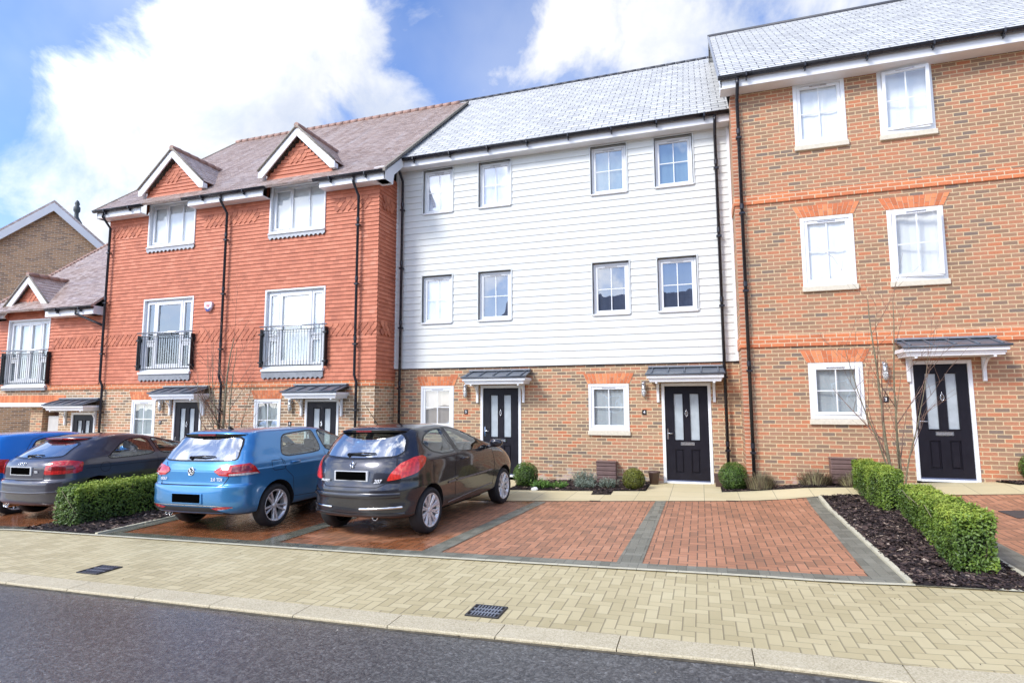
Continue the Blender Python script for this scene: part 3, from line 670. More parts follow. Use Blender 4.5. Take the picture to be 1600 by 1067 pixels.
def arch(par, x0, x1, z0, y, h=.225, splay=.09, n=None):
    n = n or round((x1 - x0) / .075); b = MB(); top0, top1 = x0 - splay, x1 + splay
    for i in range(n):
        t0, t1 = i / n, (i + 1) / n; gp = .005
        bl, br = x0 + (x1 - x0) * t0 + gp, x0 + (x1 - x0) * t1 - gp; tl, tr = top0 + (top1 - top0) * t0 + gp, top0 + (top1 - top0) * t1 - gp
        cut = .62 if i % 2 else .38
        for c0, c1 in ((0.0, cut - .02), (cut + .02, 1.0)):
            q = lambda xb, xt, t: (xb + (xt - xb) * t, z0 + h * t + .004)
            P = [q(bl, tl, c0), q(br, tr, c0), q(br, tr, c1), q(bl, tl, c1)]
            b.prism(P, FR(0, y, 0), 0, .012, 0, rng.random())
    o = b.build('brick_arch', M_vouss, par)
    m = MB(); m.prism([(x0, z0), (x1, z0), (top1, z0 + h), (top0, z0 + h)], FR(0, y, 0), -.01, .006); m.build('mortar_bed', M_mortar, o)
    return o
def rearch(o): return o
def door(par, x0, x1, z0, z1, y, number=None):
    """door frame outer box x0..x1, z0..z1; y = outer face of frame"""
    fw = .065; l0, l1, b0, b1 = x0 + fw, x1 - fw, z0 + .05, z1 - fw; yl = y + .03
    d = MB(); cx = (l0 + l1) / 2; w = l1 - l0
    gw = w * .205; gx = w * .185; gz0, gz1 = b0 + .86, b1 - .17
    # leaf as rails and stiles so that the glazed and sunk panels are true recesses
    xsn = [l0, cx - gx - gw / 2, cx - gx + gw / 2, cx + gx - gw / 2, cx + gx + gw / 2, l1]
    pz0, pz1 = b0 + .16, b0 + .66
    for a, b in ((xsn[0], xsn[1]), (xsn[2], xsn[3]), (xsn[4], xsn[5])): d.box(a, b, yl, yl + .045, b0, b1)
    for a, b in ((xsn[1], xsn[2]), (xsn[3], xsn[4])):
        d.box(a, b, yl + .0005, yl + .045, b0, pz0); d.box(a, b, yl + .0005, yl + .045, pz1, gz0); d.box(a, b, yl + .0005, yl + .045, gz1, b1)
        d.box(a, b, yl + .024, yl + .045, pz0, pz1); d.bbox(a + .022, b - .022, yl + .008, yl + .03, pz0 + .025, pz1 - .025, .012)
    leaf = d.build('front_door', M_door, par)
    f = MB(); f.bbox(x0, l0, y, y + .09, z0, z1, .006); f.bbox(l1, x1, y, y + .09, z0, z1, .006); f.bbox(l0 - .003, l1 + .003, y + .001, y + .09, b1, z1 - .001, .006); f.bbox(l0 - .003, l1 + .003, y - .02, y + .1, z0 - .005, b0 - .012, .005)
    f.build('door_frame', M_white, leaf)
    t = MB(); t.box(l0, l1, yl - .012, yl + .04, b0 - .012, b0 + .012); t.build('threshold', plain('blue_grey_threshold', (.10, .12, .2), .4), leaf)
    for s in (-1, 1):
        gcx = cx + s * gx
        p = MB(); p.bbox(gcx - gw / 2, gcx + gw / 2, yl + .018, yl + .03, gz0, gz1, .002); p.build('door_glass', M_frost, leaf)
        tr = MB(); ring(tr, gcx - gw / 2 - .018, gcx + gw / 2 + .018, gz0 - .018, gz1 + .018, .02, yl - .010, yl + .012, .006); tr.build('glass_bead', M_door, leaf)
    lb = MB(); lb.bbox(cx - .14, cx + .14, yl - .012, yl + .004, b0 + .745, b0 + .82, .006); o = lb.build('letterbox', M_chrome, leaf)
    sl = MB(); sl.bbox(cx - .115, cx + .115, yl - .016, yl - .010, b0 + .762, b0 + .797, .003); sl.build('flap', M_steel, o) if False else sl.build('letterbox_flap', M_steel, leaf)
    k = MB(); kz = gz0 + (gz1 - gz0) * .58
    k.tube([(cx, yl - .012, kz + .085), (cx, yl - .016, kz + .045)], .007, 8)
    pts = [(cx + .028 * math.sin(a) * (1 - .25 * math.cos(a)), yl - .02, kz - .005 + .055 * math.cos(a)) for a in [i * math.pi / 8 for i in range(17)]]
    k.tube(pts, .006, 6); k.tube([(cx, yl - .012, kz - .05), (cx, yl - .02, kz - .095)], [.009, .003], 8); k.bbox(cx - .012, cx + .012, yl - .012, yl + .002, kz - .07, kz + .06, .004)
    k.build('door_knocker', M_chrome, leaf)
    h = MB(); hx = l0 + .045; hz = b0 + 1.0; h.bbox(hx - .016, hx + .016, yl - .008, yl + .002, hz - .13, hz + .10, .004); h.tube([(hx, yl - .006, hz), (hx, yl - .05, hz), (hx + .11, yl - .052, hz - .004)], .010, 8)
    h.build('door_handle', M_chrome, leaf)
    return leaf
def canopy(par, xc, z0, y, w=1.52, dp=.50, hip=True):
    """lean-to porch hood. z0 = bottom of the moulded fascia, y = wall face"""
    x0, x1 = xc - w / 2, xc + w / 2; zf = z0 + .15; yf = y - dp
    r = MB(); zt = zf + .155
    a = (x0 - .04, yf - .05, zf); b = (x1 + .04, yf - .05, zf); c = (x1 + .02, y, zt); d = (x0 - .02, y, zt)
    up = .028
    P = [a, b, c, d]; Q = [(p[0], p[1], p[2] + up) for p in P]
    r.raw(P + Q, [(3, 2, 1, 0), (4, 5, 6, 7), (0, 1, 5, 4), (1, 2, 6, 5), (3, 0, 4, 7)])
    for i in range(5):      # rolls between the tiles
        x = x0 + .08 + (w - .16) * i / 4
        r.tube([(x, yf - .055, zf + up + .008), (x + (.0), y - .01, zt + up + .008)], [.020, .018], 8)
    r.tube([(x0 - .05, yf - .05, zf + .012), (x1 + .05, yf - .05, zf + .012)], .022, 8)
    cv = r.build('door_canopy', M_canopy, par)
    fl = MB(); fl.bbox(x0 - .02, x1 + .02, y - .13, y + .004, zt + .015, zt + .055, .008); fl.build('lead_flashing', M_lead, cv)
    f = MB()
    f.bbox(x0 - .02, x1 + .02, yf - .03, y + .0, z0 + .075, zf - .006, .006); f.bbox(x0 + .015, x1 - .015, yf + .005, y, z0 + .035, z0 + .082, .006); f.bbox(x0 + .03, x1 - .03, yf + .02, y, z0, z0 + .04, .005)
    f.build('canopy_fascia', M_fascia, cv)
    for s in (-1, 1):
        bx = xc + s * (w / 2 - .17); b = MB()
        b.bbox(bx - .027, bx + .027, y - .055, y, z0 - .43, z0 + .002, .005)
        n = 8; pts = []
        for i in range(n + 1):
            t = i / n * math.pi / 2; pts.append((y - .05 - (dp - .16) * (1 - math.cos(t)), z0 - .29 + .288 * math.sin(t)))
        for (ya, za), (yb, zb) in zip(pts, pts[1:]):
            b.raw([(bx - .02, ya, za), (bx + .02, ya, za), (bx + .02, yb, zb), (bx - .02, yb, zb), (bx - .02, ya + .045, za - .01), (bx + .02, ya + .045, za - .01), (bx + .02, min(yb + .05, y - .05), zb - .03), (bx - .02, min(yb + .05, y - .05), zb - .03)], [(0, 1, 2, 3), (4, 7, 6, 5), (0, 3, 7, 4), (1, 5, 6, 2)])
        b.bbox(bx - .022, bx + .022, yf + .03, y - .05, z0 - .035, z0 + .001, .004)
        b.build('bracket', M_white, cv)
    return cv
def lantern(par, x, y, z):
    """wall light: slim metal cage with glass, hung from a hook"""
    b = MB(); b.tube([(x, y, z + .17), (x, y - .035, z + .185), (x, y - .06, z + .17)], .009, 8); b.bbox(x - .025, x + .025, y - .012, y, z + .06, z + .2, .004)
    Mz = Matrix.Translation((x, y - .075, z))
    b.lathe([(.0, .175), (.045, .165), (.05, .15), (.046, .14), (.046, .05), (.052, .045), (.052, .03), (.04, .02)], Mz, 14)
    l = b.build('wall_light', M_steel, par)
    gl = MB(); gl.lathe([(.038, .03), (.042, -.02), (.038, -.10), (.025, -.135), (0, -.14)], Mz, 14); gl.build('lamp_glass', plain('pale_lamp_glass', (.55, .56, .54), .1, spec=.8), l)
    cg = MB()
    for k in range(6):
        a = k * math.pi / 3; cg.tube([(x + .047 * math.cos(a), y - .075 + .047 * math.sin(a), z + .03), (x + .047 * math.cos(a), y - .075 + .047 * math.sin(a), z - .1), (x, y - .075, z - .155)], .0035, 5)
    for zz in (-.03, -.09): cg.tube([(x + .048 * math.cos(a), y - .075 + .048 * math.sin(a), z + zz) for a in [i * math.pi / 6 for i in range(13)]], .0035, 5)
    cg.build('lamp_cage', M_steel, l)
    return l
def plaque(par, x, y, z, txt):
    b = MB(); b.bbox(x - .048, x + .048, y - .012, y - .001, z - .055, z + .055, .004); p = b.build('number_plaque', plain('black_slate_plaque', (.012, .012, .014), .4), par)
    text_mb(txt, .085, FR(x, y - .0125, z), .001, True).build('house_number', plain('white_digit', (.8, .8, .8), .5), p)
def downpipe(par, pts, r=.034):
    b = MB(); b.tube(pts, r, 10)
    for (a, c) in zip(pts, pts[1:]):
        a, c = Vector(a), Vector(c)
        if abs(a.z - c.z) > 1.2:
            n = int(abs(a.z - c.z) / 1.8) + 1
            for i in range(n):
                p = a.lerp(c, (i + .5) / n); b.bbox(p.x - .055, p.x + .055, p.y - r - .006, p.y + .06, p.z - .02, p.z + .02, .004); b.lathe([(r + .007, -.05), (r + .007, .05)], Matrix.Translation(p + Vector((0, 0, .14))), 10)
    return b.build('downpipe', M_black, par)
def gutter(par, x0, x1, y, z, n=14):
    """half round gutter; z = rim"""
    b = MB(); r = .058; pr = [(math.cos(a) * r, math.sin(a) * r) for a in [math.pi + i * math.pi / 10 for i in range(11)]]
    for sgn, rr in ((1, 1.0), (1, .88)):
        A = [Vector((x0, y + p[0] * rr, z + p[1] * rr)) for p in pr]; B = [Vector((x1, y + p[0] * rr, z + p[1] * rr)) for p in pr]
        b.raw(A + B, [(i, i + 1, 12 + i, 11 + i) for i in range(10)], 0, 0, True)
    for x in (x0, x1): b.raw([Vector((x, y + p[0], z + p[1])) for p in pr], [tuple(range(11))])
    b.tube([(x0, y - r, z), (x1, y - r, z)], .008, 6); b.tube([(x0, y + r, z), (x1, y + r, z)], .008, 6)
    gt = b.build('gutter', M_black, par, recalc=True)
    m = max(2, int((x1 - x0) / 1.0))
    for i in range(m):
        k = MB(); x = x0 + (x1 - x0) * (i + .5) / m
        k.bbox(x - .016, x + .016, y - r - .014, y + r + .01, z - .075, z + .012, .004); k.bbox(x - .012, x + .012, y - .02, y + .05, z - .13, z - .06, .004)
        k.build('gutter_bracket', M_black, gt)
    return gt
def roof_mb(mb, x0, x1, ye, ze, yr, tan, ztk=.06, mi=0, back=True, gauge=.21, lap=.007):
    """duo pitch roof with lapped courses on the street side"""
    n = int(math.hypot(yr - ye, (yr - ye) * tan) / gauge) + 1; cs = 1 / math.hypot(1, tan); nv = Vector((0, -tan * cs, cs))
    for i in range(n):
        t0, t1 = i / n, (i + 1) / n
        a = Vector((0, ye + (yr - ye) * t0, ze + (yr - ye) * tan * t0)) + nv * lap; b = Vector((0, ye + (yr - ye) * t1, ze + (yr - ye) * tan * t1))
        mb.face([(x0, a.y, a.z), (x1, a.y, a.z), (x1, b.y, b.z), (x0, b.y, b.z)], mi)
        q = a - nv * (lap if i else ztk); mb.face([(x0, q.y, q.z), (x1, q.y, q.z), (x1, a.y, a.z), (x0, a.y, a.z)], mi)
    zr = ze + (yr - ye) * tan
    if back: mb.face([(x0, yr, zr), (x1, yr, zr), (x1, 2 * yr - ye, ze), (x0, 2 * yr - ye, ze)], mi)
    for x, sg in ((x0, 1), (x1, -1)):
        mb.face([(x, ye, ze), (x, yr, zr), (x, 2 * yr - ye, ze), (x, 2 * yr - ye, ze - ztk), (x, yr, zr - ztk), (x, ye, ze - ztk)], mi)
T40 = math.tan(R(40))

# ------------------------------------------------------------------ middle house: white weatherboard over brick
HM = thing('clad_house', 'three storey house pair clad in white weatherboard above a brick ground floor, slate roof', 'house', (0, 0, 0))
MX0, MX1 = -7.41, .80; CL = 2.545
wins = dict(G1=(-6.64, -5.75, 1.06, 2.10), G2=(-2.417, -1.512, 1.06, 2.10), A1=(-6.62, -5.80, 3.66, 4.88), B1=(-5.09, -4.25, 3.66, 4.88), C1=(-2.27, -1.44, 3.66, 4.88), E1=(-.81, .02, 3.66, 4.88),
            A2=(-6.62, -5.80, 6.49, 7.66), B2=(-5.09, -4.25, 6.49, 7.66), C2=(-2.27, -1.44, 6.49, 7.66), E2=(-.81, .02, 6.49, 7.66))
D1 = (-5.045, -4.024, -.2, 2.10); D2 = (-.812, .209, -.2, 2.10)
wb = MB(); wall_mb(wb, MX0, MX1, 0, -1.2, CL + .05, [wins['G1'], wins['G2'], D1, D2], .12); wb.build('brick_wall', M_brickM, HM)
cl = MB(); cops = [(w[0] - MX0, w[1] - MX0, w[2], w[3]) for k, w in wins.items() if k[0] != 'G']
courses(cl, (MX0, 0, CL), (1, 0, 0), (0, -1, 0), MX1 - MX0, CL, 7.72, .165, .015, .035, cops)
for (a, b, c, d) in cops:       # reveals
    a += MX0; b += MX0
    cl.face([(a, -.048, c), (a, -.048, d), (a, .1, d), (a, .1, c)]); cl.face([(b, -.048, c), (b, .1, c), (b, .1, d), (b, -.048, d)]); cl.face([(a, -.048, d), (b, -.048, d), (b, .1, d), (a, .1, d)]); cl.face([(a, -.048, c), (a, .1, c), (b, .1, c), (b, -.048, c)])
cl.build('weatherboard_cladding', M_clad, HM, uvoff=(0, .165 * 16 - CL - .095))
tr = MB(); tr.box(MX0, MX1, -.019, 0, CL - .02, CL - .004); tr.build('cladding_drip_trim', M_blackmetal, HM)
ct = MB(); ct.bbox(MX1 - .06, MX1 - .004, -.07, -.001, CL + .002, 7.7, .004); ct.build('corner_trim', M_fascia, HM); ct = MB(); ct.bbox(MX0 + .001, MX0 + .05, -.07, -.001, CL + .002, 7.7, .004); ct.build('corner_trim', M_fascia, HM)
M_gwt = plain('grey_white_trim', (.60, .62, .61), .5)
for (a, b, c, d) in [wins[k] for k in wins if k[0] != 'G']:
    sp = MB(); ring(sp, a - .03, b + .03, c - .0, d + .03, .03, -.062, .0, .003); sp.build('window_surround', M_gwt, HM)
for k, bl in (('A1', M_lav), ('B1', M_navy), ('C1', M_navy), ('E1', M_navy), ('A2', M_lav), ('B2', M_lav), ('C2', M_teal), ('E2', M_teal)):
    w = wins[k]; window(HM, w[0] + .012, w[1] - .012, w[2] + .02, w[3] - .02, .02, bl, True, M_fascia, silld=.10, bd=.075, outer=.045, sash=.05)
for k, bl in (('G1', M_beige), ('G2', M_greyblind)):
    w = wins[k]; window(HM, w[0], w[1], w[2], w[3], -.012, bl, True, M_cream, silld=.04, bd=.09, outer=.06, sash=.06)
for k in ('G1', 'G2'): w = wins[k]; arch(HM, w[0] - .02, w[1] + .02, 2.105, -.001, .225, .10)
for dd, n in ((D1, '5'), (D2, '4')):
    door(HM, dd[0], dd[1], -.03, 2.10, -.015); xc = (dd[0] + dd[1]) / 2
    canopy(HM, xc, 2.115, -.002, 1.50, .50); lantern(HM, dd[0] - .37, 0, 1.95); plaque(HM, dd[0] - .375, 0, 1.47, n)
rf = MB(); roof_mb(rf, -7.86, .80, -.40, 7.93, 4.50, T40, .05); roof = rf.build('slate_roof', M_slate, HM)
rd = MB()
for i in range(29): rd.tube([(-7.86 + i * .3, 4.5, 7.93 + 4.9 * T40 + .015), (-7.86 + i * .3 + .29, 4.5, 7.93 + 4.9 * T40 + .015)], .05, 8)
rd.build('ridge_tiles', plain('dark_slate_ridge', (.07, .07, .08), .5), roof)
fs = MB(); fs.bbox(MX0 + .0, MX1 - .002, -.33, -.305, 7.70, 7.92, .004); fs.bbox(MX0, MX1 - .002, -.306, -.001, 7.70, 7.722, .003); fs.build('fascia_board', M_fascia, HM)
gutter(HM, -7.24, .79, -.395, 7.90)
downpipe(HM, [(-7.18, -.39, 7.83), (-7.18, -.39, 7.70), (-7.18, -.13, 7.42), (-7.18, -.13, g(-7.18) - .1)])
downpipe(HM, [(.50, -.39, 7.83), (.50, -.39, 7.72), (.50, -.13, 7.52), (.50, -.13, g(.5) - .05)])
bk = MB(); bk.face([(MX0, 9.4, -1.2), (MX0, 9.4, 7.9), (MX1, 9.4, 7.9), (MX1, 9.4, -1.2)]); bk.face([(MX0 + .02, 0.02, -1.2), (MX0 + .02, 9.4, -1.2), (MX0 + .02, 9.4, 7.9), (MX0 + .02, 0.02, 7.9)]); bk.face([(MX1 - .02, 0.02, -1.2), (MX1 - .02, 9.4, -1.2), (MX1 - .02, 9.4, 7.9), (MX1 - .02, 0.02, 7.9)])
for z in (2.4, 5.2, 7.75): bk.face([(MX0 + .02, .13, z), (MX1 - .02, .13, z), (MX1 - .02, 9.38, z), (MX0 + .02, 9.38, z)])
bk.face([(MX0 + .02, 2.4, -1.1), (MX0 + .02, 2.4, 7.7), (MX1 - .02, 2.4, 7.7), (MX1 - .02, 2.4, -1.1)])
bk.build('inner_wall', M_room, HM, recalc=False)

# ------------------------------------------------------------------ right house: red multi brick
HR = thing('brick_house', 'tall red brown brick house at the right with orange string courses and slate roof', 'house', (0, 0, 0))
RY = -.86; RX0, RX1 = .80, 9.0
rw = dict(a3=(1.963, 2.875, 6.71, 8.0), b3=(3.433, 4.326, 6.71, 8.0), a2=(1.963, 2.875, 3.89, 5.25), b2=(3.433, 4.326, 3.89, 5.25), a1=(1.963, 2.875, 1.37, 2.42))
D3 = (3.604, 4.559, .1, 2.42)
wb = MB(); wall_mb(wb, RX0, RX1, RY, -.8, 8.02, list(rw.values()) + [D3], .12)
wb.face([(RX0, RY, -.8), (RX0, RY, 8.02), (RX0, 0, 8.02), (RX0, 0, -.8)]); wb.face([(RX0 + .005, 0, 7.5), (RX0 + .005, 0, 8.2), (RX0 + .005, 6, 12.5), (RX0 + .005, 6, 7.5)])
wb.face([(RX1, RY, -.8), (RX1, 8, -.8), (RX1, 8, 8.2), (RX1, RY, 8.2)]); wb.build('brick_wall', M_brickR, HR)
for n_, (z0, z1) in enumerate(((2.746, 2.975), (5.62, 5.80))):
    sb = MB(); sb.bbox(RX0 - .025, RX1, RY - .028, RY + .02, z0, z1, .004); sb.box(RX0 - .025, RX0 + .02, RY + .021, -.08, z0, z1); sb.build('string_course', M_redband, HR, uvoff=(0, -z0 % .075))
q = MB(); q.box(RX0 - .006, RX0 + .11, RY - .004, RY + .01, -.8, 2.74); q.box(RX0 - .006, RX0 + .11, RY - .004, RY + .01, 2.98, 5.61); q.box(RX0 - .006, RX0 + .11, RY - .004, RY + .01, 5.81, 8.0)
q.build('corner_quoin', brick_mat('red_quoin_brick', [(.0, (.36, .14, .08)), (.5, (.52, .18, .09)), (1.0, (.6, .24, .13))], (.66, .52, .36), .1), HR)
for k, bl, op in (('a3', M_whiteback, 0), ('b3', M_whiteback, .13), ('a2', M_whiteback, 0), ('b2', M_whiteback, .13), ('a1', M_greyblind, 0.03)):
    w = rw[k]; window(HR, w[0], w[1], w[2], w[3], RY - .012, bl, True, M_cream, op, silld=.04, bd=.075 if k != 'a1' else .09, outer=.07, sash=.06, vent=2, glass=M_clearglass if k != 'a1' else None)
for k in ('a2', 'b2', 'a1'): w = rw[k]; arch(HR, w[0] - .02, w[1] + .02, w[3] + .005, RY - .001, .225, .11)
door(HR, D3[0], D3[1], .290, 2.42, RY - .015)
canopy(HR, 4.16, 2.47, RY - .002, 1.48, .50); lantern(HR, 3.215, RY, 2.22); plaque(HR, 3.21, RY, 1.73, '3')
T39 = math.tan(R(39.3))
rf = MB(); roof_mb(rf, .57, RX1, RY - .40, 8.21, 3.4, T39, .05); roof = rf.build('slate_roof', M_slate, HR)
vg = MB(); zr = 8.21 + (3.4 - RY + .4) * T39
vg.raw([(.55, RY - .40, 8.16), (.55, 3.4, zr - .05), (.55, 3.4, zr + .03), (.55, RY - .40, 8.24), (.59, RY - .40, 8.16), (.59, 3.4, zr - .05), (.59, 3.4, zr + .03), (.59, RY - .40, 8.24)], [(0, 1, 2, 3), (4, 7, 6, 5), (3, 2, 6, 7), (0, 3, 7, 4)]); vg.build('verge_strip', plain('grey_verge', (.3, .31, .33), .5), roof)
rd = MB(); rd.tube([(.55, 3.4, zr + .015), (RX1, 3.4, zr + .015)], .05, 8); rd.build('ridge_tiles', bpy.data.materials['dark_slate_ridge'], roof)
fs = MB(); fs.bbox(.62, RX1, RY - .33, RY - .305, 7.97, 8.19, .004); fs.bbox(.62, RX1, RY - .306, RY - .001, 7.97, 7.995, .003); fs.bbox(.60, .625, RY - .33, RY + .0, 7.97, 8.2, .003)
fs.prism([(-(RY - .33), 8.0), (-(RY - .33), 8.2), (-0.0, 8.2 + (.33 - RY) * T39 - .02), (-0.0, 8.0 + (.33 - RY) * T39 - .08)], Matrix(((0, 0, 1, 0), (-1, 0, 0, 0), (0, 1, 0, 0), (0, 0, 0, 1))), .605, .63)
fs.build('fascia_board', M_fascia, HR); gutter(HR, .56, RX1, RY - .395, 8.19)
downpipe(HR, [(.92, RY - .39, 8.12), (.92, RY - .39, 8.0), (.92, RY - .09, 7.8), (.92, RY - .09, g(.9) - .05)])
bk = MB(); bk.face([(RX0, 8, -.8), (RX1, 8, -.8), (RX1, 8, 8.2), (RX0, 8, 8.2)]); bk.face([(RX0 + .02, 1.6, -.8), (RX1, 1.6, -.8), (RX1, 1.6, 8.0), (RX0 + .02, 1.6, 8.0)])
for z in (2.66, 5.5, 8.02): bk.face([(RX0 + .02, RY + .13, z), (RX1, RY + .13, z), (RX1, 7.9, z), (RX0 + .02, 7.9, z)])
bk.build('inner_wall', M_room, HR, recalc=False)
def meterbox(x, y, z, w, lab):
    t = MB(); t.bbox(-w / 2, w / 2, -.2, 0, 0, .02, .004); t.bbox(-w / 2, w / 2, -.19, 0, .02, .44, .008)
    for i in range(4): t.bbox(-w / 2 - .006, w / 2 + .006, -.205, -.01, .06 + i * .095, .145 + i * .095, .012)
    t.bbox(-w / 2 - .012, w / 2 + .012, -.22, 0, .43, .455, .006)
    o = t.build('meter_box', M_brown, None); o.location = (x, y, z); tag(o, lab, 'meter box')
    k = MB(); k.tube([(0.0, -.2, .03), (0, -.215, .03)], .014, 8); k.build('lock', M_blackmetal, o)
meterbox(-2.02, -.01, -.05, .42, 'ribbed brown gas meter box against the brick wall behind the grey lavender')
meterbox(2.43, RY - .01, .22, .42, 'ribbed brown gas meter box against the red brick wall beside the dry grasses')

# ------------------------------------------------------------------ left house: red tile hanging
HL = thing('tile_hung_house', 'three storey house pair hung with orange red clay tiles, with two gabled dormers', 'house', (0, 0, 0))
LY = -.90; LX0, LX1 = -16.45, -7.42; LT = 2.25
fr = [(-14.915, -13.095, 2.56, 4.62), (-10.70, -8.854, 2.56, 4.62)]
dm = [(-14.907, -13.182, 6.11, 7.41), (-10.659, -8.922, 6.11, 7.41)]
lg = [(-15.182, -14.306, .74, 1.79), (-10.948, -10.12, .74, 1.79)]
ld = [(-13.66, -12.68, -.4, 1.79), (-9.386, -8.40, -.4, 1.79)]
wb = MB(); wall_mb(wb, LX0, LX1, LY, -1.6, LT + .02, lg + ld, .12); wb.face([(LX1, LY, -1.4), (LX1, 0, -1.4), (LX1, 0, LT + .02), (LX1, LY, LT + .02)]); wb.build('brick_wall', M_brickL, HL)
sb = MB(); sb.bbox(LX0, LX1 + .03, LY - .03, LY + .02, LT - .15, LT - .004, .004); sb.box(LX1 - .02, LX1 + .03, LY + .021, -.001, LT - .15, LT - .004); sb.build('string_course', M_redband, HL)
hl = MB(); hops = [(a - LX0, b - LX0, c - .25 if c < 3 else c - .15, d) for a, b, c, d in fr + dm]
courses(hl, (LX0, LY, LT), (1, 0, 0), (0, -1, 0), LX1 - LX0 + .05, LT, 7.06, .10, .017, .033, hops, wob=.004)
courses(hl, (LX1, LY - .03, LT), (0, 1, 0), (1, 0, 0), -LY + .03, LT, 7.45, .10, .022, .03, wob=.004)
courses(hl, (LX0, LY + .1, LT), (0, 1, 0), (-1, 0, 0), 4, 3.3, 7.3, .10, .022, .03, wob=.004)
for a, b, c, d in dm:      # gable faces of the dormers and the little strips either side of the window head
    xc = (a + b) / 2; hw = 1.02
    def clip(z, xc=xc, hw=hw):
        h = max(0.0, hw - max(0.0, (z - 7.66)) / .90) if z > 7.66 else hw
        return (xc - h - LX0, xc + h - LX0)
    courses(hl, (LX0, LY, 7.40), (1, 0, 0), (0, -1, 0), 20, 7.40, 8.60, .10, .022, .03, clip=clip, wob=.006)
hl.build('hung_tiles', M_hung, HL, uvoff=(0, .1 - LT % .1))
# bands of ornamental arrowhead tiles
def orn(par, x0, x1, z0, rows, y, axis=0, xfix=0):
    b = MB()
    for r_ in range(rows):
        n = int((x1 - x0) / .165)
        for i in range(n):
            x = x0 + .165 * (i + .25 + .5 * (r_ % 2)); z = z0 + r_ * .10
            if axis == 0: Mx = FR(x, y, z)
            else: Mx = Matrix(((0, 0, 1, xfix), (1, 0, 0, x), (0, 1, 0, z), (0, 0, 0, 1)))
            b.prism([(-.078, .13), (-.078, .035), (-.01, -.035), (.062, .035), (.078, .13)][::-1], Mx @ Matrix.Rotation(-.10, 4, 'X'), -.002, .027, 0, rng.random())
    return b.build('ornamental_tile_band', M_hungflat, par)
OZ1, OZ2 = 3.36, 6.52
yb = LY - .030
for (a, b) in ((LX0 + .05, -15.05), (-12.95, -10.85), (-8.72, LX1 + .03)):
    orn(HL, a, b, OZ1, 3, yb); orn(HL, a + (.05 if a < -16 else .1), b - .1, OZ2, 3, yb)
orn(HL, LY + .15, -.1, OZ1, 3, 0, 1, LX1 + .055); orn(HL, LY + .15, -.1, OZ2, 3, 0, 1, LX1 + .055)
for xc in (-14.045, -9.79): orn(HL, xc - .3, xc + .35, 7.98, 3, yb)
def apron(par, x0, x1, z0, z1, y, mat):
    b = MB(); n = round((x1 - x0) / .14); pts = [(x0, z1), (x0, z0)]
    for i in range(n):
        a = x0 + (x1 - x0) * i / n; c = x0 + (x1 - x0) * (i + 1) / n; m = (a + c) / 2
        pts += [(a + (c - a) * .15, z0 + .0), (m, z0 - .05), (c - (c - a) * .15, z0 + .0)]
    pts += [(x1, z0), (x1, z1)]
    b.prism(pts, FR(0, y, 0), 0, .012); return b.build('lead_apron', mat, par)
def frenchdoor(par, x0, x1, z0, z1, y, kind=0, blind_or_reflection=None):
    """juliet balcony doors with side lights; y = wall face; set back into a deep white reveal"""
    f = MB(); yb_ = y + .10
    ring(f, x0, x1, z0, z1, .045, y - .035, yb_, .004); fw = .05
    ring(f, x0 + .045, x1 - .045, z0 + .045, z1 - .045, .05, yb_ - .05, yb_ + .03, .004)
    W_ = x1 - x0 - .19; xa = x0 + .095
    if kind == 0: cols = [(.20, 1), (.60, 0), (.20, 1)]
    else: cols = [(.19, 1), (.31, 0), (.31, 0), (.19, 1)]
    d = f.build('french_door', M_white, par); x = xa; gl = MB(); s = MB(); zb, zt = z0 + .1, z1 - .1
    for wd, side in cols:
        w = W_ * wd; a, b = x + .006, x + w - .006; x += w
        if side:
            zm = zb + (zt - zb) * .40
            ring(s, a, b, zm, zt, .055, yb_ - .075, yb_ - .02, .005); s.bbox(a, b, yb_ - .06, yb_ - .02, zm - .075, zm - .01, .005); ring(s, a, b, zb, zm - .08, .055, yb_ - .075, yb_ - .02, .005)
            gl.box(a + .05, b - .05, yb_ - .047, yb_ - .043, zb + .05, zt - .05)
        else:
            ring(s, a, b, zb, zt, .085, yb_ - .08, yb_ - .02, .006, .12); gl.box(a + .08, b - .08, yb_ - .047, yb_ - .043, zb + .1, zt - .08)
    s.build('door_leaves', M_white, d)
    pm = MB(); pm.face([(xa, yb_ - .045, zb), (x, yb_ - .045, zb), (x, yb_ - .045, zt), (xa, yb_ - .045, zt)]); pm.build('pane', M_glass, d, recalc=False)
    if blind_or_reflection:
        b = MB(); b.face([(xa, yb_ - .01, zb), (x, yb_ - .01, zb), (x, yb_ - .01, zt), (xa, yb_ - .01, zt)]); b.build('door_backing', blind_or_reflection, d, recalc=False)
    st = MB(); st.bbox(x0 - .02, x1 + .02, y - .09, y + .05, z0 - .07, z0 - .002, .006); st.build('door_step', M_fascia, d)
    return d
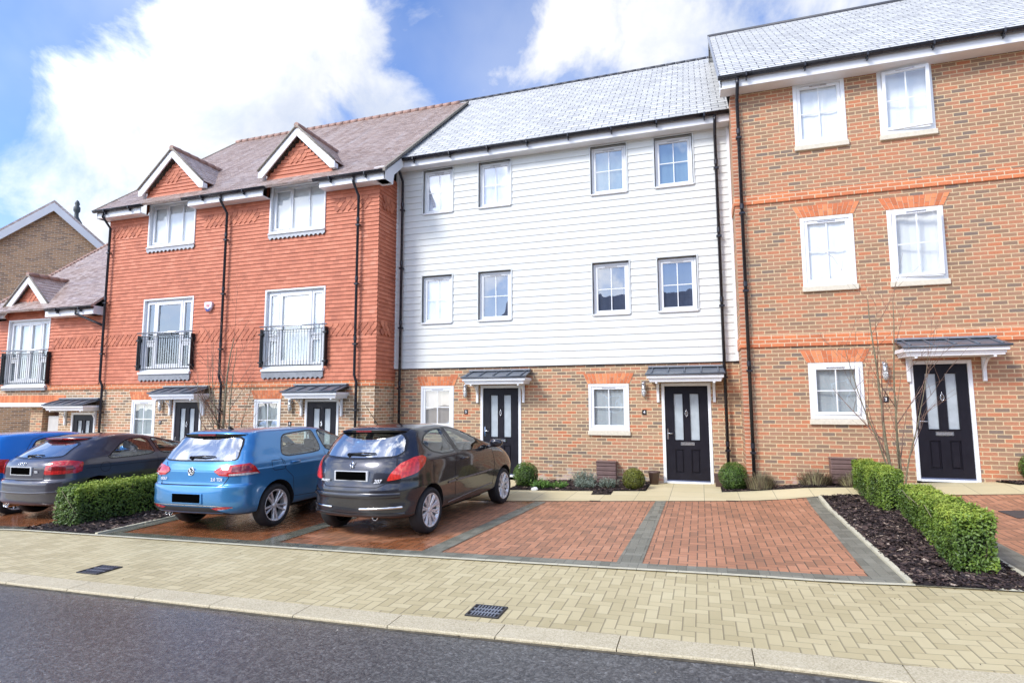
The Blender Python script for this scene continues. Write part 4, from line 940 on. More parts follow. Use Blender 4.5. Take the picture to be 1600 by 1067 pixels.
def juliet(par, x0, x1, z0, z1, y):
    yr = y - .15; h = MB(); h.tube([(x0 - .10, yr, z1), (x1 + .12, yr, z1)], .021, 10); rail = h.build('balcony_railing', M_steel, par)
    b = MB(); n = 21; b.bbox(x0, x1, yr - .008, yr + .008, z1 - .115, z1 - .095, .002); b.bbox(x0, x1, yr - .008, yr + .008, z0 + .02, z0 + .04, .002)
    for i in range(n + 1):
        x = x0 + .02 + (x1 - x0 - .04) * i / n; b.tube([(x, yr, z0 + .03), (x, yr, z1 - .1)], .0065, 5, caps=False)
    for i in range(4):
        x = x0 + .1 + (x1 - x0 - .2) * i / 3; b.tube([(x, yr, z1 - .1), (x, yr, z1)], .008, 6)
    b.build('balusters', M_blackmetal, rail)
    for x in (x0 - .07, x1 + .07):
        p = MB(); p.bbox(x - .014, x + .014, yr - .01, y - .035, z0 - .0, z1 - .06, .004)
        for z in (z0 + .12, z1 - .2): p.bbox(x - .045, x + .045, y - .075, y - .05, z - .045, z + .045, .006); p.bbox(x - .055, x + .055, yr - .02, yr + .02, z - .02, z + .02, .006)
        p.build('balcony_post', M_blackmetal, rail)
for i, (a, b, c, d) in enumerate(fr):
    frenchdoor(HL, a, b, c, d, LY - .02, 0, [None, M_whiteback][i]); juliet(HL, a + .06, b + .02, 2.60, 3.64, LY); apron(HL, a - .01, b + .01, LT + .09, c - .07, LY - .065, M_lead)  # the second door's white panel paints in the sky its glass reflects
def dormerwin(par, x0, x1, z0, z1, y, d=.07):
    f = MB(); ring(f, x0, x1, z0, z1, .05, y - .05, y + .12, .004); w = f.build('dormer_window', M_white, par)
    a = x0 + .055; W_ = x1 - x0 - .11; s = MB(); parts = [(.34, 1), (.36, 0), (.30, 0)]
    x = a + .06; W_ -= .12; ring(s, a, x1 - .055, z0 + .055, z1 - .055, .05, y + d - .03, y + d + .04, .004)
    for k, (wd, sash) in enumerate(parts):
        w_ = W_ * wd
        if sash: ring(s, x, x + w_, z0 + .11, z1 - .11, .045, y + d - .045, y + d, .005)
        elif k == 1: s.bbox(x - .01, x + .045, y + d - .035, y + d + .02, z0 + .1, z1 - .1, .004)
        elif k == 2: s.bbox(x + .0, x + .03, y + d - .03, y + d + .02, z0 + .1, z1 - .1, .004)
        x += w_
    s.build('sash', M_white, w)
    p = MB(); p.face([(a, y + d - .008, z0 + .06), (x1 - .055, y + d - .008, z0 + .06), (x1 - .055, y + d - .008, z1 - .06), (a, y + d - .008, z1 - .06)]); p.build('pane', M_clearglass, w, recalc=False)
    b = MB(); b.face([(a, y + .10, z0), (x1, y + .10, z0), (x1, y + .10, z1), (a, y + .10, z1)]); b.build('blind_or_reflection', M_whiteback, w, recalc=False)  # white panel paints the sky reflection of the dormer pane
    st = MB(); st.bbox(x0 - .01, x1 + .01, y - .085, y + .02, z0 - .035, z0 - .002, .006); st.build('sill', M_fascia, w)
    return w
LE = 7.28     # eave: gutter rim
ridge_z = 7.30 + (3.86 + 1.30) * T40
rf = MB(); roof_mb(rf, LX0 - .16, LX1 + .40, LY - .42, 7.29, 3.86, T40, .07, gauge=.1, lap=.010); lroof = rf.build('tiled_roof', M_claytile, HL)
rd = MB(); zr = 7.29 + (3.86 - LY + .42) * T40
x = LX0 - .16
while x < LX1 - .05: rd.tube([(x, 3.86, zr + .0), (x + .29, 3.86, zr + .0)], [.085, .095], 10); x += .3
rd.build('ridge_tiles', M_ridge, lroof)
for xv in (LX0 - .18, LX1 + .36):      # mortared verges with stepped tile ends
    n = 52; vg = MB()
    for i in range(n):
        t0, t1 = i / n, (i + 1.25) / n; ya, yb2 = LY - .44 + (3.9 - LY + .42) * t0, LY - .44 + (3.9 - LY + .42) * min(t1, 1)
        za = 7.29 + (ya - LY + .42) * T40; zb = 7.29 + (yb2 - LY + .42) * T40
        vg.raw([(xv, ya, za - .05), (xv + .07, ya, za - .05), (xv + .07, ya, za + .035), (xv, ya, za + .035), (xv, yb2, zb - .05), (xv + .07, yb2, zb - .05), (xv + .07, yb2, zb + .018), (xv, yb2, zb + .018)], [(0, 1, 2, 3), (3, 2, 6, 7), (0, 3, 7, 4), (1, 5, 6, 2)], 0, rng.random())
    vg.build('verge_tiles', M_verge, lroof)
fs = MB(); xs_ = [LX0 - .14] + [v for a, b, c, d in dm for v in (a, b)] + [LX1 + .38]
for a, b in ((xs_[0], xs_[1]), (xs_[2], xs_[3]), (xs_[4], xs_[5])):
    fs = MB(); fs.bbox(a, b, LY - .345, LY - .32, 7.06, 7.27, .004); fs.bbox(a, b, LY - .321, LY - .035, 7.06, 7.082, .003); fs.build('fascia_board', M_fascia, HL)
BX = LX1 + .34       # right hand verge: bargeboard running up the roof and boxed eave end
Msd = Matrix(((0, 0, 1, 0), (-1, 0, 0, 0), (0, 1, 0, 0), (0, 0, 0, 1)))
for bx in (BX, LX0 - .15):
    fs = MB()
    fs.prism([(-(LY - .345), 7.06), (-(LY - .345), 7.24), (-3.7, 7.24 + (3.7 - LY + .345) * T40 - .02), (-3.7, 7.05 + (3.7 - LY + .345) * T40 - .05), (-(LY + .1), 7.06 + .44 * T40 - .1), (-(LY + .05), 7.06)], Msd, bx, bx + .03)
    fs.prism([(-(LY - .34), 7.06), (-(LY - .34), 7.26), (-(LY - .0), 7.26 + .3), (-(LY - .0), 7.06)], Msd, bx - .22 if bx > -10 else bx + .03, bx if bx > -10 else bx + .1)
    fs.build('bargeboard', M_fascia, HL)
fs = MB(); fs.bbox(LX1 + .045, BX - .002, LY - .318, LY + .07, 7.064, 7.40, .004); fs.build('boxed_eave', M_fascia, HL)
fs = MB(); fs.face([(LX1 + .03, LY, 7.35), (BX, LY, 7.35), (BX, 3.7, 7.35 + (3.7 - LY) * T40 + .1), (LX1 + .03, 3.7, 7.35 + (3.7 - LY) * T40 + .1)])
fs.build('verge_soffit', M_fascia, HL, recalc=False)
gutter(HL, xs_[0] - .08, xs_[1] + .12, LY - .40, 7.27); gutter(HL, xs_[2] - .14, xs_[3] + .12, LY - .40, 7.27); gutter(HL, xs_[4] - .14, xs_[5] - .02, LY - .40, 7.27)
def dormer(par, xc, hw, zfoot, zapex, y, ridge_y, wallmat, roofz, bh=.17, name='dormer_roof', back=None):
    """small gabled roof: boards, tiles, ridge; roofz(y) gives height of the main roof"""
    sl = (zapex - zfoot) / hw; n = 11; r = MB(); yf = y - .17
    for s in (-1, 1):
        for i in range(n):
            t0, t1 = i / n, (i + 1) / n
            xa, xb = hw * (1 - t0), hw * (1 - t1); za, zb = zfoot + (zapex - zfoot) * t0 + .018, zfoot + (zapex - zfoot) * t1
            ya = max(y + .0, (za - roofz(0)) / T40); yb2 = max(y + .0, (zb - roofz(0)) / T40)
            r.face([(xc + s * xa, yf, za), (xc + s * xb, yf, zb), (xc + s * xb, yb2 + .05, zb), (xc + s * xa, ya + .05, za)])
            r.face([(xc + s * xa, yf, za - .03), (xc + s * xa, yf, za), (xc + s * xa, ya + .05, za), (xc + s * xa, ya + .05, za - .03)])
            r.face([(xc + s * xa, yf, za - .05), (xc + s * xb, yf, zb - .05), (xc + s * xb, yf, zb), (xc + s * xa, yf, za)])
    dr = r.build(name, M_claytile, par)
    yk = (zapex - roofz(0)) / T40; rt = MB(); k = yf - .02
    while k < yk: rt.tube([(xc, k, zapex + .015), (xc, k + .29, zapex + .015)], [.075, .085], 10); k += .3
    rt.build('ridge_tiles', M_ridge, dr)
    b = MB()
    for s in (-1, 1):
        P = [(s * hw * 1.0, zfoot - .03), (0, zapex - .03), (0, zapex - .03 - bh * 1.35), (s * (hw - .0) + (-s * .13), zfoot - .03 - bh * .95), (s * hw, zfoot - .03 - bh * .95)]
        if s < 0: P = P[::-1]
        b.prism(P, FR(xc, 0, 0), -(yf + .045), -(yf + .012))
        b.bbox(*(sorted((xc + s * hw, xc + s * (hw - .13)))), yf + .045, y - .0, zfoot - .02 - bh * .95, zfoot - .06, .004)   # boxed foot
        b.face([(xc + s * (hw - .02), yf + .045, zfoot - .05), (xc, yf + .045, zapex - .06), (xc, y, zapex - .06), (xc + s * (hw - .02), y, zfoot - .05)])
    b.build('bargeboard', M_fascia, dr)
    vb = MB()
    for s in (-1, 1): vb.tube([(xc + s * (hw + .01), yf - .005, zfoot), (xc, yf - .005, zapex + .01)], .026, 6)
    vb.build('verge_mortar', M_verge, dr)
    # cheeks
    for s in (-1, 1):
        ck = MB(); xk = xc + s * (hw - .17); ck.face([(xk, y, 7.0 if zfoot > 6 else 4.2), (xk, y, zfoot + .1), (xk, (zfoot + .1 - roofz(0)) / T40, zfoot + .1), (xk, y + .0, roofz(y))][:3]); ck.build('cheek', wallmat, dr, recalc=False)
    return dr
mroof = lambda y: 7.29 + (y - LY + .42) * T40
for a, b, c, d in dm:
    dormer(HL, (a + b) / 2, 1.19, 7.82, 8.90, LY - .03, 0, M_hung, mroof); dormerwin(HL, a, b, c, d, LY - .02); apron(HL, a - .01, b + .01, c - .12, c - .035, LY - .065, M_leadlight)
for i, w in enumerate(lg):
    window(HL, w[0], w[1], w[2], w[3], LY - .012, M_paleblind, True, M_cream, silld=.04, bd=.10, outer=.06, sash=.05); arch(HL, w[0] - .02, w[1] + .02, w[3] + .005, LY - .001, .225, .09)
for w, n in zip(ld, ('7', '6')):
    door(HL, w[0], w[1], -.22 if w[0] > -11 else -.36, 1.79, LY - .015); canopy(HL, (w[0] + w[1]) / 2, 1.805, LY - .002, 1.50, .50); lantern(HL, w[0] - .40, LY, 1.62); plaque(HL, w[0] - .44, LY, 1.18, n)
for x in (-12.0, -7.90):
    downpipe(HL, [(x, LY - .39, 7.2), (x, LY - .39, 7.08), (x, LY - .14, 6.8), (x, LY - .14, LT + .12), (x + .02, LY - .08, LT - .06), (x + .02, LY - .08, g(x) - .3)])
downpipe(HL, [(-16.30, LY - .39, 7.2), (-16.30, LY - .39, 7.08), (-16.30, LY - .14, 6.8), (-16.30, LY - .14, LT + .12), (-16.27, LY - .08, LT - .06), (-16.27, LY - .08, g(-16) - .3)])
bk = MB(); bk.face([(LX0, 8.6, -1.6), (LX1, 8.6, -1.6), (LX1, 8.6, 7.2), (LX0, 8.6, 7.2)]); bk.face([(LX0 + .02, 1.2, -1.6), (LX1 - .02, 1.2, -1.6), (LX1 - .02, 1.2, 8.4), (LX0 + .02, 1.2, 8.4)]); bk.face([(LX0 + .01, LY + .02, -1.6), (LX0 + .01, 8.6, -1.6), (LX0 + .01, 8.6, 7.2), (LX0 + .01, LY + .02, 7.2)])
bk.face([(LX1 + .01, .0, 7.2), (LX1 + .01, 3.8, 7.2), (LX1 + .01, 3.8, zr - .1), (LX1 + .01, 0, 8.3)])
bk.build('inner_wall', M_room, HL, recalc=False)
# burglar alarm
al = MB(); al.prism([(-.11, .13), (-.13, .10), (-.12, -.02), (-.05, -.13), (.05, -.13), (.12, -.02), (.13, .10), (.11, .13)], FR(-12.53, LY - .05, 4.28), 0, .06); ao = al.build('alarm_box', plain('pale_alarm_plastic', (.72, .66, .72), .35), HL)
ab = MB(); ab.prism([(-.105, -.019), (-.05, -.13), (.05, -.13), (.105, -.019), (.0, -.075)], FR(-12.53, LY - .111, 4.28), 0, .004); ab.build('alarm_base', plain('navy_plastic', (.05, .05, .22), .4), ao)
text_mb('W', .11, FR(-12.53, LY - .112, 4.30), .001, True).build('alarm_emblem', plain('red_print', (.6, .06, .05), .5), ao)

# ------------------------------------------------------------------ far left house over the car port
HF = thing('tile_hung_house', 'low tile hung house at the left edge with a carport opening and one gabled dormer', 'house', (0, 0, 0))
FX0, FX1 = -21.1, LX0; ffr = (-20.50, -18.64, 2.24, 4.28); fd = (-17.52, -16.55, -.8, 1.44)
wb = MB(); wall_mb(wb, FX0, FX1 - .002, LY, -2.2, LT + .02, [(FX0 - 1, -18.05, -2.3, 1.62), fd], .3); wb.build('brick_wall', M_brickL, HF)
sb = MB(); sb.bbox(-18.6, FX1 - .004, LY - .03, LY + .02, LT - .15, LT - .004, .004); sb.build('string_course', M_redband, HF)
hl = MB(); courses(hl, (FX0, LY, LT), (1, 0, 0), (0, -1, 0), FX1 - FX0 - .03, LT, 4.28, .10, .022, .03, [(ffr[0] - FX0, ffr[1] - FX0, LT - 1, ffr[3])], wob=.004)
def clipf(z, xc=-19.57, hw=.98):
    h = max(0.0, hw - max(0.0, (z - 4.5)) / .94); return (xc - h - FX0, xc + h - FX0)
courses(hl, (FX0, LY, 4.27), (1, 0, 0), (0, -1, 0), 20, 4.27, 5.45, .10, .022, .03, clip=clipf, wob=.006)
hl.build('hung_tiles', M_hung, HF, uvoff=(0, .1 - LT % .1))
orn(HF, -18.45, FX1 - .1, OZ1, 3, yb); orn(HF, -19.75, -19.35, 4.82, 3, yb)
frenchdoor(HF, *ffr, LY - .02, 1, M_greyblind); juliet(HF, ffr[0] + .05, ffr[1] + .04, 2.27, 3.31, LY)
us = MB(); us.bbox(ffr[0] - .03, ffr[1] + .03, LY - .09, LY + .02, 2.09, 2.165, .004); us.build('lead_apron', M_lead, HF)
froof = lambda y: 4.50 + (y + 1.33) * T40
rf = MB(); roof_mb(rf, FX0 - .05, FX1 - .01, -1.33, 4.50, 4.2, T40, .07, gauge=.1, lap=.010, back=False); fr_ = rf.build('tiled_roof', M_claytile, HF)
vg = MB()
for i in range(48):
    t0, t1 = i / 48, (i + .8) / 48; ya, yb2 = -1.33 + 5.5 * t0, -1.33 + 5.5 * t1; za, zb = froof(ya), froof(yb2)
    vg.raw([(FX0 - .12, ya, za - .04), (FX0 + .05, ya, za - .04), (FX0 + .05, ya, za + .06), (FX0 - .12, ya, za + .06), (FX0 - .12, yb2, zb - .04), (FX0 + .05, yb2, zb - .04), (FX0 + .05, yb2, zb + .03), (FX0 - .12, yb2, zb + .03)], [(0, 1, 2, 3), (3, 2, 6, 7), (0, 3, 7, 4), (1, 5, 6, 2)], 0, rng.random())
vg.build('verge_tiles', M_ridge, fr_)
fs = MB(); fs.bbox(-18.45, FX1 - .004, LY - .345, LY - .32, 4.25, 4.46, .004); fs.bbox(-18.45, FX1 - .004, LY - .321, LY - .035, 4.25, 4.272, .003); fs.build('fascia_board', M_fascia, HF); fs = MB(); fs.bbox(FX0, -20.7, LY - .345, LY - .32, 4.25, 4.46, .004); fs.build('fascia_board', M_fascia, HF)
fs = MB(); fs.bbox(-16.80, -16.47, LY - .36, LY - .04, 4.25, 4.50, .004); fs.build('boxed_eave', M_fascia, HF)
gutter(HF, -18.35, FX1 + .0, LY - .40, 4.46)
downpipe(HF, [(-17.1, LY - .40, 4.38), (-17.1, LY - .40, 4.28), (-16.6, LY - .2, 4.05), (-16.36, LY - .14, 3.95)])
dormer(HF, -19.57, 1.16, 4.53, 5.64, LY - .03, 0, M_hung, froof)
door(HF, fd[0], fd[1], -.55, 1.44, LY - .015); canopy(HF, (fd[0] + fd[1]) / 2 - .1, 1.50, LY - .002, 1.55, .50)
bm_ = MB(); bm_.bbox(FX0 - 2, -17.9, LY - .04, LY + .12, 1.60, 1.72, .006); bm_.build('carport_beam', M_fascia, HF)
n = 40; sa = MB()
for i in range(n):
    x = FX0 + (3.3) * i / n; sa.box(x + .004, x + .0785, LY - .006, LY + .01, 1.725, 1.945, 0, rng.random())
sa.build('brick_arch', M_vouss, HF)
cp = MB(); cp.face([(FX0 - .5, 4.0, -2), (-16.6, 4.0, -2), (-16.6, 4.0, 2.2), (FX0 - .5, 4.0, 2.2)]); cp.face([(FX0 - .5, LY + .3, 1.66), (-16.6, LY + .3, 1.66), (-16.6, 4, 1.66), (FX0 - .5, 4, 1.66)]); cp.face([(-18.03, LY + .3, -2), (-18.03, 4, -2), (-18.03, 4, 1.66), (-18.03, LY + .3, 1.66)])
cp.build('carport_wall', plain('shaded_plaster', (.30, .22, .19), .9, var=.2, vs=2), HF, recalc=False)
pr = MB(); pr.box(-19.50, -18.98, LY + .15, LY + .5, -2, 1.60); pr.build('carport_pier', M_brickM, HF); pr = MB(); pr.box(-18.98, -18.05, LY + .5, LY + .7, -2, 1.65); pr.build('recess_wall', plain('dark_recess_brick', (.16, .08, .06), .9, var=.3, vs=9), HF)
bk = MB(); bk.face([(FX0, 1.3, 1.7), (FX1, 1.3, 1.7), (FX1, 1.3, 6.6), (FX0, 1.3, 6.6)]); bk.face([(FX0 - .02, LY, 1.7), (FX0 - .02, 4, 1.7), (FX0 - .02, 4, 8.5), (FX0 - .02, LY, 4.7)]); bk.build('inner_wall', M_room, HF, recalc=False)
mt = plainbox('meter_cabinet', .55, .2, .6, plain('grey_white_cabinet', (.55, .53, .5), .5), (-18.60, LY + .36, .72)); tag(mt, 'pale grey wall cabinet beside the carport brick pier at the far left', 'cabinet')

# ------------------------------------------------------------------ gable end of the building behind, far left
al_ = R(48); gd = Vector((math.cos(al_), math.sin(al_), 0)); gn = Vector((-math.sin(al_), math.cos(al_), 0)); GA = Vector((-25.28, 3.16, 9.94))
HG = thing('brick_building', 'brown brick gable end with white bargeboards rising behind the far left roofs', 'building', (0, 0, 0))
hw = 5.6; sl = .90; zb = GA.z - hw * sl
A_, L_, R_ = GA - Vector((0, 0, .12)), GA - gd * hw, GA + gd * hw; L_.z = R_.z = zb
dn = lambda p: Vector((p.x, p.y, -2.5))
wb = MB(); wb.face([dn(L_), dn(R_), R_, A_, L_]); bkv = gn * 9; wb.face([dn(L_), L_, L_ + bkv, dn(L_) + bkv]); wb.face([dn(R_), dn(R_) + bkv, R_ + bkv, R_]); wb.face([dn(L_) + bkv, L_ + bkv, A_ + bkv, R_ + bkv, dn(R_) + bkv])
wb.build('brick_wall', M_brickG, HG)
rf = MB(); up = Vector((0, 0, .12)); ov = -gn * .22
e0, e1 = L_ - gd * .5 - Vector((0, 0, .45)), R_ + gd * .5 - Vector((0, 0, .45))
for e in (e0, e1): rf.raw([e + ov, GA + ov, GA + bkv, e + bkv, e + ov + up, GA + ov + up, GA + bkv + up, e + bkv + up], [(0, 1, 2, 3), (7, 6, 5, 4), (0, 4, 5, 1), (1, 5, 6, 2), (2, 6, 7, 3), (3, 7, 4, 0)])
gr_ = rf.build('tiled_roof', M_claytile, HG)
bb = MB(); o2 = -gn * .25; h_ = Vector((0, 0, -.34))
for e in (e0, e1): bb.raw([e + o2, GA + o2, GA + o2 + h_, e + o2 + h_, e - gn * .2, GA - gn * .2, GA - gn * .2 + h_, e - gn * .2 + h_], [(0, 1, 2, 3), (7, 6, 5, 4), (0, 4, 5, 1), (3, 2, 6, 7), (0, 3, 7, 4)])
bb.build('bargeboard', M_fascia, gr_)
fp = GA + (pixdir(119, 347) * 1.0) * 0; dF = pixdir(119, 343); tF = 33.0; fpos = CAMP + dF * tF
fn_ = MB(); Mz = Matrix.Translation(fpos) @ Matrix.Scale(1.5, 4); fn_.lathe([(.16, -.5), (.16, -.1), (.10, .0), (.06, .08), (.055, .2), (.09, .26), (.09, .36), (.05, .42), (.07, .48), (.04, .56), (.0, .6)], Mz, 10)
fo = fn_.build('roof_finial', plain('dark_finial', (.08, .09, .09), .6), HG)

# ------------------------------------------------------------------ cars: ring-lofted bodies, local x right, y forward, origin under the rear axle
def pchip(T, V, t):
    n = len(T); i = 0
    while i < n - 2 and t > T[i + 1]: i += 1
    h = [T[k + 1] - T[k] for k in range(n - 1)]; d = [(V[k + 1] - V[k]) / h[k] for k in range(n - 1)]
    def slope(k):
        if k == 0: return d[0]
        if k == n - 1: return d[-1]
        if d[k - 1] * d[k] <= 0: return 0.0
        w1, w2 = 2 * h[k] + h[k - 1], h[k] + 2 * h[k - 1]; return (w1 + w2) / (w1 / d[k - 1] + w2 / d[k])
    s = (t - T[i]) / h[i]; a, b = slope(i), slope(i + 1)
    return (2 * s ** 3 - 3 * s ** 2 + 1) * V[i] + (s ** 3 - 2 * s ** 2 + s) * h[i] * a + (-2 * s ** 3 + 3 * s ** 2) * V[i + 1] + (s ** 3 - s ** 2) * h[i] * b
def loft(rows, wb, flare, wr, sub=5, NP=44, inset=0.0):
    """rows: (z, y_rear, y_front, half width, rear corner, front corner, exponent)"""
    T = list(range(len(rows))); rings = []
    for k in range((len(rows) - 1) * sub + 1):
        t = k / sub; z, yr, yf, w, cr, cf, ex = [pchip(T, [r[c] for r in rows], t) for c in range(7)]
        w -= inset; yr += inset; yf -= inset; ring_ = []
        cr = min(cr, (yf - yr) * .48); cf = min(cf, (yf - yr) * .48)
        half = []
        q = 14
        for i in range(q + 1):
            a = math.pi / 2 * i / q; half.append((w * math.sin(a) ** (2 / ex), yr + cr * (1 - math.cos(a) ** (2 / ex))))
        m = 16
        for i in range(1, m): half.append((w, yr + cr + (yf - cf - yr - cr) * i / m))
        for i in range(q + 1):
            a = math.pi / 2 * (1 - i / q); half.append((w * math.sin(a) ** (2 / ex), yf - cf * (1 - math.cos(a) ** (2 / ex))))
        out = []
        for x, y in half:
            if w > .05:
                ym = wb * .48; x *= 1 - .030 * abs((y - ym) / 2.0) ** 2.4 * (1 if y > ym else .9)
                for c in (0.0, wb):
                    x += flare * (x / w) ** 6 * math.exp(-((y - c) / .42) ** 2) * math.exp(-((z - .52) / .22) ** 2)
            out.append((x, y))
        full = out + [(-x, y) for x, y in out[-2:0:-1]]
        rings.append([Vector((x, y, z)) for x, y in full])
    n = len(rings[0]); vs = [p for r in rings for p in r]
    fs = [(i * n + k, i * n + (k + 1) % n, (i + 1) * n + (k + 1) % n, (i + 1) * n + k) for i in range(len(rings) - 1) for k in range(n)]
    fs.append(tuple(reversed(range(n)))); fs.append(tuple(range(len(vs) - n, len(vs))))
    return vs, fs
def tmpobj(vs, fs, mi=0):
    me = bpy.data.meshes.new('t'); me.from_pydata(vs, [], fs); bm = bmesh.new(); bm.from_mesh(me); bmesh.ops.remove_doubles(bm, verts=bm.verts[:], dist=1e-5); bmesh.ops.recalc_face_normals(bm, faces=bm.faces[:]); bm.to_mesh(me); bm.free()
    o = bpy.data.objects.new('t', me); C.objects.link(o); return o
def boolean(o, cutters):
    for c in cutters:
        md = o.modifiers.new('b', 'BOOLEAN'); md.operation = 'DIFFERENCE'; md.solver = 'EXACT'; md.object = c
        bpy.context.view_layer.update(); me = bpy.data.meshes.new_from_object(o.evaluated_get(bpy.context.evaluated_depsgraph_get()))
        o.modifiers.clear()
        if len(me.polygons) > 100: o.data = me
        bpy.data.objects.remove(c)
    return o
class Car:
    def __init__(s, rows, wb, flare=.02, wr=.31):
        s.rows = rows; s.wb = wb; s.wr = wr; s.vs, s.fs = loft(rows, wb, flare, wr); s.flare = flare
        s.bvh = BVHTree.FromPolygons(s.vs, s.fs)
    def hit(s, mode, a, z):
        if mode == 'r': o, d = Vector((a, -6, z)), Vector((0, 1, 0))
        elif mode == 's': o, d = Vector((4, a, z)), Vector((-1, 0, 0))
        elif mode == 'l': o, d = Vector((-4, a, z)), Vector((1, 0, 0))
        elif mode == 'f': o, d = Vector((a, 9, z)), Vector((0, -1, 0))
        else:
            ang = mode; d = Vector((-math.sin(ang), math.cos(ang), 0)); ax_ = Vector((math.cos(ang), math.sin(ang), 0)); o = ax_ * a - d * 8; o.z = z
        h = s.bvh.ray_cast(o, d)
        return (h[0], h[1]) if h[0] is not None else (None, None)
    def patch(s, poly, mode, off=.003, res=.03, mb=None, mi=0, mirror=False, thick=0.0):
        mb = mb or MB(); vs, fs = fill2d(poly, res); P = []
        for v in vs:
            p, n = s.hit(mode, v[0], v[1])
            if p is None: P.append(None); continue
            if n.dot(Vector((p.x, p.y - 1.2, .3))) < 0: n = -n
            P.append(p + n * off)
        fs = [f for f in fs if all(P[i] is not None for i in f)]; P = [p or Vector() for p in P]
        if mode == 's': pass
        for mir in ((False, True) if mirror else (False,)):
            mb.raw([Vector((-p.x, p.y, p.z)) if mir else p for p in P], fs, mi, 0, True)
        return mb
    def ribbon(s, pts, mode, w=.006, off=.0025, mb=None, mirror=False, res=.03, h=0.0):
        mb = mb or MB(); Q = []
        for a, b in zip(pts, pts[1:]):
            a, b = Vector(a), Vector(b); n = max(1, int((b - a).length / res))
            for i in range(n): Q.append(a.lerp(b, i / n))
        Q.append(Vector(pts[-1])); V = []
        for i, q in enumerate(Q):
            t = (Q[min(i + 1, len(Q) - 1)] - Q[max(0, i - 1)]).normalized(); nn = Vector((-t.y, t.x)) * w / 2
            L_, Rr = s.hit(mode, *(q + nn)), s.hit(mode, *(q - nn)); mid = s.hit(mode, *q)
            V.append([(x[0] + (x[1] if x[1].dot(Vector((x[0].x, x[0].y - 1.2, .3))) > 0 else -x[1]) * o) if x[0] is not None else None for x, o in ((L_, off), (mid, off + h), (Rr, off))])
        for a, b in zip(V, V[1:]):
            for k in (0, 1):
                P = [a[k], a[k + 1], b[k + 1], b[k]]
                if any(p is None for p in P): continue
                mb.face(P, 0, 0, bool(h))
                if mirror: mb.face([Vector((-p.x, p.y, p.z)) for p in P], 0, 0, bool(h))
        return mb
def smooth_poly(poly, it=2):
    for _ in range(it):
        f = .14 if _ == 0 else .25
        q = []
        for i in range(len(poly)):
            a, b = Vector(poly[i]), Vector(poly[(i + 1) % len(poly)]); q += [tuple(a.lerp(b, f)), tuple(a.lerp(b, 1 - f))]
        poly = q
    return poly
def shrink(poly, d):
    cx = sum(p[0] for p in poly) / len(poly); cz = sum(p[1] for p in poly) / len(poly); out = []; n = len(poly)
    for i in range(n):
        a, p, b = Vector(poly[i - 1]), Vector(poly[i]), Vector(poly[(i + 1) % n]); t = (b - a).normalized(); nn = Vector((-t.y, t.x))
        if nn.dot(Vector((cx, cz)) - p) < 0: nn = -nn
        out.append(tuple(p + nn * d))
    return out
M_tyre = plain('tyre_rubber', (.018, .018, .02), .75, var=.2, bump=.2)
M_rim = plain('silver_alloy', (.70, .70, .71), .28, .45, var=.03)
M_arch = plain('wheel_arch_liner', (.008, .008, .009), .9)
M_gap = plain('shut_line', (.006, .006, .008), .8)
M_trim = plain('black_window_trim', (.012, .012, .014), .18)
M_bumperblk = plain('textured_black_plastic', (.028, .028, .032), .6, bump=.15)
M_int = plain('dark_cabin', (.035, .036, .04), .8)
M_seat = plain('grey_seat', (.12, .12, .125), .85, var=.2)
M_plate = plain('blank_black_plate', (.002, .002, .002), .9, spec=.0)
M_platew = plain('plate_surround', (.55, .56, .58), .35)
def lens_mat(name, col, rough=.08):
    m, nt, b = newmat(name); P = nt.sep(nt.obj()); w = nt.m('SINE', nt.m('MULTIPLY', P[0], 190.0))
    f = nt.m('ADD', nt.noise(nt.pos(), 26, 3), nt.m('MULTIPLY', w, .08))
    nt.put(b.inputs['Base Color'], nt.mix(nt.mr(f, .3, .7, 0, 1), tuple(c * .55 for c in col), col)); b.inputs['Roughness'].default_value = rough; b.inputs['Coat Weight'].default_value = 1.0
    b.inputs['Coat Roughness'].default_value = .02; nt.put(b.inputs['Emission Color'], (*col, 1)); b.inputs['Emission Strength'].default_value = 0.0
    return m
M_red = lens_mat('red_tail_lens', (.62, .02, .02)); M_redp = lens_mat('bright_red_tail_lens', (.80, .045, .03)); M_lensw = lens_mat('clear_lens', (.72, .66, .66)); M_redd = lens_mat('deep_red_lens', (.22, .01, .015))
def paint(name, col, metal=.35, rough=.32, dirt=.12):
    m, nt, b = newmat(name); P = nt.sep(nt.obj()); fl = nt.node('ShaderNodeTexVoronoi'); nt.put(fl.inputs['Vector'], nt.obj()); fl.inputs['Scale'].default_value = 900
    c = nt.mix(nt.m('MULTIPLY', nt.sep(fl.outputs['Color'])[0], .25), col, tuple(min(1, x * 1.8 + .03) for x in col))
    d = nt.noise(nt.obj(), 5, 5, .65); low = nt.sm(P[2], .75, .2); dm_ = nt.m('MULTIPLY', nt.sm(nt.m('ADD', d, nt.m('MULTIPLY', low, .3)), .5, .85), dirt * 2.2)
    nt.put(b.inputs['Base Color'], nt.mix(dm_, c, (.13, .12, .105))); b.inputs['Metallic'].default_value = metal
    nt.put(b.inputs['Roughness'], nt.m('ADD', rough, nt.m('MULTIPLY', dm_, .35))); b.inputs['Coat Weight'].default_value = 1.0
    nt.put(b.inputs['Coat Roughness'], nt.mr(d, .3, .7, .02, .07)); nt.put(b.inputs['Coat Normal'], nt.bump(nt.noise(nt.obj(), 2.0, 2), .03, .05))
    return m
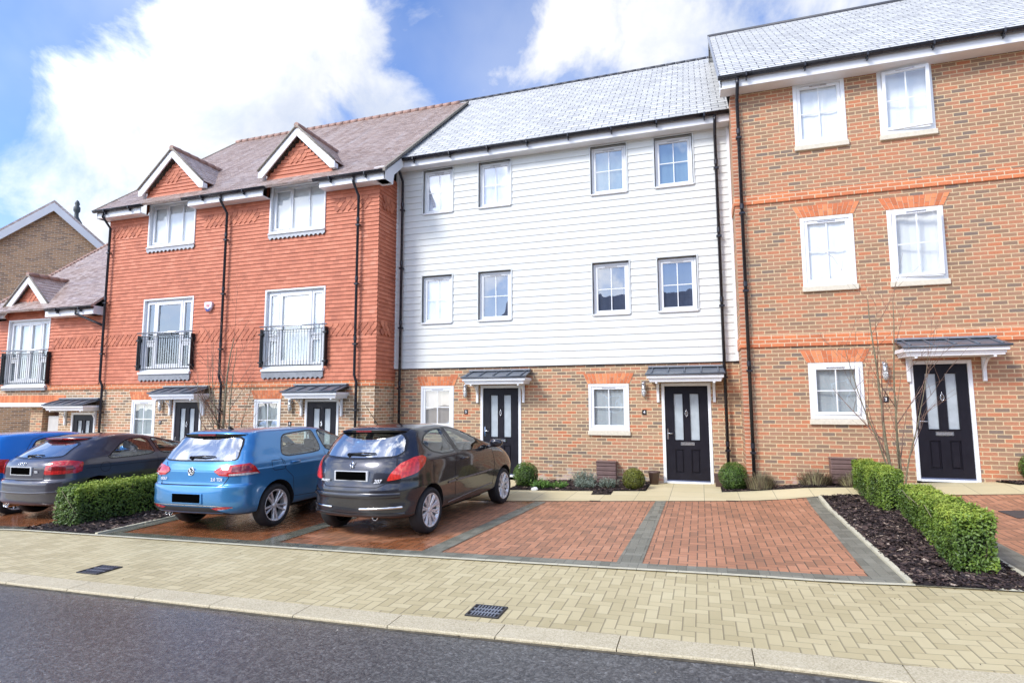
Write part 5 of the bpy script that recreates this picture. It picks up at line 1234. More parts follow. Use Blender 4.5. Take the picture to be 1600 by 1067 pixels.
def make_wheel(par, x, y, r, w, side, spokes, double=True, rimr=None, curve=.0):
    rimr = rimr or r * .745; M = Matrix.Translation((x, y, r)) @ Matrix.Rotation(math.pi / 2 * side, 4, 'Y')     # local z points outward
    hub = MB(); hub.lathe([(.0, -.05), (rimr * .60, -.05), (rimr * .62, -.09), (rimr * .93, -.09), (rimr * .95, -w * .45), (rimr * .95, -w * .5)], M, 28); hub.lathe([(0, -.02), (rimr * .20, -.022), (rimr * .22, -.06)], M, 24, 0)
    wh = hub.build('wheel', M_arch, par)
    t = MB(); hw = w / 2; t.lathe([(rimr, -hw + .0 - hw * .0), (r * .88, -hw - .0), (r * .965, -hw * .82), (r, -hw * .55), (r, hw * .55), (r * .965, hw * .86), (r * .88, hw + .004), (rimr * 1.04, hw), (rimr * .99, hw * .9), (rimr * .97, -hw)], Matrix.Translation(Vector((-side * hw * .0, 0, 0))) @ M @ Matrix.Translation((0, 0, -hw + .045)), 48)
    t.build('tyre', M_tyre, wh)
    b = MB(); o = .045 - .0
    b.lathe([(rimr * .86, o - .05), (rimr * .93, o - .012), (rimr * .985, o - .004), (rimr * 1.0, o - .012), (rimr * .985, o - .03), (rimr * .90, o - .09), (rimr * .90, -.10)], M, 48)
    b.lathe([(0, o - .022), (rimr * .12, o - .024), (rimr * .19, o - .034), (rimr * .22, o - .06)], M, 20)
    for k in range(spokes):
        a0 = 2 * math.pi * k / spokes
        for dlt in ((-1, 1) if double else (0,)):
            a = a0 + dlt * .17 * (10 / spokes) * .55; Ms = M @ Matrix.Rotation(a, 4, 'Z'); w0, w1 = rimr * (.068 if double else .085), rimr * (.068 if double else .10)
            skew = -dlt * .0 + curve
            P = []
            for rr, ww, zz, sk in ((rimr * .12, w0, o - .034, 0), (rimr * .5, w0 * .85, o - .026, skew * .4), (rimr * .93, w1, o - .014, skew)):
                P.append([(rr, -ww + sk, zz - .010), (rr, -ww * .55 + sk, zz), (rr, ww * .55 + sk, zz), (rr, ww + sk, zz - .010), (rr, ww * .8 + sk, zz - .045), (rr, -ww * .8 + sk, zz - .045)])
            for A, B in zip(P, P[1:]): b.raw([Ms @ Vector(p) for p in A + B], [(i, (i + 1) % 6, 6 + (i + 1) % 6, 6 + i) for i in range(6)])
    for k in range(5):
        a = 2 * math.pi * k / 5; b.lathe([(0, o - .026), (.008, o - .027), (.009, o - .04)], M @ Matrix.Translation((.034 * math.cos(a), .034 * math.sin(a), 0)), 6)
    b.build('rim', M_rim, wh)
    return wh
def make_car(name, label, loc, heading, spec):
    rows, wb, wr = spec['rows'], spec['wb'], spec['wr']; tw = spec['hw']
    car = Car(rows, wb, spec.get('flare', .02), wr)
    mtx = Matrix.Rotation(-.019, 4, 'Y') @ Matrix.Rotation(-R(heading), 4, 'Z')
    t = thing(name, label, 'car', (loc[0], loc[1], g(loc[0]) + .004), 'cars parked nose in on the block paved bays', mtx.to_euler())
    P = spec['paint']
    # body with arches, cabin and window openings cut out
    body = tmpobj(car.vs, car.fs); cuts = []
    for y in (0, wb):
        c = MB(); Mx = Matrix.Translation((-1.1, y, wr + .01)) @ Matrix.Rotation(math.pi / 2, 4, 'Y'); n = 40; ar = wr + spec.get('gap', .055)
        c.prism([(ar * math.cos(2 * math.pi * k / n), ar * math.sin(2 * math.pi * k / n)) for k in range(n)], Mx, 0, 2.2); cuts.append(tmpobj(c.v, c.f))
    zi = spec['zi']; crow = [r for r in rows if r[0] > zi + .02]
    base = [pchip([r[0] for r in rows], [r[c] for r in rows], zi) for c in range(7)]
    crow = [tuple(base)] + crow[:-3]; last = crow[-1]; crow[-1] = last
    iv, if_ = loft([(z - .02 if z > zi + .05 else z, a + (.10 if z < 1.1 else .06), b - .22, w - .045, c, d, e) for z, a, b, w, c, d, e in crow], wb, 0, wr, 3)
    low = []
    cuts.append(tmpobj(iv, if_))
    sidew = [smooth_poly(p, 2) for p in spec['side_windows']]
    for p_raw in spec['side_windows']:
        for sgn in (1, -1):
            c = MB(); Mx = Matrix(((0, 0, 1, 0), (1, 0, 0, 0), (0, 1, 0, 0), (0, 0, 0, 1)))
            q = smooth_poly(shrink(p_raw, .016), 1); c.prism(q, Mx, sgn * .38 if sgn > 0 else -1.2, 1.2 if sgn > 0 else -.38); cuts.append(tmpobj(c.v, c.f))
    rwp = smooth_poly(spec['rear_window'], 2); c = MB(); Mx = Matrix(((1, 0, 0, 0), (0, 0, -1, 0), (0, 1, 0, 0), (0, 0, 0, 1)))
    c.prism(smooth_poly(shrink(spec['rear_window'], .018), 1), Mx, -.55, 1.6); cuts.append(tmpobj(c.v, c.f))
    fwp = spec['front_window']; c = MB(); c.prism(shrink(smooth_poly(fwp, 1), .02), Mx, -4.4, -spec['fw_y']); cuts.append(tmpobj(c.v, c.f))
    boolean(body, cuts)
    me = body.data; me.name = 'body'; body.name = 'body'; me.materials.clear(); me.materials.append(P); me.materials.append(M_arch); me.materials.append(M_int)
    zb = rows[0][0]
    for p in me.polygons:
        c_ = p.center; p.material_index = 0; p.use_smooth = True
        h = car.bvh.find_nearest(c_); dist = h[3] if h[0] is not None else 1
        if dist > .012:
            arch_ = any(abs(math.hypot(c_.y - y, c_.z - wr - .01) - (wr + spec.get('gap', .055))) < .03 for y in (0, wb)) and c_.z < zi + .05
            p.material_index = 1 if (arch_ or c_.z < zi - .02) else 2
            p.use_smooth = False
        elif c_.z < zb + .005: p.material_index = 1
    bm = bmesh.new(); bm.from_mesh(me)
    for e in bm.edges:
        if len(e.link_faces) == 2 and (e.link_faces[0].material_index != e.link_faces[1].material_index or e.calc_face_angle(0) > R(40)): e.smooth = False
    bm.to_mesh(me); bm.free()
    if not me.uv_layers: setuv(me)
    body.parent = t
    # glass and trims
    tr = MB()
    for p in sidew: car.ribbon(p + [p[0]], 's', .020, .003, tr, True)
    if spec.get('pillar'): car.patch(spec['pillar'], 's', .0022, .05, tr, mirror=True)
    build_lr(tr, 'window_trim', M_trim, t)
    for p in sidew:
        for mir in (0, 1):
            gm = car.patch(p, 's', .0018, .07)
            if mir: gm.v = [(-v[0], v[1], v[2]) for v in gm.v]
            gm.build('side_window', M_carglass, t, recalc=False)
    gm = car.patch(rwp, 'r', .002, .07); rg = gm.build('rear_window', M_reargl, t, recalc=False)
    rb = MB(); car.ribbon(rwp + [rwp[0]], 'r', .022, .0035, rb); rb.build('window_seal', M_trim, rg)
    gm = car.patch(fwp, 'f', .002, .09); gm.build('windscreen', M_carglass, t, recalc=False)
    # seams
    sm_ = MB()
    for ln in spec['seams_side']: car.ribbon(ln, 's', .007, .0022, sm_, True)
    build_lr(sm_, 'door_seam', M_gap, t)
    sm_ = MB()
    for ln in spec['seams_rear']: car.ribbon(ln, 'r', .009, .0025, sm_)
    sm_.build('tailgate_seam', M_gap, t)
    # tail lights: polygon in the plane of a 45-ish degree view from behind right
    A = R(spec.get('tl_ang', 42))
    for polys, mats in ((spec['tail'], spec['tail_mats']),):
        first = None
        for mir in (0, 1):
            first = None
            for pl, mt_ in zip(polys, mats):
                q = []
                for k_, a, z in pl:
                    p3, _ = car.hit(k_, a, z)
                    q.append((p3.x * math.cos(A) + p3.y * math.sin(A), z))
                if spec.get('tail_smooth', 1): q = smooth_poly(q, spec.get('tail_smooth', 1))
                gm = car.patch(q, A, .012 if first is None else .016, .035)
                if first is None:      # skirt so that the lamp has thickness
                    r2 = []
                    for a, z in q + [q[0]]:
                        p3, n3 = car.hit(A, a, z)
                        if p3 is None: continue
                        if n3.dot(Vector((p3.x, p3.y - 1.2, .3))) < 0: n3 = -n3
                        r2.append((p3 + n3 * .012, p3 - n3 * .004))
                    for (u0, v0), (u1, v1) in zip(r2, r2[1:]): gm.face([u0, u1, v1, v0])
                if mir: gm.v = [(-v[0], v[1], v[2]) for v in gm.v]
                o = gm.build('tail_light' if first is None else 'lamp_segment', mt_, t if first is None else first, recalc=False)
                first = first or o
    for nm, ln, md, w_, off, h, mt_, mir in spec.get('strips', []):
        rb_ = car.ribbon(ln, md, w_, off, None, mir, h=h)
        build_lr(rb_, nm, mt_, t) if mir else rb_.build(nm, mt_, t)
    for nm, pl, md, off, mt_, mir in spec.get('patches', []):
        car.patch(pl, md, off, .04, mirror=mir).build(nm, mt_, t, recalc=False)
    # number plate (blank)
    pz, pw, ph, py = spec['plate']; p3, n3 = car.hit('r', 0, pz); pb = MB()
    pb.bbox(-pw / 2 - .03, pw / 2 + .03, p3.y - .012, p3.y + .06, pz - ph / 2 - .018, pz + ph / 2 + .01, .005); s_ = pb.build('plate_recess', spec.get('plate_mat', P), t)
    pb = MB(); pb.bbox(-pw / 2, pw / 2, p3.y - .020, p3.y - .004, pz - ph / 2, pz + ph / 2, .004); pb.build('number_plate', M_plate, t)
    # wiper
    wz, wx0, wx1 = spec['wiper']; p0, _ = car.hit('r', wx0, wz); p1, _ = car.hit('r', wx1, wz + .015); w_ = MB()
    w_.tube([p0 + Vector((0, -.012, 0)), p0.lerp(p1, .5) + Vector((0, -.04, .012)), p1 + Vector((0, -.022, .0))], [.020, .013, .007], 8); w_.tube([p0 + Vector((-.03, .01, -.01)), p0 + Vector((0, -.04, -.004))], .026, 8)
    w_.build('rear_wiper', M_trim, t)
    # spoiler over the rear window with high brake light
    sz, sy0, sy1, sw, sth = spec['spoiler']; s_ = MB(); n = 16; top = []; bot = []
    for i in range(n + 1):
        x = -sw + 2 * sw * i / n; e = (abs(x) / sw) ** 3
        hp, _n = car.hit('r', x * .985, sz - .03); hy = hp.y if hp is not None else sy0 + .1; pr_ = -sy0 + car.hit('r', 0, sz - .03)[0].y
        yb_ = hy - pr_ * (1 - .8 * e) - .004; zt = sz - e * .02; top.append((x, yb_, zt)); bot.append((x, yb_ + .015, zt - sth * (1 - .5 * e)))
    def roofpt(x, y):
        h = car.bvh.ray_cast(Vector((x, y, 3)), Vector((0, 0, -1))); return h[0] if h[0] is not None else Vector((x, y, sz))
    rt_ = [roofpt(p[0] * .985, sy1) + Vector((0, 0, .002)) for p in top]; un = [roofpt(p[0] * .96, sy0 + .20 + (abs(p[0]) / sw) ** 3 * .1) + Vector((0, .02, -.035)) for p in top]
    for i in range(n): s_.raw([top[i], top[i + 1], rt_[i + 1], rt_[i]], [(0, 1, 2, 3)], 0, 0, True); s_.raw([top[i], bot[i], bot[i + 1], top[i + 1]], [(0, 1, 2, 3)], 1, 0, False); s_.raw([bot[i], un[i], un[i + 1], bot[i + 1]], [(0, 1, 2, 3)], 1, 0, False)
    s_.face([top[0], rt_[0], un[0], bot[0]], 0); s_.face([top[-1], bot[-1], un[-1], rt_[-1]], 0)
    so = s_.build('roof_spoiler', [P, spec.get('spoiler_under', M_trim)], t)
    bl = MB(); bw = spec.get('brake_w', .17); bl.bbox(-bw, bw, sy0 - .004, sy0 + .03, sz - sth * .85, sz - sth * .12, .004); bl.build('brake_light', M_redd if name != 'parked_car' else M_redd, t)
    # exhaust
    for ex, ez, er in spec.get('exhaust', []):
        p3, _ = car.hit('r', ex, max(ez, rows[0][0] + .02)); y = (p3.y if p3 is not None else -.7) + .04; e_ = MB()
        Me = Matrix.Translation((ex, y, ez)) @ Matrix.Rotation(math.pi / 2, 4, 'X') @ Matrix.Diagonal((1.25, 1, 1, 1)); e_.lathe([(er * .8, -.1), (er * .82, .03), (er, .032), (er * 1.02, .02), (er * 1.0, -.15)], Me, 20); e_.lathe([(0, .0), (er * .8, .0)], Me, 20, 1)
        e_.build('exhaust_pipe', [M_chrome, M_arch], t)
    # mirrors, handles
    my, mz = spec['mirror']
    for sgn in (1, -1):
        p3, _ = car.hit('s', my, mz); x = p3.x; bm = bmesh.new(); bmesh.ops.create_icosphere(bm, subdivisions=3, radius=1)
        for v in bm.verts:
            v.co = Vector((math.copysign(abs(v.co.x) ** .8, v.co.x) * .115, math.copysign(abs(v.co.y) ** .75, v.co.y) * .06 + .03 * abs(v.co.x), math.copysign(abs(v.co.z) ** .75, v.co.z) * .068))
        m_ = MB(); m_.addbm(bm, 0, 0, Matrix.Translation((sgn * (x + .15), my, mz + .045)), True); m_.tube([(sgn * (x - .02), my + .01, mz - .02), (sgn * (x + .08), my, mz + .0)], [.03, .022], 8, 0)
        m_.build('wing_mirror', spec.get('mirror_mat', P), t)
    for hy, hz in spec['handles']:
        for sgn in (1, -1):
            a, b = car.hit('s', hy - .095, hz), car.hit('s', hy + .095, hz); h_ = MB()
            if a[0] is None: continue
            pts = [a[0] + Vector((.0, 0, 0)), a[0].lerp(b[0], .15) + Vector((.032, 0, .003)), a[0].lerp(b[0], .5) + Vector((.042, 0, .006)), a[0].lerp(b[0], .85) + Vector((.034, 0, .003)), b[0]]
            h_.tube([(sgn * p.x, p.y, p.z) for p in pts], [.010, .015, .016, .015, .010], 8); h_.build('door_handle', P, t)
    # wheels
    for y in (0, wb):
        for sd_ in (1, -1): make_wheel(t, sd_ * (tw - spec.get('win', .058)), y, wr, spec.get('tw', .205), sd_, *spec['rim'])
    # seats and steering wheel seen through the glass
    st = MB()
    for y0, hh in ((.62, 0.0), (1.52, .04)):
        for x in (-.36, .36):
            M = Matrix.Translation((x, y0, .46)) @ Matrix.Rotation(R(-14) * -1, 4, 'X')
            st.bbox(-.22, .22, -.07, .07, .05, .56 + hh, .05, 0, 0, Matrix.Translation((x, y0, .42)) @ Matrix.Rotation(R(12), 4, 'X')); st.bbox(-.13, .13, -.019, .045, .60 + hh, .78 + hh, .035, 0, 0, Matrix.Translation((x, y0, .42)) @ Matrix.Rotation(R(12), 4, 'X'))
            st.bbox(-.22, .22, .0, .45, .0, .14, .04, 0, 0, Matrix.Translation((x, y0, .42)))
    st.build('seats', M_seat, t)
    sw_ = MB(); Mw = Matrix.Translation((.37, 2.0, .90)) @ Matrix.Rotation(R(65), 4, 'X'); n = 24
    sw_.tube([Mw @ Vector((.18 * math.cos(2 * math.pi * k / n), .18 * math.sin(2 * math.pi * k / n), 0)) for k in range(n + 1)], .014, 6); sw_.tube([Mw @ Vector((-.18, 0, 0)), Mw @ Vector((.18, 0, 0))], .018, 6); sw_.build('steering_wheel', M_int, t)
    # under body
    ub = MB(); yr0 = rows[1][1]; ub.bbox(-tw + .26, tw - .26, .42, wb - .4, .19, .36, .03); ub.bbox(-.30, .25, yr0 + .22, -.32, .24, .36, .05); ub.tube([(-tw + .2, 0, wr - .02), (tw - .2, 0, wr - .02)], .05, 8); ub.build('underbody', M_arch, t)
    return t, car
def badge_text(t, car, txt, x, z, size, mat, bold=True, shear=0.0, off=.006, name='badge'):
    p3, n = car.hit('r', x, z)
    if n.y > 0: n = -n
    zax = n; xax = Vector((0, 0, 1)).cross(zax).normalized(); yax = zax.cross(xax); Mx = Matrix(((xax.x, yax.x, zax.x, 0), (xax.y, yax.y, zax.y, 0), (xax.z, yax.z, zax.z, 0), (0, 0, 0, 1)))
    Mx = Matrix.Translation(p3 + n * off) @ Mx
    return (text_mb(txt, size, Mx, .002, bold, shear).build(name, mat, t) if txt else None), Mx
M_badge = plain('bright_badge_silver', (.82, .82, .84), .3, .2)
M_mould = plain('highlight_grey_moulding', (.16, .155, .17), .3, .4, var=.05)  # lighter grey paints the reflected highlight line along the body side
def remap(sp, dm, dt, top):
    def f(z):
        if z < .26: return z
        if z < .34: return z + dm * (z - .26) / .08
        if z < 1.05: return z + dm
        return z + dm + (dt - dm) * min(1, (z - 1.05) / (top - 1.05))
    sp['rows'] = [(f(r[0]),) + tuple(r[1:]) for r in sp['rows']]
    P2 = lambda L: [(a, f(b)) for a, b in L]
    sp['side_windows'] = [P2(L) for L in sp['side_windows']]
    for k in ('rear_window', 'front_window', 'pillar'):
        if k in sp: sp[k] = P2(sp[k])
    for k in ('seams_side', 'seams_rear'): sp[k] = [P2(L) for L in sp[k]]
    sp['tail'] = [[(m, a, f(z)) for m, a, z in L] for L in sp['tail']]
    sp['strips'] = [(a, P2(b)) + tuple(c) for a, b, *c in sp.get('strips', [])]; sp['patches'] = [(a, P2(b)) + tuple(c) for a, b, *c in sp.get('patches', [])]
    sp['plate'] = (f(sp['plate'][0]),) + tuple(sp['plate'][1:]); sp['wiper'] = (f(sp['wiper'][0]),) + tuple(sp['wiper'][1:]); sp['spoiler'] = (f(sp['spoiler'][0]),) + tuple(sp['spoiler'][1:])
    sp['mirror'] = (sp['mirror'][0], f(sp['mirror'][1])); sp['handles'] = [(a, f(b)) for a, b in sp['handles']]; sp['f'] = f
    return sp
# the blue five door hatchback
P_blue = paint('metallic_mid_blue_paint', (.045, .22, .48), .5, .28, .03)
golf = dict(wb=2.63, wr=.318, hw=.90, paint=P_blue, zi=.72, flare=.022, gap=.052,
    rows=[(.262, -.60, 3.20, .78, .25, .3, 3.2), (.285, -.74, 3.34, .86, .36, .5, 3.2), (.34, -.79, 3.40, .885, .36, .6, 3.3), (.42, -.815, 3.43, .888, .38, .62, 3.3), (.52, -.82, 3.44, .892, .40, .62, 3.2), (.60, -.812, 3.43, .897, .38, .62, 3.3), (.645, -.80, 3.42, .898, .37, .62, 3.3), (.665, -.762, 3.40, .897, .35, .62, 3.4), (.76, -.755, 3.32, .893, .35, .62, 3.4),
          (.845, -.752, 3.15, .892, .34, .6, 3.4), (.862, -.738, 3.08, .886, .34, .6, 3.4), (.93, -.705, 2.85, .872, .34, .5, 3.4), (.985, -.668, 2.50, .848, .34, .5, 3.4), (1.03, -.640, 2.25, .822, .32, .45, 3.5), (1.12, -.590, 2.08, .785, .30, .45, 3.6), (1.22, -.530, 1.88, .742, .34, .42, 3.5), (1.31, -.475, 1.68, .702, .32, .42, 3.6), (1.37, -.43, 1.53, .672, .31, .42, 3.6), (1.405, -.39, 1.43, .648, .31, .42, 3.5), (1.432, -.30, 1.30, .610, .36, .45, 3.2), (1.448, -.12, 1.16, .54, .40, .42, 2.8), (1.458, .08, 1.02, .42, .34, .34, 2.5), (1.464, .30, .86, .26, .2, .2, 2.3), (1.467, .45, .72, .12, .08, .08, 2.1), (1.468, .54, .64, .03, .02, .02, 2.0)],
    side_windows=[[(.16, 1.02), (.17, 1.10), (.26, 1.29), (.34, 1.345), (.92, 1.385), (1.02, 1.38), (1.10, 1.00), (.26, .985)], [(1.19, .995), (1.12, 1.38), (1.38, 1.375), (1.62, 1.31), (2.08, 1.05), (2.12, .985)]],
    rear_window=[(-.70, .995), (-.645, 1.20), (-.59, 1.352), (.59, 1.352), (.645, 1.20), (.70, .995), (.3, .985), (-.3, .985)],
    front_window=[(-.66, 1.0), (-.50, 1.36), (.50, 1.36), (.66, 1.0)], fw_y=1.1,
    seams_side=[[(1.16, .33), (1.15, .90), (1.14, 1.0)], [(1.16, .33), (.36, .36), (.33, .66), (.17, .80), (.10, .98)], [(2.22, .34), (2.25, .80), (2.12, .98)], [(-.10, .945), (.12, .945), (.16, .92), (.18, .84), (.14, .80), (-.06, .80), (-.10, .83), (-.10, .945)]],
    seams_rear=[[(-.60, .965), (-.46, .86), (-.64, .80)], [(-.64, .80), (-.58, .655), (.58, .655), (.655, .76), (.655, .80)], [(.46, .86), (.64, .80)]],
    tail=[[('r', .42, .845), ('r', .48, .895), ('r', .62, .925), ('s', -.50, .945), ('s', -.44, .90), ('s', -.36, .795), ('s', -.52, .795), ('r', .62, .78), ('r', .52, .79)],
          [('r', .66, .79), ('r', .665, .812), ('s', -.56, .822), ('s', -.42, .815), ('s', -.38, .797), ('s', -.54, .792)], [('r', .69, .84), ('r', .685, .90), ('s', -.54, .912), ('s', -.50, .85)]],
    tail_mats=[M_red, M_lensw, M_redd], tail_smooth=0,
    strips=[('character_line', [(-.06, .855), (.6, .865), (1.5, .87), (2.9, .84)], 's', .030, .0, .004, P_blue, True), ('sill_trim', [(.42, .265), (2.2, .265)], 's', .035, .002, .004, M_bumperblk, True), ('bumper_trim', [(-.84, .365), (-.5, .372), (0, .375), (.5, .372), (.74, .345)], 'r', .014, .003, .004, M_steel, False)],
    patches=[('bumper_skirt', [(-.78, .268), (-.80, .31), (-.68, .352), (.40, .352), (.55, .31), (.72, .278), (.74, .268)], 'r', .004, M_bumperblk, False), ('reflector', smooth_poly([(.42, .345), (.50, .325), (.66, .335), (.76, .36), (.62, .368)], 1), 'r', .008, M_red, False), ('reflector', smooth_poly([(-.42, .345), (-.50, .325), (-.66, .335), (-.76, .36), (-.62, .368)], 1), 'r', .008, M_red, False)],
    plate=(.475, .52, .12, 0), wiper=(1.035, -.10, .33), spoiler=(1.405, -.50, -.15, .60, .042), exhaust=[(-.56, .265, .03), (-.47, .265, .03)], mirror=(1.98, 1.0), handles=[(.40, .885), (1.38, .885)], rim=(5, True, None, .0))
remap(golf, .04, .0, 1.468)
t, car = make_car('parked_car', 'mid blue five door hatchback parked right of the clipped hedge', (-7.03, -5.62), 1.5, golf)
badge_text(t, car, '2.0 TDI', .48, .775, .062, M_badge, off=.016); badge_text(t, car, 'GOLF', -.53, .775, .055, M_badge, off=.016)
o, Mx = badge_text(t, car, '', 0, .885, .1, M_chrome, off=.004)
b = MB(); b.lathe([(.046, 0), (.050, .008), (.056, .008), (.060, 0)], Mx, 28); b.lathe([(0, .002), (.047, .002)], Mx, 28, 1)
for pts in ([(-.030, .040), (-.010, -.002), (.0, .012), (.010, -.002), (.030, .040)], [(-.019, .018), (-.020, -.046), (.0, -.010), (.020, -.046), (.045, .018)]):
    for (x0, y0), (x1, y1) in zip(pts, pts[1:]): b.tube([Mx @ Vector((x0, y0, .006)), Mx @ Vector((x1, y1, .006))], .0042, 5)
b.build('badge', [M_chrome, M_bumperblk], t)
an = MB(); an.prism([(-.05, 0), (.04, 0), (.045, .03), (.03, .05)], Matrix(((0, 0, 1, 0), (-1, 0, 0, -.05), (0, 1, 0, 1.455), (0, 0, 0, 1))), -.015, .015); an.build('roof_aerial', M_trim, t)

# the dark grey three door hatchback nearest the camera
P_grey = paint('dark_metallic_grey_paint', (.022, .022, .030), .55, .25, .02)
pug = dict(wb=2.50, wr=.312, hw=.865, paint=P_grey, zi=.72, flare=.025, gap=.045,
    rows=[(.262, -.54, 3.10, .74, .30, .35, 3.0), (.285, -.66, 3.20, .815, .42, .5, 2.9), (.34, -.70, 3.25, .838, .50, .6, 2.7), (.44, -.715, 3.28, .848, .55, .65, 2.6), (.50, -.722, 3.29, .855, .56, .65, 2.6), (.56, -.722, 3.28, .862, .56, .65, 2.6), (.60, -.712, 3.27, .864, .55, .65, 2.6), (.66, -.69, 3.24, .864, .54, .65, 2.6), (.74, -.672, 3.15, .864, .54, .65, 2.7), (.82, -.655, 3.0, .862, .55, .6, 2.7),
          (.90, -.625, 2.80, .855, .56, .55, 2.7), (.965, -.585, 2.55, .838, .56, .5, 2.7), (1.01, -.545, 2.35, .815, .54, .5, 2.7), (1.10, -.485, 2.02, .778, .50, .48, 2.8), (1.20, -.415, 1.72, .735, .48, .45, 2.9), (1.29, -.345, 1.46, .690, .46, .42, 3.0), (1.36, -.275, 1.25, .650, .44, .42, 3.0), (1.40, -.20, 1.10, .618, .44, .42, 2.9), (1.43, -.06, .95, .575, .42, .40, 2.7), (1.452, .12, .80, .49, .34, .34, 2.5), (1.464, .28, .68, .35, .2, .22, 2.3), (1.468, .38, .58, .18, .1, .1, 2.1), (1.469, .45, .52, .04, .03, .03, 2.0)],
    side_windows=[[(-.06, 1.17), (.06, 1.28), (.26, 1.355), (.60, 1.385), (.62, 1.20), (.76, .985), (.36, .985), (.10, 1.04)], [(.84, .975), (.70, 1.19), (.68, 1.385), (.90, 1.38), (1.22, 1.30), (1.72, 1.06), (1.92, .945)]],
    pillar=[(.62, 1.39), (.70, 1.39), (.86, .97), (.76, .975)],
    rear_window=[(-.58, 1.0), (-.66, 1.07), (-.63, 1.22), (-.53, 1.34), (.0, 1.36), (.53, 1.34), (.63, 1.22), (.66, 1.07), (.58, 1.0), (.0, .975)],
    front_window=[(-.62, 1.0), (-.47, 1.36), (.47, 1.36), (.62, 1.0)], fw_y=1.0,
    seams_side=[[(.72, .33), (.68, .60), (.70, .80), (.80, .97)], [(2.03, .33), (2.10, .70), (2.0, .96)]],
    seams_rear=[[(-.60, 1.0), (-.66, .80), (-.52, .66), (-.42, .615), (.42, .615), (.52, .66), (.66, .80), (.60, 1.0)]],
    tail=[[('r', .53, .695), ('r', .58, .80), ('r', .66, .915), ('s', -.30, .985), ('s', -.16, 1.0), ('s', -.10, .965), ('s', -.16, .885), ('s', -.33, .78), ('r', .66, .715)],
          ], tail_mats=[M_redp], tail_smooth=2,
    strips=[('side_moulding', [(.46, .555), (.69, .560)], 's', .026, .006, .008, M_mould, True), ('side_moulding', [(.73, .560), (1.98, .578)], 's', .026, .006, .008, M_mould, True), ('sill_trim', [(.50, .30), (2.0, .35)], 's', .018, .005, .010, M_mould, True),
            ('bumper_moulding', [(-.70, .51), (-.4, .505), (0, .50), (.4, .505), (.70, .51)], 'r', .07, .006, .018, P_grey, False), ('chrome_blade', [(.16, .335), (.45, .342), (.72, .355)], 'r', .026, .006, .010, M_chrome, False), ('chrome_blade', [(-.30, .342), (-.45, .345), (-.72, .355)], 'r', .026, .006, .010, M_chrome, False), ('bumper_lip', [(-.74, .30), (0, .288), (.74, .30)], 'r', .05, .006, .012, P_grey, False)],
    patches=[], plate=(.76, .50, .11, 0), plate_mat=M_platew, wiper=(1.035, -.12, .30), spoiler=(1.395, -.40, -.02, .56, .035), exhaust=[(.33, .285, .038)], mirror=(1.90, .985), handles=[(.98, .86)], rim=(10, True, .232, .012), brake_w=.13, win=.052, mirror_mat=P_grey)
remap(pug, .075, .03, 1.469)
t, car = make_car('parked_car', 'dark grey three door hatchback parked beside the empty red bays', (-4.47, -5.46), 5.0, pug)
badge_text(t, car, '207', .42, .765, .070, M_badge, shear=.3, off=.018); badge_text(t, car, 'PEUGEOT', -.43, .765, .040, M_badge, off=.020)
o, Mx = badge_text(t, car, '', 0, .975, .1, M_chrome)
b = MB(); Mx = Mx @ Matrix.Scale(1.0, 4)      # heraldic rampant beast, simplified
for pts in ([(-.02, .045), (.005, .02), (.0, -.005), (-.012, -.03), (-.03, -.05)], [(.0, -.005), (.015, -.03), (.012, -.05)], [(.004, .018), (.04, .03)], [(.003, .008), (.038, .004)], [(-.012, -.02), (-.04, -.01), (-.035, .02)]):
    b.tube([Mx @ Vector((x, y, .006)) for x, y in pts], [.010, .009, .008, .006, .005][:len(pts)] if len(pts) > 2 else .005, 6)
b.build('badge', M_chrome, t)
an = MB(); an.tube([(-.25, .30, 1.45), (-.31, .02, 1.80)], [.006, .002], 5); an.build('roof_aerial', M_trim, t)

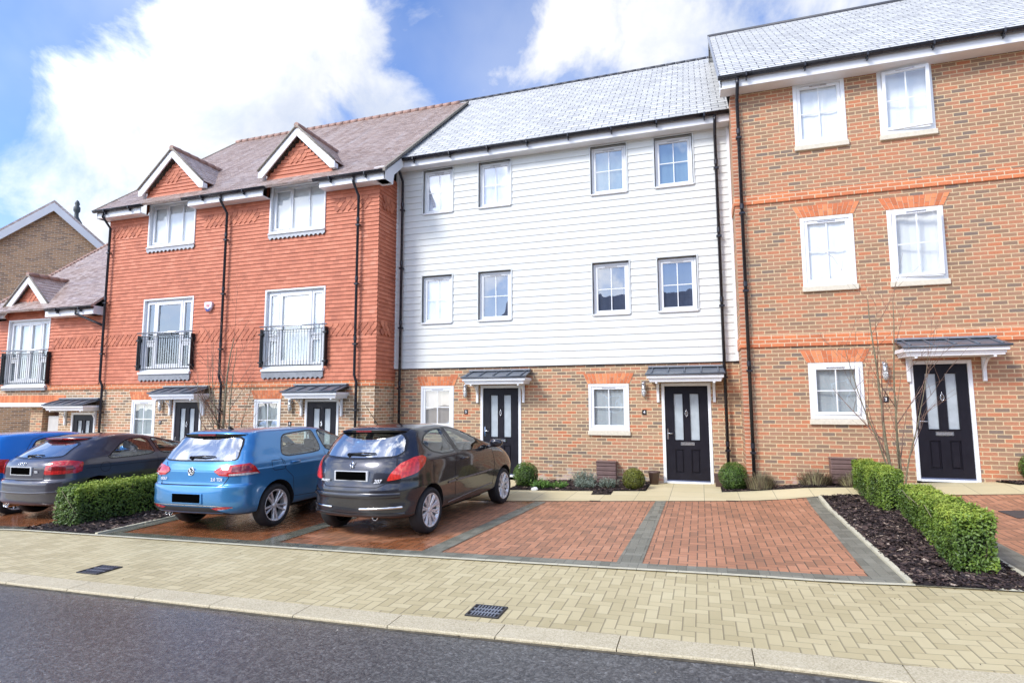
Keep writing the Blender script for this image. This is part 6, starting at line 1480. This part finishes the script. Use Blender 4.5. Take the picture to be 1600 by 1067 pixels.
# the charcoal coupe-like hatchback behind the left hedge
P_char = paint('charcoal_violet_paint', (.048, .044, .058), .5, .28, .03)
aud = dict(wb=2.58, wr=.318, hw=.885, paint=P_char, zi=.72, flare=.02, gap=.05,
    rows=[(.25, -.58, 3.20, .78, .28, .35, 3.0), (.275, -.70, 3.32, .85, .42, .5, 2.9), (.34, -.745, 3.38, .868, .50, .6, 2.8), (.42, -.755, 3.40, .872, .52, .62, 2.8), (.50, -.762, 3.41, .878, .52, .62, 2.8), (.62, -.758, 3.40, .882, .52, .62, 2.8), (.665, -.74, 3.38, .883, .50, .62, 2.8), (.695, -.705, 3.36, .884, .48, .62, 2.8), (.79, -.70, 3.28, .882, .48, .62, 2.8), (.89, -.695, 3.12, .882, .48, .6, 2.8), (.95, -.675, 2.95, .868, .50, .55, 2.8), (1.00, -.63, 2.75, .852, .50, .5, 2.8),
          (1.04, -.575, 2.50, .830, .50, .48, 2.8), (1.10, -.48, 2.15, .790, .48, .46, 2.9), (1.18, -.35, 1.84, .742, .46, .44, 3.0), (1.25, -.21, 1.55, .698, .44, .42, 3.0), (1.31, -.12, 1.33, .660, .42, .42, 3.0), (1.35, -.02, 1.17, .628, .42, .42, 2.9), (1.378, .12, 1.0, .58, .40, .40, 2.7), (1.398, .30, .86, .48, .30, .32, 2.5), (1.408, .42, .76, .34, .2, .2, 2.3), (1.413, .50, .68, .17, .1, .1, 2.1), (1.414, .56, .62, .04, .03, .03, 2.0)],
    side_windows=[[(.18, 1.0), (.46, 1.20), (.60, 1.275), (.72, 1.30), (1.0, 1.30), (1.10, 1.00), (.60, .975), (.24, .975)], [(1.18, .985), (1.08, 1.30), (1.26, 1.29), (1.55, 1.20), (1.96, 1.03), (2.06, .975)]],
    rear_window=[(-.64, 1.055), (-.60, 1.15), (-.53, 1.285), (.53, 1.285), (.60, 1.15), (.64, 1.055), (.2, 1.035), (-.2, 1.035)],
    front_window=[(-.62, 1.0), (-.47, 1.29), (.47, 1.29), (.62, 1.0)], fw_y=1.05,
    seams_side=[[(1.14, .33), (1.12, .95)], [(2.2, .34), (2.22, .90)], [(.13 + .09 * math.cos(a * math.pi / 8), .84 + .085 * math.sin(a * math.pi / 8)) for a in range(17)], [(-.2, .845), (1.1, .85), (2.6, .84)]],
    seams_rear=[[(-.53, .98), (-.53, .69), (.53, .69), (.54, .88), (.54, .99)]],
    tail=[[('r', .53, .775), ('r', .54, .93), ('r', .60, .985), ('s', -.44, .995), ('s', -.26, .965), ('s', -.24, .935), ('s', -.27, .785), ('r', .68, .775)], [('r', .60, .84), ('r', .61, .90), ('s', -.42, .915), ('s', -.36, .87), ('s', -.37, .84)]],
    tail_mats=[M_red, M_redd], tail_smooth=1,
    strips=[('bumper_moulding', [(-.82, .49), (-.4, .48), (0, .478), (.4, .48), (.82, .49)], 'r', .03, .004, .008, P_char, False)], patches=[],
    plate=(.835, .50, .115, 0), plate_mat=M_platew, wiper=(1.07, -.05, .28), spoiler=(1.355, -.20, .10, .55, .028), exhaust=[(-.50, .24, .033), (-.41, .24, .033)], mirror=(1.95, .98), handles=[(1.32, .84)], rim=(5, True, None, .0), brake_w=.2, spoiler_under=M_red)
t, car = make_car('parked_car', 'charcoal three door hatchback parked behind the left clipped hedge', (-10.98, -5.44), 3.0, aud)
badge_text(t, car, 'TDI', .38, .82, .045, M_badge, off=.014)
o, Mx = badge_text(t, car, '', 0, .945, .1, M_chrome); b = MB()
for i in range(4): b.tube([Mx @ Vector((-.066 + .044 * i + .028 * math.cos(k * math.pi / 8), .028 * math.sin(k * math.pi / 8), .003 + .002 * (i % 2))) for k in range(17)], .0042, 5)
b.build('badge', M_chrome, t)

# the bright blue hatchback at the left edge
P_bb = paint('bright_blue_paint', (.012, .20, .66), .3, .26, .02)
cor = dict(golf); cor.update(wb=2.51, wr=.305, hw=.855, paint=P_bb, flare=.025)
cor['rows'] = [(z * 1.025, yr * .92, yf * .93, w * .955, cr * 1.2, cf, ex * .93) for z, yr, yf, w, cr, cf, ex in golf['rows']]
sc = lambda P_: [(a * .94, b * 1.025) for a, b in P_]
cor['side_windows'] = [sc([(.25, 1.06), (.27, 1.20), (.36, 1.30), (.5, 1.34), (.92, 1.375), (1.02, 1.37), (1.10, 1.00), (.40, .985)]), sc(golf['side_windows'][1])]; cor['rear_window'] = sc(golf['rear_window']); cor['front_window'] = sc(golf['front_window'])
cor['seams_side'] = [sc(l) for l in golf['seams_side'][:3]] + [sc([(.12, .90), (.16, 1.15), (.30, 1.33), (.5, 1.39)])]; cor['seams_rear'] = [sc(l) for l in golf['seams_rear'][1:2]]
cor['tail'] = [[('r', .50, .80), ('r', .54, 1.0), ('r', .60, 1.04), ('s', -.20, 1.03), ('s', -.10, .98), ('s', -.18, .80), ('r', .64, .76)]]; cor['tail_mats'] = [M_redp]; cor['tail_smooth'] = 1
cor['strips'] = []; cor['patches'] = []; cor['spoiler'] = (1.435, -.46, -.12, .57, .04); cor['plate'] = (.70, .50, .11, 0); cor['mirror'] = (1.88, 1.02); cor['handles'] = [(1.28, .9)]; cor['exhaust'] = []
make_car('parked_car', 'bright blue hatchback cut off by the left edge of the view', (-13.10, -5.35), 3.0, cor)

# ------------------------------------------------------------------ hedges and planting
def leaf(mb, p, n, size, r, rnd, asp=.5):
    """one leaf, two facets folded along the midrib"""
    t = Vector((r.uniform(-1, 1), r.uniform(-1, 1), r.uniform(-.6, 1))); t = (t - n * t.dot(n) * .7).normalized(); b = n.cross(t)
    if b.length < .1: b = Vector((1, 0, 0))
    b.normalize(); u = n * .25
    mb.raw([p - t * size, p + (b * asp - u * .3) * size, p + t * size, p - (b * asp + u * .3) * size], [(0, 1, 2), (0, 2, 3)], 0, rnd)
def hedge(name, label, x0, x1, y0, y1, h, n, seed, mat=M_hedge, size=.017, rot=0.0, group=None, taper=0.0, pinch=None):
    r = random.Random(seed); cx, cy = (x0 + x1) / 2, (y0 + y1) / 2; t = thing(name, label, 'hedge', (cx, cy, g(cx, cy)), group, (0, 0, rot))
    X, Y = (x1 - x0) / 2, (y1 - y0) / 2; mb = MB(); A = [2 * Y * h, 2 * Y * h, 2 * X * h, 2 * X * h, 4 * X * Y]; tot = sum(A); sl = (g(x1, cy) - g(x0, cy)) / (x1 - x0)
    def wob(p): return 1 + 0 * p.x, .035 * noise.noise(p * 3.1 + Vector((seed, 0, 0))) + .02 * noise.noise(p * 9 + Vector((seed, 3, 0)))
    for i in range(n):
        k = r.random() * tot; f = 0
        while k > A[f]: k -= A[f]; f += 1
        a, b = r.uniform(-1, 1), r.random(); edge = .03
        if f == 0: p, nn = Vector((-X, a * Y, b * h)), Vector((-1, 0, .1))
        elif f == 1: p, nn = Vector((X, a * Y, b * h)), Vector((1, 0, .1))
        elif f == 2: p, nn = Vector((a * X, -Y, b * h)), Vector((0, -1, .1))
        elif f == 3: p, nn = Vector((a * X, Y, b * h)), Vector((0, 1, .1))
        else: p, nn = Vector((a * X, r.uniform(-1, 1) * Y, h)), Vector((0, 0, 1))
        if f < 4 and b < .10 and r.random() < .5: continue
        _, w = wob(p); dpt = r.random() ** 1.6 * .11; out = nn.normalized() * (w - dpt + (.03 if r.random() < .06 else 0))
        # round the arrises a little
        q = p + out; ex = abs(p.x) / X; ey = abs(p.y) / Y; ez = p.z / h
        if (ex > .9) + (ey > .9) + (ez > .93) >= 2: q -= Vector((math.copysign(.02, p.x) * (ex > .9), math.copysign(.02, p.y) * (ey > .9), .02 * (ez > .9)))
        q.z = max(.01, q.z) * (1 - taper * p.y / Y)
        for py in (pinch or ()): k = math.exp(-((p.y - py) / .13) ** 2); q.x *= 1 - .20 * k; q.z *= 1 - .10 * k
        q.z += sl * p.x
        nl = (nn + Vector((r.uniform(-.8, .8), r.uniform(-.8, .8), r.uniform(-.3, 1.0)))).normalized()
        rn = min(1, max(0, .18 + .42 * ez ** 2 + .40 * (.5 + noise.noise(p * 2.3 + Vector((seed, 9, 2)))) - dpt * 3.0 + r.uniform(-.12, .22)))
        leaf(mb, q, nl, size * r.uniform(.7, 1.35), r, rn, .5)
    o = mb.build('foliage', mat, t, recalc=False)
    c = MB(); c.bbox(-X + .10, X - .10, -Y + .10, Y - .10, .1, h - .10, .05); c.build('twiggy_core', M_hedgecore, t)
    tw = MB()
    for i in range(int(Y * 14)):
        p = Vector((r.uniform(-.6, .6) * X, r.uniform(-.95, .95) * Y, 0)); tw.tube([p, p + Vector((r.uniform(-.1, .1), r.uniform(-.1, .1), .22)), p + Vector((r.uniform(-.2, .2), r.uniform(-.2, .2), h - .05))], [.011, .008, .003], 5)
    tw.build('stems', M_bark, t)
    return t
HGR = 'clipped box hedges in the planting beds'
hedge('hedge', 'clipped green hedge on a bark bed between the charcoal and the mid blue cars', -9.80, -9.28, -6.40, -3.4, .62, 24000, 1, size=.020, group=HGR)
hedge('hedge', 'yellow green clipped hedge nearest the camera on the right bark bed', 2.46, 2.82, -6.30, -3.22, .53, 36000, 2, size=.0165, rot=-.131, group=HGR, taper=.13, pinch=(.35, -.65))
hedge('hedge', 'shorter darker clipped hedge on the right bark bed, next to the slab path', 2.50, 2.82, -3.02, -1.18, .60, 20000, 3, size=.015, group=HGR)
def ball(label, x, y, rad, mat, n, seed, squash=1.0):
    r = random.Random(seed); t = thing('topiary_ball', label, 'shrub', (x, y, g(x, y) + .01), 'clipped topiary balls along the house fronts'); mb = MB(); c = Vector((0, 0, rad * .88 * squash))
    for i in range(n):
        d = Vector((r.gauss(0, 1), r.gauss(0, 1), r.gauss(0, 1))).normalized(); w = 1 + .05 * noise.noise(d * 3 + Vector((seed, 0, 0))); dp = r.random() ** 1.6 * .22
        p = c + Vector((d.x * rad, d.y * rad, d.z * rad * squash)) * (w - dp)
        if p.z < .01: continue
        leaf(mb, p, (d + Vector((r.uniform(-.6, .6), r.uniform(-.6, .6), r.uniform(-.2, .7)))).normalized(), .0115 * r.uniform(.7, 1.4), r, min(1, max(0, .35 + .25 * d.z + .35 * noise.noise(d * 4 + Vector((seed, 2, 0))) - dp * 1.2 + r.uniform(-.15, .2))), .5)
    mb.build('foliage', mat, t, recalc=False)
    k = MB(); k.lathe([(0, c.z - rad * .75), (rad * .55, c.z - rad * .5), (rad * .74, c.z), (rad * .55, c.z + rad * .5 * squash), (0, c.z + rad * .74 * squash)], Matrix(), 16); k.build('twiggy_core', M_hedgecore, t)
    s_ = MB(); s_.tube([(0, 0, -.02), (0, 0, rad * .6)], .018, 6); s_.build('stem', M_bark, t)
ball('round olive green topiary ball on the bark bed left of the middle dark door', -1.34, -1.02, .225, M_ballo, 6500, 11)
ball('round bright green topiary ball between the two black downpipes', .56, -.78, .285, M_ball, 8500, 12)
ball('round green topiary ball partly behind the nose of the dark grey hatchback', -3.62, -1.0, .275, M_ball, 7500, 13)
ball('clipped green box ball at the right edge beside the right front door', 5.36, -1.0, .30, M_ball, 8500, 14, .9)
def tuft(name, label, cat, x, y, w, d, h, n, mat, seed, blade=.004, spread=.5, leafy=0, lsz=.012, group=None):
    r = random.Random(seed); t = thing(name, label, cat, (x, y, g(x, y) + .015), group); st = MB(); lf = MB()
    for i in range(n):
        a = r.uniform(0, 6.28); q = math.sqrt(r.random()); p = Vector((q * math.cos(a) * w / 2 * .75, q * math.sin(a) * d / 2 * .75, 0)); hh = h * r.uniform(.55, 1.1) * (1 - .35 * q)
        o = Vector((p.x * spread, p.y * spread, 0)) + Vector((r.uniform(-1, 1), r.uniform(-1, 1), 0)) * .14 * h; m = p + o * .4 + Vector((0, 0, hh * .55)); e = p + o + Vector((0, 0, hh))
        b = Vector((math.cos(a + 1.57), math.sin(a + 1.57), 0)) * blade * r.uniform(.6, 1.4); rn = r.random()
        st.raw([p - b, p + b, m + b, m - b, e], [(0, 1, 2, 3), (3, 2, 4)], 0, rn * (.6 if leafy else 1))
        for k in range(leafy):
            f = r.uniform(.25, 1.0); c = p.lerp(e, f) + Vector((r.uniform(-1, 1), r.uniform(-1, 1), r.uniform(-.5, .5))) * .02
            leaf(lf, c, Vector((r.uniform(-1, 1), r.uniform(-1, 1), r.uniform(.0, 1.2))).normalized(), lsz * r.uniform(.6, 1.4), r, min(1, rn * .5 + .5 * f * r.random() + .1), .32)
    st.build('stems', M_dry if (leafy or mat is M_dry) else mat, t, recalc=False)
    if leafy: lf.build('leaves', mat, t, recalc=False)
    return t
GP = 'small plants in the beds under the house walls'
tuft('leafy_plant', 'low bright green leafy plant at the path edge beside the white stone', 'plant', -3.22, -1.25, .42, .34, .22, 60, M_bright, 21, leafy=14, lsz=.03, group=GP)
tuft('leafy_plant', 'mid green leafy plant between the bright green one and the lavender', 'plant', -2.86, -1.12, .36, .3, .17, 50, M_bright, 22, leafy=12, lsz=.022, group=GP)
tuft('sage_bush', 'tall grey green sage bush against the wall left of the meter box', 'plant', -2.42, -.62, .5, .4, .36, 130, M_sage, 23, leafy=16, lsz=.017, group=GP)
tuft('lavender', 'pale grey lavender clump in front of the sage bush', 'plant', -2.33, -1.05, .42, .3, .2, 130, M_sage, 24, leafy=12, lsz=.015, group=GP)
tuft('lavender', 'pale grey lavender clump directly left of the olive topiary ball', 'plant', -1.86, -.98, .40, .34, .24, 130, M_sage, 25, leafy=12, lsz=.015, group=GP)
tuft('lavender', 'small grey lavender against the wall right of the brown meter box', 'plant', -1.28, -.35, .3, .3, .24, 60, M_sage, 26, leafy=10, lsz=.014, group=GP)
tuft('dry_grass', 'upright straw green stems beside the bright green ball', 'plant', 1.02, -1.03, .62, .22, .40, 620, M_dry, 27, .0045, .4, group=GP)
tuft('dry_grass', 'dark brown withered stems in front of the red wall left of the meter box', 'plant', 1.95, -1.06, .7, .24, .34, 600, M_dry, 28, .0045, .5, group=GP)
tuft('dry_grass', 'withered brown stems hiding the foot of the right meter box', 'plant', 2.50, -1.16, .5, .2, .28, 380, M_dry, 29, .0045, .5, group=GP)
def pot(x, y, h, r0, r1, lab, sq=False):
    t = MB(); n = 4 if sq else 24; M = Matrix.Translation((x, y, g(x, y) + .01)) @ Matrix.Rotation(math.pi / 4 if sq else 0, 4, 'Z')
    t.lathe([(0, 0), (r0, 0), (r1, h * .86), (r1 + .012, h * .88), (r1 + .012, h), (r1 - .008, h), (r1 - .02, h * .85), (0, h * .85)], M, n, 0, not sq)
    o = t.build('plant_pot', M_pot); tag(o, lab, 'pot', 'brown pots flanking the middle door'); k = MB(); k.lathe([(0, h * .87), (r1 - .02, h * .865)], M, 16); k.build('compost', M_soil, o)
    return o
pot(-1.0, -.22, .27, .085, .12, 'round brown plant pot left of the middle front door'); pot(.285, -.35, .25, .08, .105, 'square dark brown plant pot right of the middle front door', True)
st = MB(); bm = bmesh.new(); bmesh.ops.create_icosphere(bm, subdivisions=2, radius=1)
for v in bm.verts: v.co = Vector((v.co.x * .075, v.co.y * .05, v.co.z * .05)) * (1 + .25 * noise.noise(v.co * 2))
st.addbm(bm); o = st.build('stone', plain('white_stone', (.7, .7, .68), .7, bump=.3)); o.location = (-3.28, -1.50, g(-3.3) + .03); tag(o, 'small white stone on the path edge under the bright green plant', 'stone')

def bare_tree(label, x, y, stems, seed, h, col, group):
    r = random.Random(seed); t = thing('bare_shrub', label, 'tree', (x, y, g(x, y)), group)
    tk = MB(); br = MB()
    def grow(mb, p, d, ln, rad, depth, curl):
        n = 11 if depth > 1 else 7; pts = [p.copy()]; rs = [rad]; q = p.copy(); dd = d.copy(); kids_ = []
        for i in range(n):
            dd = (dd + Vector((r.uniform(-1, 1), r.uniform(-1, 1), r.uniform(-.4, .7))) * curl).normalized(); q = q + dd * (ln / n); pts.append(q.copy()); rs.append(max(.0016, rad * (1 - (i + 1) / n * .78)))
            if depth > 0 and i >= (1 if depth < 2 else 0) and r.random() < (.75 if depth > 1 else .5): kids_.append((q.copy(), dd.copy(), rs[-1]))
        mb.tube(pts, rs, 6 if rad > .006 else 4, caps=False)
        for (kp, kd, kr) in kids_:
            s_ = Vector((r.uniform(-1, 1), r.uniform(-1, 1), r.uniform(-.1, .5))); nd = (kd * .75 + s_ * .75).normalized(); grow(br, kp, nd, ln * r.uniform(.22, .42) if depth > 1 else ln * r.uniform(.35, .6), max(.0034, kr * .55), depth - 1, curl * 1.2)
    for (dx, dy, ln, rad, ox) in stems: grow(tk, Vector((ox, 0, 0)), Vector((dx, dy, 1)).normalized(), ln * h, rad, 2, .07)
    tk.build('trunk', col, t, recalc=False); br.build('twigs', M_barkred, t, recalc=False); return t
TG = 'bare young trees in front of the houses'
bare_tree('tall bare multi stemmed young tree rising between the two right hedges', 3.02, -1.9, [(-.13, .0, 1.0, .030, -.02), (.05, .02, .98, .023, .05), (-.25, -.05, .78, .017, .0), (.22, .05, .72, .015, .09), (-.03, -.08, .6, .014, .02)], 41, 3.3, M_bark, TG)
bare_tree('bare spindly young tree in front of the left tile hung house, behind the cars', -11.0, -1.75, [(-.05, .0, 1.0, .045, 0), (-.13, .03, .85, .028, -.03), (.1, .02, .9, .026, .04), (-.28, 0, .9, .02, -.1), (.25, 0, .7, .017, .06), (-.4, 0, .8, .016, -.3)], 43, 3.7, M_bark, TG)

# ------------------------------------------------------------------ the row across the road: only ever seen mirrored in window glass and car paint
HO = thing('slate_roofed_house', 'brick house row across the road, mirrored in the first floor windows', 'house', (0, 0, 0))
wb = MB(); OY = -31.0; wb.box(-15.5, 16, OY - 8, OY, -1.5, 6.2, skip='b'); wb.build('brick_wall', M_brickM, HO)
rf = MB(); rr_ = [(-16, 6.1), (16.5, 6.1)]
rf.raw([(-16, OY + .5, 6.0), (16.5, OY + .5, 6.0), (16.5, OY - 4, 10.6), (-16, OY - 4, 10.6), (-16, OY - 8.5, 6.0), (16.5, OY - 8.5, 6.0)], [(0, 1, 2, 3), (3, 2, 5, 4), (0, 3, 4), (1, 5, 2)])
rf.build('slate_roof', plain('dark_blue_slate', (.15, .165, .21), .5, var=.25, vs=3), HO)
fw = MB()
for i in range(9):
    x = -13.5 + i * 3.3
    for z in (.9, 3.6): ring(fw, x, x + 1.1, z, z + 1.25, .09, OY - .02, OY + .05)
fw.build('window_frames', M_white, HO)
fs = MB(); fs.box(-16, 16.5, OY + .42, OY + .5, 5.85, 6.05); fs.build('fascia_board', M_fascia, HO)

# grit, leaves and crumbs that have blown over the paving
lt = MB(); r = random.Random(77)
for i in range(420):
    x = r.uniform(-11, 6); y = r.choice([r.uniform(-8.4, -6.8), r.uniform(-6.8, -2.4), r.uniform(-8.95, -8.6), r.uniform(-6.95, -6.75)])
    if 1.8 < x < 2.95 and y > -6.8: continue
    s_ = r.uniform(.003, .011) * (1.8 if r.random() < .12 else 1); a = r.uniform(0, 6.28); z = g(x, y) + (-.018 if y < -8.62 else .010)
    c_, q_ = math.cos(a) * s_, math.sin(a) * s_
    lt.raw([(x - c_, y - q_, z), (x + q_ * .5, y - c_ * .5, z + .004), (x + c_, y + q_, z + .001), (x - q_ * .5, y + c_ * .5, z + .005)], [(0, 1, 2, 3)], 0, r.random())
o = lt.build('leaf_litter', rnd_mat('litter', [(.0, (.03, .022, .015)), (.5, (.12, .08, .045)), (.85, (.25, .19, .11)), (1.0, (.7, .67, .58))], .85), recalc=False); o['kind'] = 'stuff'
